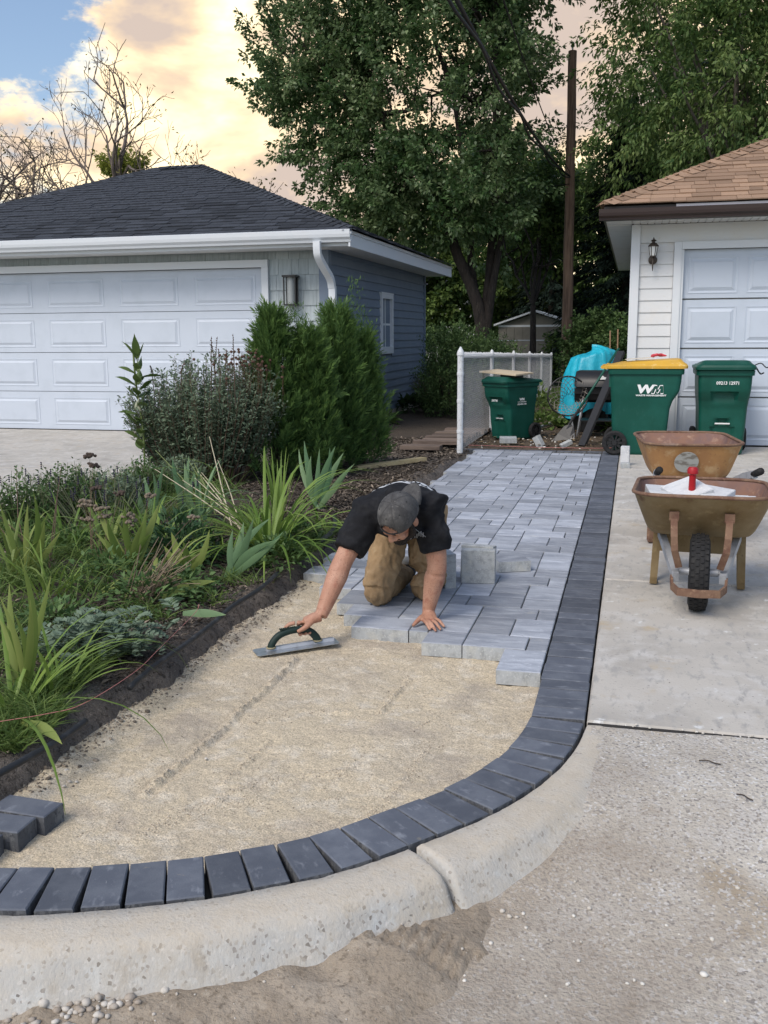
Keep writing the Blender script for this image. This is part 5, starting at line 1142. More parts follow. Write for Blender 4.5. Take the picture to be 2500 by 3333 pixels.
# big silver maple
base = pd(1043, 735, 25.); base = (float(base[0]), 25., 0.)
stems = [([(0, 0, -.1), (0, 0, .6), (-.03, 0, 1.6), (-.22, 0, 2.4), (-.75, -.1, 3.6), (-1.3, -.3, 5.2), (-2.6, -.4, 6.8)], .19), ([(.02, 0, .4), (.05, .1, 1.8), (.15, .2, 3.2), (.25, .2, 5.5), (.2, .1, 8.5)], .15), ([(.05, 0, 1.2), (.2, 0, 2.4), (.4, 0, 3.6), (.6, .1, 5.0)], .11), ([(-.05, 0, 1.5), (-.35, .3, 3.0), (-.5, .5, 4.8), (-.9, .4, 7.5)], .11)]
broadleaf('maple_tree', base, 2.0, [E_(930, 210, 25, 215, 290, 170), E_(1065, 150, 28, 65, 240, 110), E_(640, 140, 24.5, 72, 115, 70, 15000), E_(715, 250, 24.5, 80, 120, 80), E_(790, 405, 24.3, 105, 90, 90), E_(955, 435, 24.2, 175, 100, 140), E_(1120, 440, 31, 85, 100, 100), E_(860, -80, 25, 210, 160, 170), E_(1060, -150, 25, 130, 140, 150)], 1250, 92, L_map, 'large leafy silver maple with a forked dark trunk behind the fence', 21, L=.135, W=.078, slen=1.1, spread=.26, up=.55, droop=.02, trunk_r=.19, nl=26, lo=.5, stems=stems)
# box elder behind the white garage
base = (2.6, 26.5, 0.)
broadleaf('box_elder_tree', base, 3.0, [E_(1510, 90, 25.5, 180, 250, 150), E_(1410, 200, 29.5, 70, 150, 90), E_(1400, 330, 29.5, 110, 110, 90), E_(1640, 230, 24.6, 160, 180, 120), E_(1590, -120, 26, 220, 150, 160), E_(1330, 470, 30.5, 60, 110, 60, 9000), E_(1800, 100, 26, 200, 260, 140)], 1050, 58, L_box, 'tall box elder with drooping leaves rising behind the white garage', 33, L=.15, W=.062, slen=1.15, spread=.27, up=.05, droop=.28, trunk_r=.22, nl=22, bark=M_bark2, lo=.5, ldroop=.9)
# smaller and farther trees that close the view
broadleaf('young_tree', (-2.75, 27.5, 0), 2.2, [E_(1135, 490, 30, 60, 90, 60), E_(1180, 450, 30.5, 50, 60, 60)], 190, 48, L_dark, 'slim young tree with a thin straight trunk left of the pole', 41, L=.14, W=.09, slen=.8, spread=.22, up=.2, droop=.15, trunk_r=.085, nl=8)
broadleaf('background_tree', (-8.5, 38, 0), 2.4, [E_(880, 560, 38, 100, 120, 90), E_(960, 610, 38, 90, 80, 80), E_(900, 650, 37, 80, 60, 60)], 330, 46, L_dark, 'dark round tree seen low behind the blue garage eave', 42, L=.22, W=.16, slen=1.1, spread=.34, up=.2, trunk_r=.3, nl=8, bark=M_bark2)
broadleaf('background_tree', (-2.2, 42, 0), 2.5, [E_(1080, 560, 41, 110, 170, 100), E_(1200, 560, 42, 110, 170, 100), E_(1080, 420, 42, 110, 100, 90), E_(1230, 450, 42, 60, 70, 90)], 620, 44, L_dark, 'dense dark tree filling the gap behind the pole', 43, L=.24, W=.17, slen=1.2, spread=.36, up=.1, trunk_r=.3, nl=8)
broadleaf('background_tree', (4, 40, 0), 2.5, [E_(1350, 500, 39, 100, 150, 100), E_(1470, 300, 40, 120, 200, 100), E_(1600, 250, 40, 160, 250, 100)], 620, 44, L_dark, 'dense dark tree mass behind the box elder', 44, L=.24, W=.15, slen=1.2, spread=.36, up=.0, trunk_r=.3, nl=8)
broadleaf('yellow_tree', (-14.3, 30, 0), 2.5, [E_(266, 372, 30, 38, 16, 40)], 42, 50, L_yel, 'yellow green treetop showing above the charcoal roof', 45, L=.14, W=.09, slen=.6, spread=.2, up=.7, trunk_r=.1, nl=6)
def spruce(name, base, h, r, label, seed, n=360, per=60):
    rg = np.random.default_rng(seed); t = empty(name, base, label=label, cat='tree', group='trees behind the yards'); z = h*(1-rg.uniform(0, 1, n)**.62*1.0); z = np.clip(z, .3, h); a = rg.uniform(0, 6.283, n)
    rad = r*(1-z/h)**.85*rg.uniform(.75, 1.05, n); out = np.stack([np.cos(a), np.sin(a), np.zeros(n)], 1); base_ = np.stack([0*a, 0*a, z], 1)+out*(rad*.15)[:, None]
    tt = rg.uniform(.1, 1, (n, per)); P_ = base_[:, None]+out[:, None]*(tt*rad[:, None])[..., None]; P_[..., 2] -= .35*(tt**1.5)*rad[:, None]-.12*tt**4*rad[:, None]
    P_ += rg.normal(0, .05, P_.shape); side = np.stack([-np.sin(a), np.cos(a), np.zeros(n)], 1)
    D_ = unit(out[:, None]*.8+side[:, None]*rg.uniform(-1, 1, (n, per, 1))+np.array([0, 0, -.45])); N_ = unit(np.array([0, 0, 1.])+rg.normal(0, .4, (n, per, 3))); m = n*per
    leaf_obj('crown', P_.reshape(-1, 3), D_.reshape(-1, 3), N_.reshape(-1, 3), rg.uniform(.14, .30, m), rg.uniform(.03, .06, m), rg.uniform(0, 1, m), L_spr, t, .05)
    b = MB(); b.tube([(0, 0, -.1), (0, 0, h)], [.16, .02], 8); b.build('trunk', M_bark, t, True); return t
spruce('spruce_tree', (-.3, 29.5, 0), 8.0, 2.5, 'dark spruce with drooping boughs right of the pole', 51, 420)
spruce('spruce_tree', (1.9, 31, 0), 9.5, 2.8, 'dark spruce half hidden behind the white garage corner', 52, 420)
spruce('spruce_tree', (-3.2, 39, 0), 6.5, 2.4, 'small dark spruce behind the grey shed', 53, 300)

# bare trees against the sky
M_twig = mat('bare_twig', (.15, .12, .105), .9)
def bare_tree(name, base, trunk, label, seed, depth=5, rmin=.006, tip_leaves=0, spread=.55, up=.18, leafm=None, ratio=.74, drp=0.):
    rr = random.Random(seed); rg = np.random.default_rng(seed); t = empty(name, base, label=label, cat='tree', group='bare trees behind the garage'); b = MB(); tips = []
    def grow(p, d, L, r, k):
        n = 4; pts = [p]; 
        for i in range(n):
            d = unit(d+np.array([rr.uniform(-1, 1), rr.uniform(-1, 1), rr.uniform(-1, 1)])*.20+np.array([0, 0, up*.25-drp*(depth-k)*.06])); p = p+d*L/n; pts.append(p)
        b.tube(pts, np.linspace(r, max(r*.62, rmin), n+1), 6 if r > .03 else 3, cap=False)
        if k == 0: tips.append((p, d)); return
        for j in range(rr.choice((2, 3, 3))):
            s = unit(np.array([rr.uniform(-1, 1), rr.uniform(-1, 1), rr.uniform(-.5, .8)])); q = pts[rr.choice((2, 3, 4))] if j else pts[-1]
            grow(q, unit(d*(1-spread*.5)+s*spread), L*ratio*rr.uniform(.75, 1.2), max(r*.6, rmin), k-1)
    for (p0, d0, L0, r0__, dep) in trunk: grow(np.array(p0, float), unit(np.array(d0, float)), L0, r0__, dep)
    b.build('branches', M_twig if leafm is None else M_bark, t)
    if tip_leaves:
        Q = np.array([p for p, d in tips]); n = len(Q); k = rg.integers(0, n, tip_leaves); P_ = Q[k]+rg.normal(0, .12, (tip_leaves, 3)); leaf_obj('leaves', P_, rdir(rg, tip_leaves)+np.array([0, 0, -.6]), rdir(rg, tip_leaves), rg.uniform(.07, .13, tip_leaves), rg.uniform(.03, .06, tip_leaves), rg.uniform(0, 1, tip_leaves), leafm or L_rust, t)
    return t
L_rust = leafmat('late_brown_leaf', (.10, .07, .025), (.16, .15, .05), .3)
p0 = pd(237, 385, 24.)
bare_tree('bare_tree', (float(p0[0]), 24., 0), [((0, 0, 0), (.0, 0, 1), 4.6, .13, 0), ((0, 0, 4.4), (.05, 0, 1), 1.7, .09, 4), ((.0, 0, 4.3), (-.85, .1, .5), 1.7, .055, 4), ((.03, 0, 4.5), (.8, .1, .45), 1.3, .05, 4), ((.0, 0, 5.0), (-.6, -.2, .8), 1.3, .05, 4), ((.0, 0, 5.3), (.6, -.2, .8), 1.2, .045, 4), ((.0, 0, 3.9), (-.9, .1, .25), 1.4, .05, 4)], 'slender nearly bare tree standing upright above the charcoal roof', 61, tip_leaves=200, spread=.62, ratio=.74)
p0 = pd(95, 420, 25.)
bare_tree('bare_tree', (float(p0[0]), 25., 0), [((0, 0, 0), (-.1, 0, 1), 3.6, .2, 0), ((-.2, 0, 3.4), (-.8, .1, .7), 1.7, .11, 5), ((-.2, 0, 3.4), (.75, .1, .5), 1.5, .10, 5), ((-.3, 0, 3.5), (-.1, .2, 1), 1.2, .09, 5), ((-.9, 0, 3.6), (-1, 0, .35), 1.6, .08, 5)], 'wide spreading bare tree at the left edge above the roof', 62, tip_leaves=260, spread=.75, ratio=.74, drp=.6)
p0 = pd(-25, 420, 26.)
bare_tree('bare_tree', (float(p0[0]), 26., 0), [((0, 0, 0), (0, 0, 1), 3.6, .18, 0), ((0, 0, 3.4), (.7, .1, .8), 1.6, .10, 5), ((0, 0, 3.4), (-.3, .1, 1), 1.5, .10, 5), ((0, 0, 4.3), (.4, 0, 1), 1.4, .06, 4)], 'bare twiggy tree cut by the left edge of the view', 63, tip_leaves=160, spread=.7, ratio=.74, drp=.5)
p0 = pd(400, 380, 23.)
bare_tree('bare_tree', (float(p0[0]), 23., 0), [((0, 0, 0), (0, 0, 1), 3.9, .09, 0), ((0, 0, 3.8), (.75, .0, .55), .8, .035, 3), ((0, 0, 3.9), (-.3, 0, 1), .7, .03, 3), ((.2, 0, 3.5), (1, .1, .25), 1.1, .035, 3)], 'thin branches with few leaves just above the roof peak', 64, tip_leaves=170, spread=.6, ratio=.75)

# ---- shrubs behind fence and hedge
def shrub(name, ells, n, per, m, label, seed, base, L=.06, W=.03, slen=.3, spread=.08, up=.5, cat='shrub', group='shrubs behind the fence', lo=.6, droop=0):
    rg = np.random.default_rng(seed); t = empty(name, base, label=label, cat=cat, group=group); bz = np.array(base, float); P0, out = in_ell(rg, ells, n, lo); k = P0[:, 2] > .03; P0, out = P0[k], out[k]
    dirs = unit(out*.8+np.array([0, 0, up])+rg.normal(0, .25, P0.shape)); q = shoots_leaves(rg, P0-bz, dirs, slen, per, spread, L, W, droop, rg.uniform(0, .8, len(P0)), .2); leaf_obj('foliage', *q, m, t)
    b = MB(); rr = random.Random(seed)
    for _ in range(7): e_ = P0[rr.randrange(len(P0))]-bz; limb(b, (rr.uniform(-.1, .1), rr.uniform(-.1, .1), -.03), e_*.9, .02, .006, .1, rr, 5)
    b.build('stems', M_bark, t, True); return t
shrub('evergreen_shrub', [((-3.0, 17.0, .55), (.55, .8, .85), 1)], 620, 26, L_hedge, 'bushy evergreen right behind the white fence post', 71, (-3.0, 17.0, 0), .07, .022, .35, .07, .9)
shrub('evergreen_shrub', [((-3.2, 21.0, .55), (.75, 1.2, .62), 1)], 620, 26, L_hedge, 'low bright evergreen shrub in front of the maple trunk', 72, (-2.9, 21.0, 0), .08, .026, .4, .08, .9)
shrub('evergreen_shrub', [((-4.7, 23.5, .6), (.8, 1.0, .75), 1)], 420, 24, L_hedge, 'evergreen shrub beside the blue garden chair', 73, (-4.7, 23.5, 0), .09, .03, .4, .08, .8)
shrub('hedge_shrub', [((-.9, 26.5, .8), (.9, .8, 1.0), 1), ((.2, 25, .7), (.9, .8, .9), 1)], 720, 26, L_hedge, 'leafy hedge behind the tarp, right of the pole', 74, (-.5, 26, 0), .11, .07, .4, .12, .4)
shrub('hedge_shrub', [((-1.9, 31, .6), (.7, .8, .9), 1)], 320, 26, L_dark, 'dark low hedge behind the pole base', 75, (-1.9, 31, 0), .11, .07, .4, .12, .4)
# ornamental grass and hosta in the side yard
def grass_tuft(name, base, n, h, m, label, seed, spread=.3, parent=None, group=None, cat='grass', w=.008, lean=.5):
    rg = np.random.default_rng(seed); a = rg.uniform(0, 6.283, n); r = rg.uniform(0, spread*.35, n); P_ = np.stack([np.cos(a)*r, np.sin(a)*r, 0*a], 1); D0 = np.stack([np.cos(a)*lean*rg.uniform(.1, 1, n), np.sin(a)*lean*rg.uniform(.1, 1, n), np.ones(n)], 1)
    D0 = unit(D0+rg.normal(0, .12, (n, 3))); L1 = h*rg.uniform(.5, 1.1, n); Vs = []; S = unit(np.cross(D0, np.array([0, 0, 1.])+rg.normal(0, .3, (n, 3))))
    out = D0*np.array([1, 1, 0.]); segs = 4
    for k in range(segs+1):
        f_ = k/segs; c = P_+D0*(L1*f_)[:, None]+out*(L1*f_*f_*.55)[:, None]; c[:, 2] -= L1*f_*f_*np.linalg.norm(out, axis=1)*.75; ww = w*(1-f_**1.6)+.0006; Vs += [c-S*ww, c+S*ww]
    V = np.stack(Vs, 1).reshape(-1, 3); b0 = (np.arange(n)*(2*(segs+1)))[:, None, None]; q = np.array([[2*k, 2*k+1, 2*k+3, 2*k+2] for k in range(segs)])[None]; Fq = (b0+q).reshape(-1, 4)
    o = link(name, npmesh(name, V, Fq, m, False, {'tint': np.repeat(rg.uniform(0, 1, n), 2*(segs+1))}), parent, base); 
    if label: tag(o, label, cat, group)
    return o
L_orn = leafmat('ornamental_grass', (.13, .13, .045), (.30, .24, .12), .3)
L_grass = leafmat('grass_blade', (.06, .12, .025), (.18, .25, .07), .3)
L_hosta = leafmat('broad_green_leaf', (.025, .055, .018), (.07, .12, .04), .25)
grass_tuft('ornamental_grass', (-3.75, 18.9, 0), 420, 1.0, L_orn, 'tan green ornamental grass by the corner of the blue garage', 81, .7)
rg = np.random.default_rng(82)
def leafy_mound(name, c, r, n, m, L, W, label, seed, group=None, cat='plant', zr=.6):
    rg = np.random.default_rng(seed); d = rdir(rg, n); d[:, 2] = np.abs(d[:, 2]); P_ = d*np.array([r, r, r*zr])*rg.uniform(.5, 1, (n, 1)); D_ = unit(d+np.array([0, 0, -.25])+rg.normal(0, .35, (n, 3))); N_ = unit(np.array([0, 0, 1.])+d*.3+rg.normal(0, .3, (n, 3)))
    o = leaf_obj(name, P_, D_, N_, L*rg.uniform(.6, 1.2, n), W*rg.uniform(.7, 1.2, n), rg.uniform(0, 1, n), m, None, .12, .4); o.location = c; return tag(o, label, cat, group)
leafy_mound('hosta', (-4.0, 17.6, .05), .38, 160, L_hosta, .2, .1, 'dark broad leaved plant at the blue garage corner', 83)
leafy_mound('hosta', (-3.95, 15.2, .02), .3, 130, L_grass, .14, .06, 'yellow green leafy plants along the blue wall foot', 84)
leafy_mound('groundcover_plant', (-1.35, 15.2, .0), .45, 200, L_grass, .12, .09, 'low green leaves at the fence foot in the yard', 85, zr=.35)
leafy_mound('groundcover_plant', (-.15, 14.6, .0), .3, 150, L_grass, .14, .07, 'green weeds behind the yellow-lid bin', 86)
leafy_mound('groundcover_plant', (-1.7, 17.5, .0), .5, 260, L_grass, .12, .06, 'tall green weeds against the far part of the fence', 87, zr=1.1)

# ---- planting bed: evergreens and the large sage bush
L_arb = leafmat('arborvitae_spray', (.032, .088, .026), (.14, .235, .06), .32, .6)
def arborvitae(base, h, r, label, seed, n=1500, per=16):
    rg = np.random.default_rng(seed); t = empty('arborvitae', base, label=label, cat='evergreen', group='arborvitae by the blue garage'); f_ = rg.uniform(0, 1, n)**.8; z = .04+f_*(h-.12); a = rg.uniform(0, 6.283, n)
    prof = np.interp(z/h, [0, .12, .4, .7, .88, 1], [.88, 1, .90, .54, .22, .02]); rad = r*prof*(rg.uniform(.45, 1.0, n)**.5)*(1+.26*np.sin(a*3+seed)*np.cos(z*5+seed)+.18*np.sin(a*6+z*11+seed))
    out = np.stack([np.cos(a), np.sin(a), np.zeros(n)], 1); P0 = out*rad[:, None]+np.stack([0*a, 0*a, z], 1); ax = unit(out*.55+np.array([0, 0, 1.])*rg.uniform(.4, 1.3, (n, 1))+rg.normal(0, .22, (n, 3)))
    sd_ = unit(np.cross(ax, out+rg.normal(0, .6, (n, 3)))); tt = np.linspace(0, 1, per)[None, :, None]; sgn = np.where(np.arange(per) % 2, 1, -1)[None, :, None]; ln = rg.uniform(.10, .19, (n, 1, 1))
    P_ = P0[:, None]+ax[:, None]*tt*ln; D_ = unit(ax[:, None]*.8+sd_[:, None]*sgn*.8*(1.1-tt)+rg.normal(0, .12, (n, per, 3))); N_ = np.cross(ax, sd_)[:, None]+rg.normal(0, .2, (n, per, 3)); m = n*per
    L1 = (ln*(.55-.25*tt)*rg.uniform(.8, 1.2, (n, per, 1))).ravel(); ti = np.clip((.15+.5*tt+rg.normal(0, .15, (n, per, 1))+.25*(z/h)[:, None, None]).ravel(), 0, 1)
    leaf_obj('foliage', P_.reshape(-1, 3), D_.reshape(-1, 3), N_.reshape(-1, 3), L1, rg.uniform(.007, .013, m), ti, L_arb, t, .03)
    b = MB(); b.tube([(0, 0, -.05), (.01, 0, h*.5), (0, 0, h*.97)], [.035, .025, .004], 7); b.build('trunk', M_bark, t, True); return t
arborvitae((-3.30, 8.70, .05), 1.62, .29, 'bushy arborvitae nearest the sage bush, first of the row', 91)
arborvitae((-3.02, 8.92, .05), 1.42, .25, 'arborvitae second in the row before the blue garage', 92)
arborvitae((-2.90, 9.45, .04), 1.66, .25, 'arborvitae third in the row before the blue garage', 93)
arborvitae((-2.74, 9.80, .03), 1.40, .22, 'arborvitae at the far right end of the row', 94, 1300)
def wisps(t_name, base, hs, seed, label):
    pass
for i, (x, y, Y, L1) in enumerate(((765, 605, 9.6, .40), (640, 655, 8.8, .28), (700, 660, 9.1, .32), (600, 690, 8.65, .22), (800, 690, 9.9, .26), (655, 680, 8.7, .2), (620, 670, 8.7, .2), (730, 660, 9.2, .26), (780, 660, 9.7, .28), (750, 680, 9.5, .24))):   # tall leaders above the row
    p = pd(x, y, Y); rg = np.random.default_rng(900+i); n = 130; t = rg.uniform(0, 1, n); P_ = np.stack([rg.normal(0, .018, n)*(1.2-t)*2, rg.normal(0, .018, n)*(1.2-t)*2, -t*L1*1.5], 1)[:, :]; D_ = unit(rg.normal(0, .5, (n, 3))+np.array([0, 0, 1.0]))
    o = leaf_obj('leader_shoot', P_, D_, rdir(rg, n), rg.uniform(.03, .075, n), rg.uniform(.006, .011, n), rg.uniform(.3, 1, n), L_arb, None, .03); o.location = tuple(p); 
    par = [ob for ob in bpy.data.objects if ob.name.startswith('arborvitae')][(2, 0, 1, 0, 3, 0, 0, 1, 2, 2)[i]]; o.parent = par; o.location = Vector(p)-par.location
L_sage = leafmat('sage_leaf', (.105, .155, .10), (.26, .33, .22), .3, .7)
M_bstem = mat('brown_stem', (.12, .080, .055), .85, rnd=.2)
def stem_bush(name, base, n, h, r, m, label, seed, L, W, per=40, stemm=None, lean=.55, t0=.25, cat='bush', hfun=None):
    rg = np.random.default_rng(seed); t = empty(name, base, label=label, cat=cat); a = rg.uniform(0, 6.283, n); q = rg.uniform(0, 1, n)**.5; hh = h*rg.uniform(.72, 1.08, n)*(1-.28*q**2)
    if hfun is not None: hh = hh*hfun(np.cos(a)*q)
    top = np.stack([np.cos(a)*q*r[0], np.sin(a)*q*r[1], hh], 1); bot = np.stack([np.cos(a)*q*r[0]*lean, np.sin(a)*q*r[1]*lean, 0*a], 1); tt = rg.uniform(t0, 1.0, (n, per, 1))
    ax = bot[:, None]+(top-bot)[:, None]*tt+np.stack([np.cos(a), np.sin(a), 0*a], 1)[:, None]*(tt*(1-tt))*.12*0; d = rdir(rg, n*per).reshape(n, per, 3); d[..., 2] = d[..., 2]*.6+.35
    P_ = ax+d*.015; mm = n*per; leaf_obj('foliage', P_.reshape(-1, 3), d.reshape(-1, 3), (np.array([0, 0, 1.])+rg.normal(0, .5, (n, per, 3))).reshape(-1, 3), L*rg.uniform(.6, 1.2, mm)*(1.15-.4*tt.ravel()), W*rg.uniform(.7, 1.2, mm), np.clip(rg.uniform(0, .7, mm)+.3*(tt.ravel()-.5), 0, 1), m, t, .1, .5)
    b = MB()
    for i in range(0, n): b.tube([bot[i], (bot[i]+top[i])/2+rg.normal(0, .02, 3), top[i]], [.0035, .003, .0015], 3, cap=False)
    b.build('stems', stemm or M_bstem, t); return t
sg = stem_bush('sage_bush', (-3.88, 8.35, .06), 420, 1.16, (.82, .55), L_sage, 'large grey green bushy perennial with brown lower stems', 101, .055, .019, 70, lean=.5, t0=.22, hfun=lambda c: 1+.10*c)
b = MB(); rg = np.random.default_rng(5); SPK = mat('seed_spike', (.11, .075, .055), .9)
for i in range(9):       # upright dry spikes
    x = rg.uniform(-.35, .62); y = rg.uniform(-.4, .4); z0 = 1.0+.1*x; hgt = rg.uniform(.12, .34)*(1.2 if x > .0 else .7); lx = rg.normal(0, .04)
    b.tube([(x, y, z0-.3), (x+lx*.5, y, z0+hgt*.4), (x+lx, y, z0+hgt)], [.004, .004, .002], 4); n = 12
    for k in range(n): f_ = .3+.7*k/n; c = np.array([x+lx*f_, y, z0+hgt*f_]); b.tube([c, c+np.array([rg.normal(0, .008), rg.normal(0, .008), .010])], [.006, .003], 4)
tag(b.build('seed_spikes', SPK, sg), kind='stuff')
b = MB()
for i in range(70):       # round dry flower heads
    x = rg.normal(.48, .16); y = rg.normal(0, .2); z = 1.16+rg.normal(0, .06)-.3*abs(x-.48); b.lathe([(.002, -.012), (.014, -.004), (.013, .008), (.004, .014)], 7, Matrix.Translation((x, y, z))); b.tube([(x, y, z-.25), (x, y, z-.01)], .0013, 3)
tag(b.build('dry_flower_heads', mat('dry_flower_head', (.10, .055, .040), .95), sg), kind='stuff')
# milkweed with large leaves
L_milk = leafmat('milkweed_leaf', (.075, .125, .035), (.16, .22, .07), .3, .45)
def blade_mesh(L, wd, curve, mat_, segs=8, prof=None, fold=.25, tint=.3, twist=0.):
    """strap leaf along +Z bending towards +X by 'curve' radians in total"""
    V, Fs = [], []; x = z = 0.; a = 0.; st = L/segs; T = []
    for k in range(segs+1):
        f_ = k/segs; w = wd/2*(prof(f_) if prof else (1-f_**2.6)*(.75+.5*f_*(1-f_)))+.0004; ca, sa = math.cos(a), math.sin(a); tw = twist*f_
        for s, dn in ((-1, 0), (0, -fold*w), (1, 0)): V.append((x+dn*ca+s*w*math.sin(tw)*ca, s*w*math.cos(tw), z-dn*sa)); T.append(min(1, max(0, tint+.35*(f_ > .93))))
        a += curve/segs*(.35+1.3*f_); x += st*math.sin(a); z += st*math.cos(a)
    for k in range(segs):
        for j in (0, 1): i = k*3+j; Fs.append((i, i+1, i+4, i+3))
    return npmesh('leaf', V, Fs, mat_, True, {'tint': T})
mw = empty('milkweed', tuple(gd(283, 1010, .06)), label='milkweed stalk with broad pale green leaves before the white door', cat='plant')
mw.location = (-4.30, 7.95, .05)
b = MB(); b.tube(spline([(0, 0, 0), (.02, 0, .5), (-.03, 0, .95), (-.04, 0, 1.22)], 12), .009, 6); b.build('stem', mat('green_stem', (.12, .16, .05), .6), mw, True)
lp = lambda f_: math.sin(math.pi*min(1, max(0, f_))**.75)
rr = random.Random(6)
for i in range(30):
    z = .36+i*.029; a = (i % 2)*math.pi+(.6 if (i//2) % 2 else 2.0)+rr.uniform(-.4, .4); o = link('leaf', blade_mesh(rr.uniform(.16, .24), .082, rr.uniform(.1, .9), L_milk, 6, lp, .25, rr.uniform(0, .8), rr.uniform(.6, 1.3)), mw, (-.01, 0, z), (0, R(rr.uniform(28, 70) if i < 26 else 14), a))
b = MB(); b.lathe([(.004, 0), (.018, .02), (.022, .05), (.012, .09), (.002, .12)], 8, Matrix.Translation((-.03, -.03, .72)) @ Matrix.Rotation(R(20), 4, 'Y')); b.lathe([(.004, 0), (.016, .02), (.02, .05), (.012, .08), (.002, .11)], 8, Matrix.Translation((.03, -.03, .70)) @ Matrix.Rotation(R(-25), 4, 'Y')); b.build('seed_pod', mat('pale_seed_pod', (.34, .36, .26), .7), mw, True)
# ---- strap-leaved clumps: every leaf its own piece
L_iris = leafmat('iris_leaf', (.10, .20, .10), (.23, .34, .17), .25, .45)
L_lily = leafmat('daylily_leaf', (.11, .20, .035), (.26, .36, .08), .3, .45)
L_olv = leafmat('olive_iris_leaf', (.13, .20, .045), (.30, .35, .10), .3, .45)
def clump(name, base, n, Lr, wd, lean, curve, m, label, seed, cat='plant', fold=.25, rad=.05, az=(0, 360), group=None):
    rr = random.Random(seed); t = empty(name, base, label=label, cat=cat, group=group); pool = [blade_mesh(Lr[0]+(Lr[1]-Lr[0])*k/5, wd*rr.uniform(.8, 1.15), rr.uniform(*curve), m, 8, None, fold, rr.uniform(0, .8), rr.uniform(-.6, .6)) for k in range(6)]
    for i in range(n):
        a = R(rr.uniform(*az)); o = link('leaf', rr.choice(pool), t, (rad*rr.uniform(0, 1)*math.cos(a), rad*rr.uniform(0, 1)*math.sin(a), -.01), (0, R(rr.uniform(*lean)), a))
    return t
def sword_to(t, base, tip, wd, m, bow=.05, segs=8, tint=.3, fold=.2, wide=None):
    """stiff blade from base to tip (world), bowed sideways"""
    base, tip = Vector(base), Vector(tip); d = tip-base; L = d.length; view = Vector((base.x, base.y, base.z-CH)).normalized(); s = d.cross(view).normalized(); n = s.cross(d).normalized(); V, T = [], []
    for k in range(segs+1):
        f_ = k/segs; w = wd/2*((.55+.45*min(1, f_/.4))*(1 if f_ < .5 else (1-((f_-.5)/.5)**1.7)))+.0005; c = base+d*f_+s*bow*L*4*f_*(1-f_)+n*.03*L*f_*f_
        for q, dn in ((-1, 0), (0, -fold*w), (1, 0)): V.append(tuple(c+s*w*q+n*dn-t.location)); T.append(min(1, tint+.5*(f_ > .95)))
    Fs = [(k*3+j, k*3+j+1, k*3+j+4, k*3+j+3) for k in range(segs) for j in (0, 1)]; return link('leaf', npmesh('leaf', V, Fs, m, True, {'tint': T}), t)
def iris(label, bxy, tips, Y, wd=.042, m=None, seed=1):
    bp = gd(bxy[0], bxy[1], .06); t = empty('iris', tuple(bp), label=label, cat='iris', group='irises in the bed'); rr = random.Random(seed)
    for i, (x, y) in enumerate(tips):
        tp_ = pd(x, y, bp[1]+rr.uniform(-.14, .10)); sword_to(t, (bp[0]+rr.uniform(-.03, .03), bp[1]+rr.uniform(-.03, .03), bp[2]-.01), tp_, wd*rr.uniform(.8, 1.15), m or L_iris, rr.uniform(-.09, .09), tint=rr.uniform(.0, .9))
    return t
iris('blue green iris fan leaning right beside the cut soil edge', (500, 1243), [(547, 1122), (503, 1145), (526, 1128), (583, 1120), (603, 1162), (610, 1150), (560, 1180), (588, 1170), (515, 1170)], 0, seed=1)
iris('tall blue green iris fan in front of the last arborvitae', (685, 1098), [(645, 968), (657, 952), (672, 985), (690, 970), (712, 968), (724, 965), (742, 978), (765, 1003), (755, 1012)], 0, wd=.046, seed=2)
iris('iris fan of upright leaves behind the dark peony mound', (405, 1115), [(372, 990), (392, 1040), (408, 985), (420, 1020), (385, 1060), (398, 1000)], 0, .044, seed=3)
iris('iris leaves standing behind the lavender', (330, 1130), [(330, 1020), (318, 1045), (300, 1060), (345, 1050), (360, 1065), (352, 1010), (312, 1030)], 0, .038, seed=4)
iris('olive iris leaves with browned edges in the middle of the bed', (285, 1235), [(205, 1080), (232, 1120), (255, 1130), (270, 1090), (315, 1100), (345, 1085), (225, 1160), (205, 1150), (310, 1130), (330, 1150)], 0, .04, L_olv, 5)
iris('olive iris leaves right of the dried yarrow heads', (385, 1255), [(452, 1145), (370, 1150), (400, 1190), (440, 1190), (395, 1170), (355, 1180), (430, 1210)], 0, .046, L_olv, 6)
iris('iris leaves at the left edge below the pale drive', (60, 1250), [(0, 1090), (72, 1065), (60, 1090), (105, 1110), (95, 1130), (20, 1140), (10, 1150), (130, 1150)], 0, .036, L_olv, 7)
iris('yellow green sword leaves at the lower left edge', (45, 1500), [(43, 1205), (110, 1245), (30, 1325), (0, 1290), (65, 1300), (10, 1350), (20, 1260), (-5, 1330)], 0, .027, L_olv, 8)
clump('daylily', tuple(gd(582, 1190, .06)), 80, (.55, .95), .026, (5, 62), (1.2, 2.7), L_lily, 'big arching daylily clump behind the blue green iris', 111, 'daylily', rad=.12)
clump('daylily', tuple(gd(690, 1130, .06)), 12, (.25, .42), .016, (15, 60), (1.4, 2.5), L_lily, 'small arching leaves at the foot of the tall iris fan', 112, 'daylily', rad=.05)
clump('daylily', tuple(gd(20, 1540, .06)), 22, (.5, .85), .020, (8, 66), (1.3, 2.6), L_lily, 'arching daylily leaves in the near left corner of the bed', 113, 'daylily', rad=.08)
clump('daylily', tuple(gd(110, 1290, .06)), 26, (.3, .5), .014, (10, 55), (1.0, 2.2), L_lily, 'grassy strap leaves behind the silver ferny plant', 114, 'daylily', rad=.12)
clump('daylily', tuple(gd(470, 1190, .06)), 22, (.28, .5), .014, (20, 65), (1.2, 2.5), L_lily, 'low arching leaves left of the daylily clump', 115, 'daylily', rad=.1)
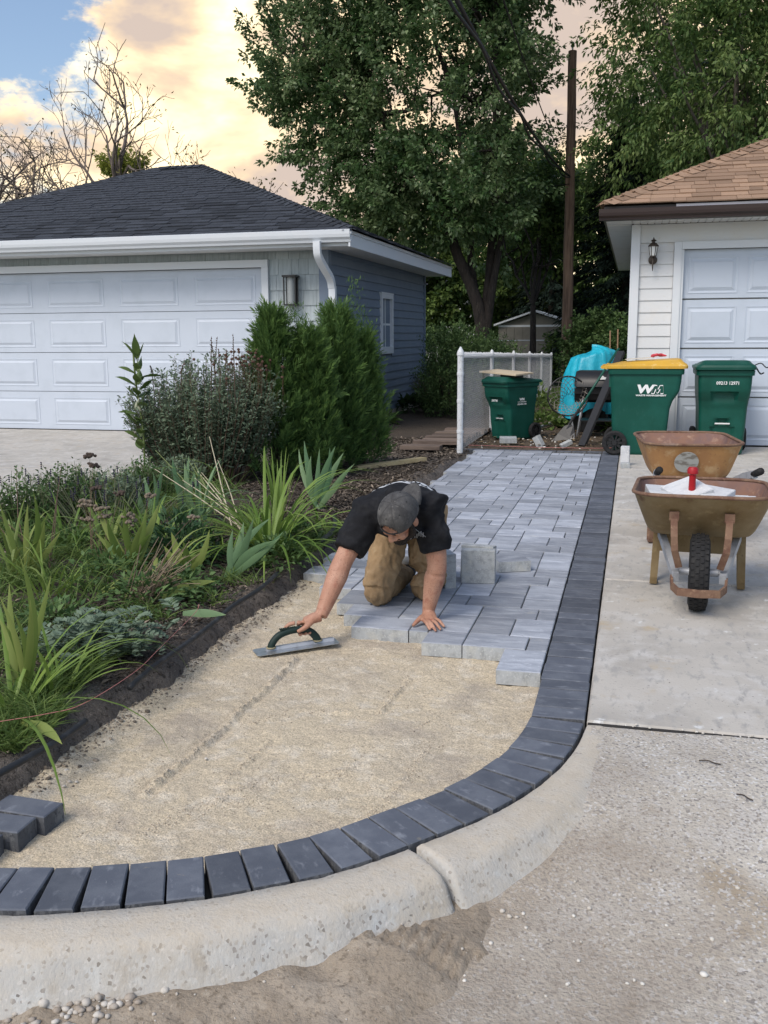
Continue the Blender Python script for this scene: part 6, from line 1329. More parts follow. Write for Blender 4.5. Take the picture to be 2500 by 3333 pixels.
for i_, (x_, y_, n_, L0, L1_, w_, m_, lb_) in enumerate(((150, 1190, 26, .4, .65, .02, L_lily, 'loose strap leaves beside the tall dried yarrow'), (235, 1180, 22, .35, .6, .03, L_olv, 'yellowing broad strap leaves below the lavender'), (330, 1195, 24, .3, .55, .022, L_lily, 'fresh strap leaves between lavender and peony'), (430, 1120, 20, .4, .6, .028, L_iris, 'grey green strap leaves at the foot of the sage bush'), (25, 1260, 24, .4, .7, .02, L_olv, 'yellow green strap leaves at the far left edge'), (330, 1270, 18, .3, .5, .03, L_olv, 'olive strap leaves among the dried stems'), (120, 1500, 16, .25, .4, .014, L_lily, 'thin grassy leaves in the near bed corner'))):
    clump('strap_leaf_plant', tuple(gd(x_, y_, .06)), n_, (L0, L1_), w_, (6, 58), (.6, 2.3), m_, lb_, 300+i_, 'plant', rad=.09, group='strap leaved plants in the bed')
clump('upright_leaves', tuple(gd(605, 1140, .06)), 16, (.5, .62), .025, (2, 14), (.1, .5), L_lily, 'bright upright leaf bundle rising from the daylily clump', 116, rad=.05)
for i, (a, c, wd, lb) in enumerate((((395, 1325), (487, 1328), .04, 'loose pale iris leaf lying on the mulch by the tube'), ((350, 1290), (465, 1255), .045, 'broad green leaf arching low over the mulch'), ((45, 1560), (130, 1605), .036, 'cut yellow green leaf lying over the near tube'), ((350, 1310), (400, 1292), .035, 'short browned leaf lying on the mulch'))):
    pa_, pc_ = gd(*a, .09), gd(*c, .10 if i != 1 else .16); t = empty('fallen_leaf', tuple(pa_), label=lb, cat='leaf', group='loose leaves on the bed'); sword_to(t, pa_, pc_, wd, L_iris if i in (0, 3) else L_olv, .06 if i else .02, tint=.6, fold=.1)
# dark peony mound, ferny silver plant, weeds
L_peo = leafmat('peony_leaf', (.030, .075, .028), (.085, .16, .07), .2, .4)
leafy_mound('peony', tuple(gd(390, 1215, .05)), .27, 520, L_peo, .085, .028, 'mound of dark glossy leaves in the middle of the bed', 121, zr=1.15)
L_silv = leafmat('silver_fern_leaf', (.095, .145, .098), (.22, .29, .20), .2, .7)
def ferny(name, base, n, label, seed, L=.2):
    rg = np.random.default_rng(seed); t = empty(name, base, label=label, cat='plant'); b = MB(); Ps, Ds, Ns, Ls, Ws = [], [], [], [], []
    for i in range(n):
        a = rg.uniform(0, 6.283); el_ = rg.uniform(.2, 1.8); d = np.array([math.cos(a), math.sin(a), el_]); d /= np.linalg.norm(d); p0 = np.array([rg.normal(0, .09), rg.normal(0, .09), rg.uniform(.0, .12)]); L1 = L*rg.uniform(.6, 1.2); s = np.cross(d, [0, 0, 1.]); s /= np.linalg.norm(s)
        for k in range(16):
            f_ = (k//2+1)/8.5; c = p0+d*L1*f_-np.array([0, 0, L1*f_*f_*.5]); sg_ = 1 if k % 2 else -1; Ps.append(c); Ds.append(s*sg_*.9+d*.5); Ns.append(np.array([0, 0, 1.])+rg.normal(0, .2, 3)); Ls.append(.045*math.sin(math.pi*(.15+.8*f_))+.008); Ws.append(.022)
    m = len(Ps); leaf_obj('fronds', np.array(Ps), np.array(Ds), np.array(Ns), np.array(Ls), np.array(Ws), rg.uniform(0, 1, m), L_silv, t, .08); return t
ferny('silver_fern_plant', tuple(gd(195, 1420, .07)), 40, 'silvery feathery leaved plant near the lower left', 131, .2)
ferny('silver_fern_plant', tuple(gd(260, 1420, .06)), 40, 'silvery feathery leaves spilling right of the larger one', 132, .18)
L_weed = leafmat('weed_leaf', (.055, .115, .035), (.15, .24, .085), .25, .5)
for i, (x, y, r, n, lb) in enumerate(((330, 1310, .28, 420, 'leafy green weeds under the dried stems'), (420, 1180, .18, 200, 'green weeds between peony and daylily'), (640, 1170, .20, 330, 'low weeds at the soil edge behind the iris'), (600, 1215, .22, 380, 'fresh green weeds along the soil edge'), (120, 1370, .22, 260, 'mixed green weeds behind the silver plant'), (230, 1260, .25, 330, 'tangled green weeds left of the dried stems'), (60, 1180, .22, 260, 'green weeds at the left edge of the bed'), (400, 1280, .2, 260, 'small leaved weeds beside the broad arching leaf'), (170, 1200, .25, 280, 'weeds below the lavender'))):
    c = gd(x, y, .05); leafy_mound('weeds', tuple(c), r, n, L_weed, .05, .024, lb, 140+i, 'weeds in the bed', 'weeds', zr=.75)
def spikes(name, base, n, h, label, seed, col, head, spread=.2, cat='flower'):
    rg = np.random.default_rng(seed); t = empty(name, base, label=label, cat=cat); b = MB(); hd = MB()
    for i in range(n):
        x, y = rg.normal(0, spread), rg.normal(0, spread*.6); hh = h*rg.uniform(.65, 1.1); tx, ty = x*1.5+rg.normal(0, .03), y*1.3
        b.tube([(x*.6, y*.6, 0), (x, y, hh*.5), (tx, ty, hh)], [.003, .0025, .0015], 3)
        if head == 'spike':
            for k in range(4): hd.lathe([(.001, 0), (.007, .003), (.006, .008), (.001, .013)], 5, Matrix.Translation((tx, ty, hh-.045+k*.014)))
        else:
            for k in range(14): a = rg.uniform(0, 6.28); r_ = rg.uniform(0, .045); hd.lathe([(.001, -.008), (.012, 0), (.010, .008), (.001, .011)], 5, Matrix.Translation((tx+r_*math.cos(a), ty+r_*math.sin(a), hh+rg.normal(0, .006))))
    b.build('stems', mat(name+'_stem', (.14, .15, .10) if head == 'spike' else (.13, .095, .065), .9), t); tag(hd.build('flower_heads', mat(name+'_head', col, .95), t), kind='stuff'); return t
for i_, (x_, y_, r_, n_, z_, m_, lb_) in enumerate(((235, 1120, .30, 520, 1.2, L_sage, 'grey green lavender foliage beside the drive'), (150, 1130, .26, 330, 1.5, L_weed, 'leafy weeds against the drive, left of the lavender'), (60, 1150, .26, 330, 1.5, L_weed, 'leafy weeds against the drive at the far left'), (320, 1090, .26, 360, 1.3, L_weed, 'leafy growth between lavender and sage bush'), (395, 1065, .22, 260, 1.3, L_sage, 'grey leaves at the left foot of the sage bush'))):
    stem_bush('border_plant', tuple(gd(x_, y_, .05)), 70, r_*z_*1.15, (r_, r_*.8), m_, lb_, 400+i_, .05, .018, 22, mat('border_stem%d' % i_, (.10, .11, .06), .9), .6, .1, 'plant')['group'] = 'plants along the drive edge'
spikes('lavender', tuple(gd(230, 1150, .06)), 46, .42, 'lavender with dark purple spikes beside the pale drive', 151, (.030, .026, .050), 'spike', .24)
spikes('yarrow', tuple(gd(255, 1235, .06)), 9, .46, 'dried yarrow with flat brown heads in mid bed', 152, (.20, .16, .12), 'flat', .12)
spikes('yarrow', tuple(gd(190, 1215, .06)), 4, .62, 'tall dried yarrow with dark flat heads near the drive', 153, (.075, .055, .045), 'flat', .10)
def dry_stems(name, base, n, L1, dirs, label, seed, m, r=.004):
    rg = np.random.default_rng(seed); b = MB()
    for i in range(n):
        d = unit(np.array(dirs)+rg.normal(0, .22, 3)); p = rg.normal(0, .04, 3)*np.array([1, 1, 0]); l_ = L1*rg.uniform(.5, 1.1); b.tube([p, p+d*l_*.5+rg.normal(0, .012, 3), p+d*l_+np.array([0, 0, -.05])], [r, r*.8, r*.4], 4)
    return tag(b.build(name, m, None, loc=base), label, 'stems', 'dried stems in the bed')
M_dry = mat('dry_stalk', (.26, .20, .14), .9, rnd=.1); M_pale2 = mat('pale_dry_stalk', (.50, .44, .32), .8)
dry_stems('dry_stems', tuple(gd(300, 1300, .06)), 46, .42, (.55, .1, .8), 'bundle of brown dried stems leaning in mid bed', 161, M_dry)
dry_stems('dry_stems', tuple(gd(530, 1140, .07)), 7, .85, (-.75, .3, .75), 'long pale dried stalks leaning left before the sage bush', 162, M_pale2, .006)
dry_stems('dry_stems', tuple(gd(470, 1110, .07)), 4, .7, (-.6, .2, .8), 'few greenish stalks leaning left by the sage bush', 163, mat('green_stalk', (.20, .24, .09), .7), .006)
dry_stems('dry_stems', tuple(gd(90, 1240, .07)), 5, .8, (-.5, .3, .8), 'thin dark dried stalks at the left of the bed', 164, M_bstem, .004)
# ground litter and grass: beyond counting
def bed_points(rg, n, x0, x1, y0, y1):
    X = rg.uniform(x0, x1, n); Y = rg.uniform(y0, y1, n); k = X < edgex(Y)-.01; X, Y = X[k], Y[k]; return np.stack([X, Y, bedz(X, Y)], 1)
rg = np.random.default_rng(171)
Pm = np.vstack([bed_points(rg, 11000, -2.75, -1.9, 3.3, 8.5), bed_points(rg, 13000, -3.6, -1.85, 7.5, 13.2), bed_points(rg, 3500, -4.7, -1.9, 2.0, 7.5)]); n = len(Pm); a = rg.uniform(0, 6.283, n)
M_mul = mat('mulch_chips', (.040, .033, .028), .9, attr=(.30, .245, .19), spec=.3)
tm = np.where(rg.random(n) < .10, rg.uniform(.7, 1.3, n), rg.uniform(0, .42, n))+.18*(Pm[:, 1] > 8)*rg.random(n); big_ = rg.uniform(.6, 1.5, n)*(1+.15*(Pm[:, 1]-5).clip(0, 6)/3)
tag(leaf_obj('mulch', Pm+np.array([0, 0, .008]), np.stack([np.cos(a), np.sin(a), rg.normal(.1, .3, n)], 1), np.array([0, 0, 1.])+rg.normal(0, .35, (n, 3)), .034*big_, .010*big_, tm, M_mul, None, .08), 'dark shredded bark mulch covering the bed', 'mulch', kind='stuff')
def grass_field(name, pts, h, m, label, seed, w=.0022):
    rg = np.random.default_rng(seed); n = len(pts); a = rg.uniform(0, 6.283, n); D_ = unit(np.stack([np.cos(a)*rg.uniform(.2, 1.2, n), np.sin(a)*rg.uniform(.2, 1.2, n), np.ones(n)], 1)); L1 = h*rg.uniform(.4, 1.2, n); S = unit(np.cross(D_, rdir(rg, n))); out = D_*np.array([1, 1, 0]); Vs = []
    for k in range(4):
        f_ = k/3; c = pts+D_*(L1*f_)[:, None]+out*(L1*f_*f_*.4)[:, None]; c[:, 2] -= L1*f_*f_*.28; ww = w*(1-f_**1.5)+.0003; Vs += [c-S*ww, c+S*ww]
    V = np.stack(Vs, 1).reshape(-1, 3); Fq = ((np.arange(n)*8)[:, None, None]+np.array([[0, 1, 3, 2], [2, 3, 5, 4], [4, 5, 7, 6]])[None]).reshape(-1, 4)
    return tag(link(name, npmesh(name, V, Fq, m, False, {'tint': np.repeat(rg.uniform(0, 1, n), 8)})), label, 'grass', kind='stuff')
Pt = np.vstack([bed_points(rg, 2600, -4.76, -3.3, 4.6, 7.9), bed_points(rg, 900, -4.0, -2.6, 3.4, 5.2)]); grass_field('tall_bed_grass', Pt[vnoise(Pt[:, 0], Pt[:, 1], 3, 7) > .38], .34, L_grass, 'tall rough grass and seedlings along the drive side of the bed', 175, .0035)
Pg = np.vstack([bed_points(rg, 6500, -2.25, -1.9, 2.0, 3.6), bed_points(rg, 9500, -3.6, -2.0, 2.6, 5.6), bed_points(rg, 3000, -2.35, -1.92, 5.0, 6.6), bed_points(rg, 7000, -4.7, -2.6, 4.5, 7.5)])
keep = vnoise(Pg[:, 0], Pg[:, 1], 5, 3) > .56; grass_field('bed_grass', Pg[keep], .15, L_grass, 'thin grass and seedlings growing through the bed', 172, .0028)
X = rg.uniform(-1.95, 0, 2600); Y = rg.uniform(17, 27, 2600); grass_field('yard_grass', np.stack([X, Y, 0*X], 1), .14, L_grass, 'rough grass at the far end of the yard', 173, .006)
# leaf litter on the yard soil
n = 900; X = rg.uniform(-2, -.1, n); Y = rg.uniform(12.3, 17, n); a = rg.uniform(0, 6.283, n)
M_lit = mat('leaf_litter', (.09, .065, .045), .9, attr=(.30, .22, .12))
tag(leaf_obj('leaf_litter', np.stack([X, Y, np.full(n, .02)], 1), np.stack([np.cos(a), np.sin(a), 0*a], 1), np.array([0, 0, 1.])+rg.normal(0, .3, (n, 3)), rg.uniform(.03, .08, n), rg.uniform(.015, .04, n), rg.uniform(0, 1, n)**2, M_lit, None, .1), 'fallen leaves and bark bits on the yard soil', 'litter', kind='stuff')
b = MB(); b.tube(spline([tuple(gd(x, y, .10)) for x, y in ((-10, 1345+5), (50, 1340), (130, 1325)) ][:0]+[tuple(gd(x, y, .12)) for x, y in ((0, 1355), (60, 1345), (180, 1310), (285, 1262), (390, 1210), (440, 1160+100))][:5]+[], 30), .0022, 4) if False else None
sp_ = [tuple(gd(x, y, .10)) for x, y in ((-10, 1357), (90, 1338), (165, 1312), (250, 1265), (330, 1180+45), (420, 1195))]
b = MB(); b.tube(spline([(x, y, .12) for x, y, z in [gd(q, w, .12) for q, w in ((-10, 1560), (100, 1542), (180, 1520), (290, 1452), (345, 1400), (420, 1325), (430, 1305))]], 40), .0015, 4)
tag(b.build('string_line', M_line, None, True), 'thin pink string lying across the near bed', 'string', 'pink string lines')
# ================================================================ THE KNEELING MAN
M_skin = mat('skin', (.40, .205, .135), .55, spec=.35, coord='Object', noise=[(7, (.47, .265, .185), .45, .62, 4), (16, (.34, .135, .088), .54, .70, 4), (60, (.30, .155, .10), .60, .72, 3), (160, (.30, .15, .10), .58, .68, 2)], bump=[(60, .2, .004), (260, .2, .0015)])
M_shirt = mat('black_tshirt', (.011, .0115, .014), .85, spec=.2, noise=[(12, (.024, .0245, .027), .52, .70, 5), (30, (.017, .018, .021), .5, .65, 3), (22, (.055, .05, .045), .72, .80, 4)], bump=[(9, .25, .02), (500, .25, .001)])
M_pants = mat('tan_work_trousers', (.33, .225, .125), .85, spec=.2, noise=[(9, (.27, .18, .098), .45, .62, 5), (16, (.39, .28, .165), .55, .70, 5), (7, (.10, .075, .055), .62, .74, 6), (60, (.30, .225, .14), .62, .72, 4)], bump=[(14, .4, .015), (600, .25, .001)])
M_cap = mat('grey_denim_cap', (.085, .084, .084), .9, spec=.2, noise=[(25, (.055, .054, .055), .42, .62, 5), (14, (.15, .145, .14), .56, .72, 5), (60, (.12, .118, .115), .6, .7, 4)], bump=[(300, .3, .001)])
M_cap2 = mat('cap_stitching', (.05, .049, .05), .9)
M_hair = mat('dark_hair', (.012, .009, .007), .7, noise=[(80, (.022, .016, .012), .5, .6, 3)], bump=[(180, .9, .006)])
M_shoe = mat('dark_shoe', (.014, .014, .015), .7)
M_sole = mat('pale_shoe_sole', (.23, .215, .19), .8)
from mathutils import noise as mnoise
def ellip(b, c, r, rot=None, n=14, m=10):
    Mx = Matrix.Translation(c) @ (rot.to_4x4() if rot is not None else Matrix.Identity(4)) @ Matrix.Diagonal((*r, 1))
    b.lathe([(math.sin(a), -math.cos(a)) for a in np.linspace(.02, math.pi-.02, m)], n, Mx); return b
def etube(b, pts, rad, n=14):
    """tube whose section may be an ellipse: rad entries r or (r_side, r_updown)"""
    pts = [Vector(p) for p in pts]; rings = []
    for k, p in enumerate(pts):
        t = (pts[min(k+1, len(pts)-1)]-pts[max(k-1, 0)]).normalized(); x = t.cross(Vector((0, 0, 1))); x = x.normalized() if x.length > .2 else Vector((1, 0, 0)); x = (x-t*x.dot(t)).normalized(); y = x.cross(t).normalized(); r = rad[k]; rx, ry = r if hasattr(r, '__len__') else (r, r)
        rings.append([p+x*rx*math.cos(2*math.pi*i/n)+y*ry*math.sin(2*math.pi*i/n) for i in range(n)])
    return b.loft(rings)
def skinned(name, b, m, parent, voxel, smooth=4, fac=.5, wrinkle=None):
    o = b.build(name, m, parent); md = o.modifiers.new('r', 'REMESH'); md.mode = 'VOXEL'; md.voxel_size = voxel; md.use_smooth_shade = True
    sm = o.modifiers.new('s', 'SMOOTH'); sm.iterations = smooth; sm.factor = fac; bpy.context.view_layer.update(); evald(o)
    o.data.materials.clear(); o.data.materials.append(m)
    if wrinkle:
        me = o.data; n = len(me.vertices); co_ = np.empty(n*3, np.float32); me.vertices.foreach_get('co', co_); no = np.empty(n*3, np.float32); me.vertices.foreach_get('normal', no); co_ = co_.reshape(-1, 3); no = no.reshape(-1, 3)
        sx, sy, sz, amp = wrinkle
        d = np.array([abs(mnoise.noise(Vector((p[0]*sx, p[1]*sy, p[2]*sz))))*-1.6+.5+.5*mnoise.noise(Vector((p[0]*sx*2.3+5, p[1]*sy*2.3, p[2]*sz*2.3))) for p in co_]); co_ += no*(d*amp)[:, None]; me.vertices.foreach_set('co', co_.ravel()); me.update()
    me = o.data; me.polygons.foreach_set('use_smooth', np.ones(len(me.polygons), bool)); return o
man = empty('person', (-1.15, 4.95, 0), label='man in black t-shirt, tan trousers and backwards cap kneeling with a trowel', cat='person')
OFF = Vector(man.location)
def w(*p): return Vector(p)-OFF
sh_L = w(-.935, 4.60, .565); el_L = w(-.905, 4.585, .30); wr_L = Vector(gp(1394, 1990, .05))-OFF
sh_R = w(-1.255, 4.58, .535); wr_R = Vector(pd(693, 1331, 4.27))-OFF; el_R = (sh_R+wr_R)/2+Vector((-.015, .035, .02))
chest = w(-1.095, 4.66, .555); belly = w(-1.13, 4.92, .515); pelv = w(-1.16, 5.13, .49)
kn_R = w(-1.272, 4.83, .075); kn_L = w(-1.055, 4.99, .075); hip_R = w(-1.245, 5.12, .47); hip_L = w(-1.065, 5.14, .47)
an_R = w(-1.235, 5.26, .06); an_L = w(-1.04, 5.42, .06)
hd = Vector(pd(863, 1117, 4.40))-OFF
# head frame: crown towards viewer and up, face down to the left
fz = Vector((-.12, -.80, .60)).normalized(); fy = Vector((-.30, -.50, -.82)); fy = (fy-fz*fy.dot(fz)).normalized(); fx = fy.cross(fz).normalized(); HM = Matrix((fx, fy, fz)).transposed(); H4 = Matrix.Translation(hd) @ HM.to_4x4()
def hp_(x, y, z): return H4 @ Vector((x, y, z))
body = MB()
ellip(body, hp_(0, -.005, .015), (.079, .098, .10), HM, 18, 14); ellip(body, hp_(0, .028, -.045), (.062, .070, .075), HM); ellip(body, hp_(0, .052, -.088), (.036, .036, .03), HM)
etube(body, [hp_(0, .085, .018), hp_(0, .102, -.008), hp_(0, .112, -.03), hp_(0, .098, -.040)], [.010, .012, .0165, .008], 10)
for s in (-1, 1):
    ellip(body, hp_(s*.080, -.005, -.012), (.012, .022, .034), HM, 10, 8); ellip(body, hp_(s*.016, .100, -.034), (.011, .012, .010), HM, 8, 6); ellip(body, hp_(s*.040, .076, -.028), (.024, .020, .022), HM, 10, 8); ellip(body, hp_(s*.030, .090, .022), (.024, .010, .010), HM, 10, 8); ellip(body, hp_(s*.031, .080, .004), (.016, .012, .012), HM, 10, 8)
etube(body, [hp_(-.02, .088, -.062), hp_(0, .094, -.062), hp_(.02, .088, -.062)], [.006, .009, .006], 8)
etube(body, [hp_(0, -.02, -.05), (hd+chest)/2+Vector((0, .06, .01)), chest+Vector((0, -.04, .02))], [.056, .060, .09], 14)
etube(body, [chest, belly, pelv], [(.14, .09), (.13, .09), (.14, .10)], 16)
etube(body, [chest+Vector((0, .0, 0)), sh_L+Vector((-.03, 0, 0))], [.08, .06]); etube(body, [chest, sh_R+Vector((.03, 0, 0))], [.08, .06])
def arm(S, E_l, Wr):
    m1 = S.lerp(E_l, .45); m2 = E_l.lerp(Wr, .3); m3 = E_l.lerp(Wr, .7)
    etube(body, spline([tuple(q) for q in (S, m1, E_l, m2, m3, Wr)], 16), np.interp(np.linspace(0, 5, 16), range(6), [.050, .057, .049, .053, .041, .031]), 16)
arm(sh_L, el_L, wr_L); arm(sh_R, el_R, wr_R)
for h_, k_, a_ in ((hip_R, kn_R, an_R), (hip_L, kn_L, an_L)): etube(body, [h_, h_.lerp(k_, .5), k_, k_.lerp(a_, .5), a_], [.07, .062, .05, .045, .035])
# left hand flat on the paver
tips = [(1400, 2050), (1419, 2054), (1435, 2050), (1447, 2041)]; kns = [(1378, 2018), (1392, 2019), (1405, 2017), (1416, 2013)]
palm_pts = [Vector(gp(x, y, .030))-OFF for x, y in kns]; pc = sum(palm_pts, Vector())/4
etube(body, [wr_L, wr_L.lerp(pc, .45)+Vector((0, 0, .002)), pc+Vector((0, 0, -.004))], [(.029, .022), (.038, .019), (.043, .014)], 14)
for i, (tq, kq) in enumerate(zip(tips, kns)):
    k0 = palm_pts[i]; t_ = Vector(gp(*tq, .009))-OFF; mid = k0.lerp(t_, .48)+Vector((0, 0, .008)); etube(body, [k0.lerp(wr_L, .35), k0, mid, k0.lerp(t_, .78)+Vector((0, 0, .003)), t_], [.008, .0105, .0095, .0085, .0068], 10)
t0_ = wr_L.lerp(palm_pts[0], .35); tt_ = Vector(gp(1343, 2038, .010))-OFF; etube(body, [t0_, t0_.lerp(tt_, .45)+Vector((0, 0, .008)), t0_.lerp(tt_, .75)+Vector((0, 0, .004)), tt_], [.016, .0135, .0115, .008], 10)
# right hand closed on the trowel handle
TA = R(37); tx = Vector((math.cos(TA), math.sin(TA), .03)).normalized(); TC = Vector((-1.515, 4.205, -.047)); ty = Vector((-math.sin(TA), math.cos(TA), 0)); grip = TC+tx*.035+Vector((0, 0, .083))-OFF
kc = grip+Vector((0, 0, .030))-ty*-.004
pal = wr_R.lerp(kc, .55)
etube(body, [wr_R, wr_R.lerp(kc, .4)+Vector((0, 0, .004)), kc+Vector((.006, .008, .004))], [(.029, .026), (.035, .026), (.036, .019)], 14)
# four fingers wrap over the far side and under the bar
for i, s_ in enumerate((-.036, -.014, .009, .030)):
    c = grip+tx*s_; up_ = Vector((0, 0, 1)); r_ = .029; pts = [c+(ty*math.cos(a)+up_*math.sin(a))*r_*k_ for a, k_ in ((R(70), 1.25), (R(25), 1.12), (R(-30), 1.0), (R(-85), .95), (R(-140), .95))]
    if i == 0: pts = [c+up_*.034+ty*.006, c+up_*.030-tx*.028+ty*.012, c+up_*.014-tx*.046+ty*.018, c-up_*.004-tx*.048+ty*.020]
    etube(body, pts, [.0115, .0105, .010, .0092, .0075][:len(pts)], 10)
# thumb on the near side, pointing along the handle
etube(body, [wr_R.lerp(kc, .55)-ty*.018, grip+tx*.012-ty*.028+Vector((0, 0, .020)), grip-tx*.014-ty*.026+Vector((0, 0, .006)), grip-tx*.036-ty*.022+Vector((0, 0, -.002))], [.017, .0135, .0115, .009], 10)
bo = skinned('body', body, M_skin, man, .0042, 5, .5)
# nails
M_nail = mat('finger_nail', (.62, .42, .35), .35)
# t-shirt
s = MB(); etube(s, [chest+Vector((.01, -.15, -.012)), chest+Vector((.0, -.09, .0)), chest, belly.lerp(chest, .5)+Vector((0, 0, .012)), belly+Vector((0, 0, .0)), pelv+Vector((0, -.06, .03)), pelv+Vector((0, .05, .02))], [(.10, .075), (.175, .108), (.205, .125), (.20, .130), (.180, .125), (.178, .115), (.165, .09)], 28)
ellip(s, chest+Vector((0, -.06, -.055)), (.15, .11, .08)); ellip(s, belly+Vector((0, -.05, -.05)), (.145, .17, .085))
def sleeve(S, E_l, L1, r0_, r1_):
    d = (E_l-S).normalized(); e = S+d*L1; etube(s, [chest.lerp(S, .45), S+(S-chest)*.07+Vector((0, 0, .006)), S+d*L1*.45, e], [.12, .098, r0_+.004, r1_], 20); return e, d
eL, dL = sleeve(sh_L, el_L, .195, .084, .078); eR, dR = sleeve(sh_R, el_R, .205, .084, .080)
etube(s, [chest+Vector((0, -.09, .05)), hp_(0, -.07, -.045)], [.10, .066], 16)
skinned('t_shirt', s, M_shirt, man, .0065, 12, .6, (9, 6, 12, .013))
# trousers
t = MB()
for h_, k_, a_, sd_ in ((hip_R, kn_R, an_R, -1), (hip_L, kn_L, an_L, 1)):
    etube(t, [h_+Vector((0, .01, .03)), h_.lerp(k_, .35), h_.lerp(k_, .72), k_+Vector((0, -.004, .022)), k_+Vector((0, .04, -.004)), k_.lerp(a_, .5)+Vector((0, 0, .01)), a_+Vector((0, 0, .015))], [.105, .100, .088, .080, .074, .070, .060], 20)
    ellip(t, k_+Vector((0, .0, .005)), (.072, .072, .078))
etube(t, [pelv+Vector((0, -.06, .0)), pelv, pelv+Vector((0, .09, -.02))], [(.155, .10), (.17, .125), (.12, .10)], 22)
skinned('trousers', t, M_pants, man, .0065, 6, .5, (22, 18, 11, .013))
# shoes lying toe-down behind the knees
for a_, k_ in ((an_R, kn_R), (an_L, kn_L)):
    sh2 = MB(); c = a_+Vector((0, .07, .0)); etube(sh2, [a_+Vector((0, -.01, .02)), c+Vector((0, .0, .015)), c+Vector((0, .06, -.005)), c+Vector((0, .10, -.02))], [.05, .052, .048, .03], 12); so_ = skinned('shoe', sh2, M_shoe, man, .008, 3)
    sl2 = MB(); etube(sl2, [a_+Vector((.0, .0, .07)), a_+Vector((0, .11, .075)), a_+Vector((0, .19, .01))], [(.045, .014), (.05, .014), (.042, .012)], 12); sl2.build('sole', M_sole, so_, True)
# cap: six-panel dome worn backwards, opening and strap on the forehead, bill behind
def cap_pt(a, f_, k=1.0):
    z = .024+(.108)*math.sin(f_*math.pi/2); q = math.cos(f_*math.pi/2)**.82; q = q*(1+.010*abs(math.sin(3*a))); return (.0905*k*q*math.cos(a), (.1085*k*q)*math.sin(a)-.006, z*k-(.0 if math.sin(a) > 0 else .018*(-math.sin(a))*(1-f_)))
nu, nv = 72, 18; V = [hp_(*cap_pt(2*math.pi*j/nu, i/(nv-1)*.995)) for i in range(nv) for j in range(nu)]; Fs = []
for i in range(nv-1):
    for j in range(nu):
        a = (2*math.pi*(j+.5)/nu-math.pi/2+math.pi) % (2*math.pi)-math.pi; f_ = (i+.5)/(nv-1)
        if abs(a) < .50 and .075 < f_ < .10+.24*math.sqrt(max(0, 1-(a/.50)**2)): continue       # half-moon opening
        Fs.append((i*nu+j, i*nu+(j+1) % nu, (i+1)*nu+(j+1) % nu, (i+1)*nu+j))
c = MB(); c.add(V, Fs); cp_ = c.build('cap', M_cap, man); md = cp_.modifiers.new('s', 'SOLIDIFY'); md.thickness = .003; md.offset = 1; bpy.context.view_layer.update(); evald(cp_)
cp_.data.polygons.foreach_set('use_smooth', np.ones(len(cp_.data.polygons), bool))
c = MB(); rings = []
for k, e_ in enumerate(np.linspace(0, 1, 7)):
    row = []
    for j in range(15):
        a = -math.pi/2+(j/14-.5)*1.75; x, y, z = cap_pt(a, 0.02); u_ = (j/14-.5)*2; ext = .075*math.sqrt(max(0, 1-u_**2*.92)); row.append(hp_(x*(1-.05*e_), y-ext*e_, z-.022*u_*u_*e_*1.2-.006*e_+.004))
    rings.append(row)
c.loft(rings, cap=False, close=False); bi = c.build('bill', M_cap, cp_); md = bi.modifiers.new('s', 'SOLIDIFY'); md.thickness = .004; bpy.context.view_layer.update(); evald(bi); bi.data.polygons.foreach_set('use_smooth', np.ones(len(bi.data.polygons), bool))
for k in range(6):
    a = k*math.pi/3; c = MB(); c.tube([hp_(*cap_pt(a, f_, 1.022)) for f_ in np.linspace(.05 if k not in (1, 2) else .3, .97, 12)], .0016, 4); c.build('seam', M_cap2, cp_)
c = MB(); ellip(c, hp_(0, -.006, .130), (.008, .008, .005), HM, 10, 6); c.build('button', M_cap, cp_, True)
c = MB(); c.tube([hp_(*[q*1.01 for q in cap_pt(math.pi/2+a, .045, 1.012)]) for a in np.linspace(-.55, .55, 12)], .0075, 6, sq=.35); c.build('strap', M_shoe, cp_, True)
for k in range(6):
    a = math.pi/6+k*math.pi/3; c = MB(); ellip(c, hp_(*cap_pt(a, .58, 1.02)), (.0035, .0035, .0035), HM, 8, 5); c.build('eyelet', M_shoe, cp_, True)
# beard and hair at the temples
h = MB(); ellip(h, hp_(0, .030, -.082), (.062, .066, .048), HM, 16, 10); ellip(h, hp_(0, .066, -.100), (.040, .036, .034), HM)
for s_ in (-1, 1): etube(h, [hp_(s_*.077, .022, .018), hp_(s_*.074, .028, -.03), hp_(s_*.058, .040, -.075)], [(.010, .010), (.016, .016), (.026, .024)], 10)
etube(h, [hp_(-.030, .088, -.052), hp_(0, .100, -.046), hp_(.030, .088, -.052)], [.006, .008, .006], 8)
ellip(h, hp_(0, -.06, -.02), (.07, .05, .045), HM)
skinned('beard', h, M_hair, man, .005, 3, .5, (60, 60, 60, .004))
e_ = MB()
for s_ in (-1, 1): etube(e_, [hp_(s_*.016, .0985, .016), hp_(s_*.032, .0985, .020), hp_(s_*.048, .086, .016)], [.003, .0045, .003], 6)
e_.build('eyebrows', M_hair, man, True)
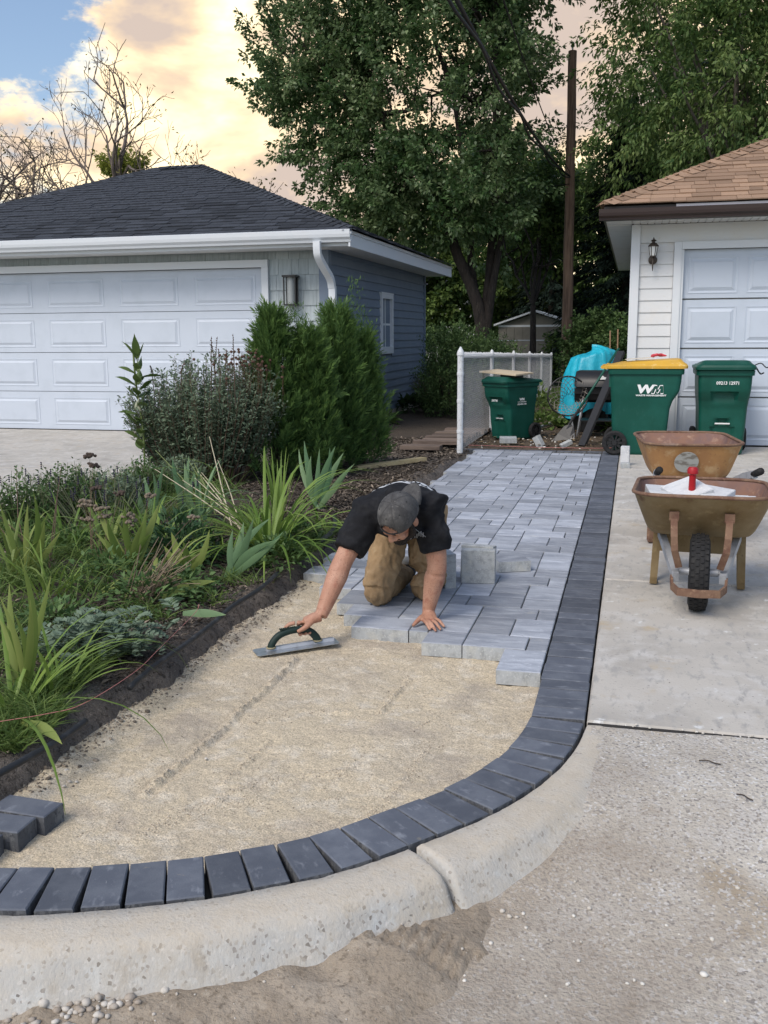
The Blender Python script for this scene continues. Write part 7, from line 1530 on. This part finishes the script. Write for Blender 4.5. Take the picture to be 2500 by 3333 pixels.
# prints on the shirt: white band of lettering over the upper back, small chest mark
M_ink = mat('shirt_print_white', (.62, .64, .66), .8); M_ink2 = mat('shirt_print_black', (.012, .012, .014), .8)
dg = bpy.context.evaluated_depsgraph_get()
shirt = [o for o in man.children if o.name.startswith('t_shirt')][0]
from mathutils.bvhtree import BVHTree
bv = BVHTree.FromPolygons([v.co for v in shirt.data.vertices], [p.vertices for p in shirt.data.polygons])
def wrap(me, fmap, lift=.0025):
    for v in me.vertices:
        p, d = fmap(v.co); hit = bv.ray_cast(p, d)
        if hit[0] is not None: v.co = hit[0]-d*lift
        else:
            nr = bv.find_nearest(p+d*.2); v.co = nr[0]+nr[1]*lift
    return me
def grid_me(nx, ny, w_, h_, m):
    b = MB(); V = [((i/nx-.5)*w_, (j/ny-.5)*h_, 0) for j in range(ny+1) for i in range(nx+1)]; b.add(V, [(j*(nx+1)+i, j*(nx+1)+i+1, (j+1)*(nx+1)+i+1, (j+1)*(nx+1)+i) for j in range(ny) for i in range(nx)]); return b.mesh('print', m, True)
bc = chest+Vector((-.02, .085, .35)); bdir = Vector((0, 0, -1))
def backmap(dx=0, dy=0): return lambda q: (Vector((bc.x-q.x+dx, bc.y+(-q.y)+dy, bc.z)), bdir)
link('back_print', wrap(grid_me(40, 10, .36, .10, M_ink), backmap()), man)

def sub(me, cuts=1):
    bmx = bmesh.new(); bmx.from_mesh(me); bmesh.ops.triangulate(bmx, faces=bmx.faces); bmesh.ops.subdivide_edges(bmx, edges=bmx.edges, cuts=cuts); bmx.to_mesh(me); bmx.free(); return me
link('lettering', wrap(sub(text_mesh('PREMIER', .060, M_ink2, .001, 0, 1.15)), backmap(0, .004), .0045), man)
# small white mark on the chest, on the wearer's left
cm = MB()
for k in range(9): cm.box(-.045+k*.010, -.039+k*.010, -.006-.004*(k % 3), .008+.004*((k+1) % 3), -.001, .001)
cm.box(-.05, .05, -.017, -.014, -.001, .001)
cme = cm.mesh('print', M_ink); cc = Vector(pd(897, 1157, 4.3))-OFF; vd = (Vector((0, 0, CH))-(cc+OFF)).normalized(); rx_ = Vector(CR); uy_ = Vector(CU)
link('chest_print', wrap(sub(cme), lambda q: (cc+vd*.5+rx_*q.x+uy_*(q.y+q.x*.2), -vd), .003), man)
# ---- the trowel: thin steel blade, arched soft-grip handle
tw = empty('trowel', tuple(TC), label='steel finishing trowel with dark green handle held on the sand', cat='trowel', rot=(0, R(-1.5), TA))
M_steel = mat('worn_steel', (.50, .54, .58), .32, metal=.75, noise=[(20, (.36, .38, .40), .5, .65, 4), (8, (.62, .60, .55), .62, .72, 4)])
b = MB(); b.loft([[(x, y, z) for x, y in rrect(-.205, .205, -.055, .055, .018, 5, 2)] for z in (0, .0025)]); b.build('blade', M_steel, tw)
b = MB(); b.loft([[(x, y*(1-.5*q), .003+.014*q) for x, y in ((-.15, -.013), (.19, -.013), (.19, .013), (-.15, .013))] for q in (0, 1)]); b.build('mounting_bar', M_galv, tw)
M_grip = mat('dark_green_grip', (.010, .026, .022), .55, bump=[(200, .2, .001)])
b = MB(); b.tube(spline([(-.125, 0, .012), (-.118, 0, .035), (-.085, 0, .068), (-.03, 0, .083), (.03, 0, .083), (.072, 0, .066), (.10, 0, .035), (.108, 0, .014)], 30), np.interp(np.linspace(0, 1, 30), [0, .15, .4, .7, .9, 1], [.019, .017, .0165, .0175, .019, .021]), 12); hd_ = b.build('handle', M_grip, tw, True)
for k in range(9): b = MB(); x = -.075+k*.009; b.box(x-.0025, x+.0025, -.010, .010, .094, .101); b.build('grip_rib', M_grip, hd_)
b = MB(); b.lathe([(.024, 0), (.024, .006)], 12, Matrix.Translation((-.125, 0, .014))); b.lathe([(.024, 0), (.024, .006)], 12, Matrix.Translation((.108, 0, .014))); b.build('collar', mat('tan_collar', (.30, .26, .16), .6), tw, True)
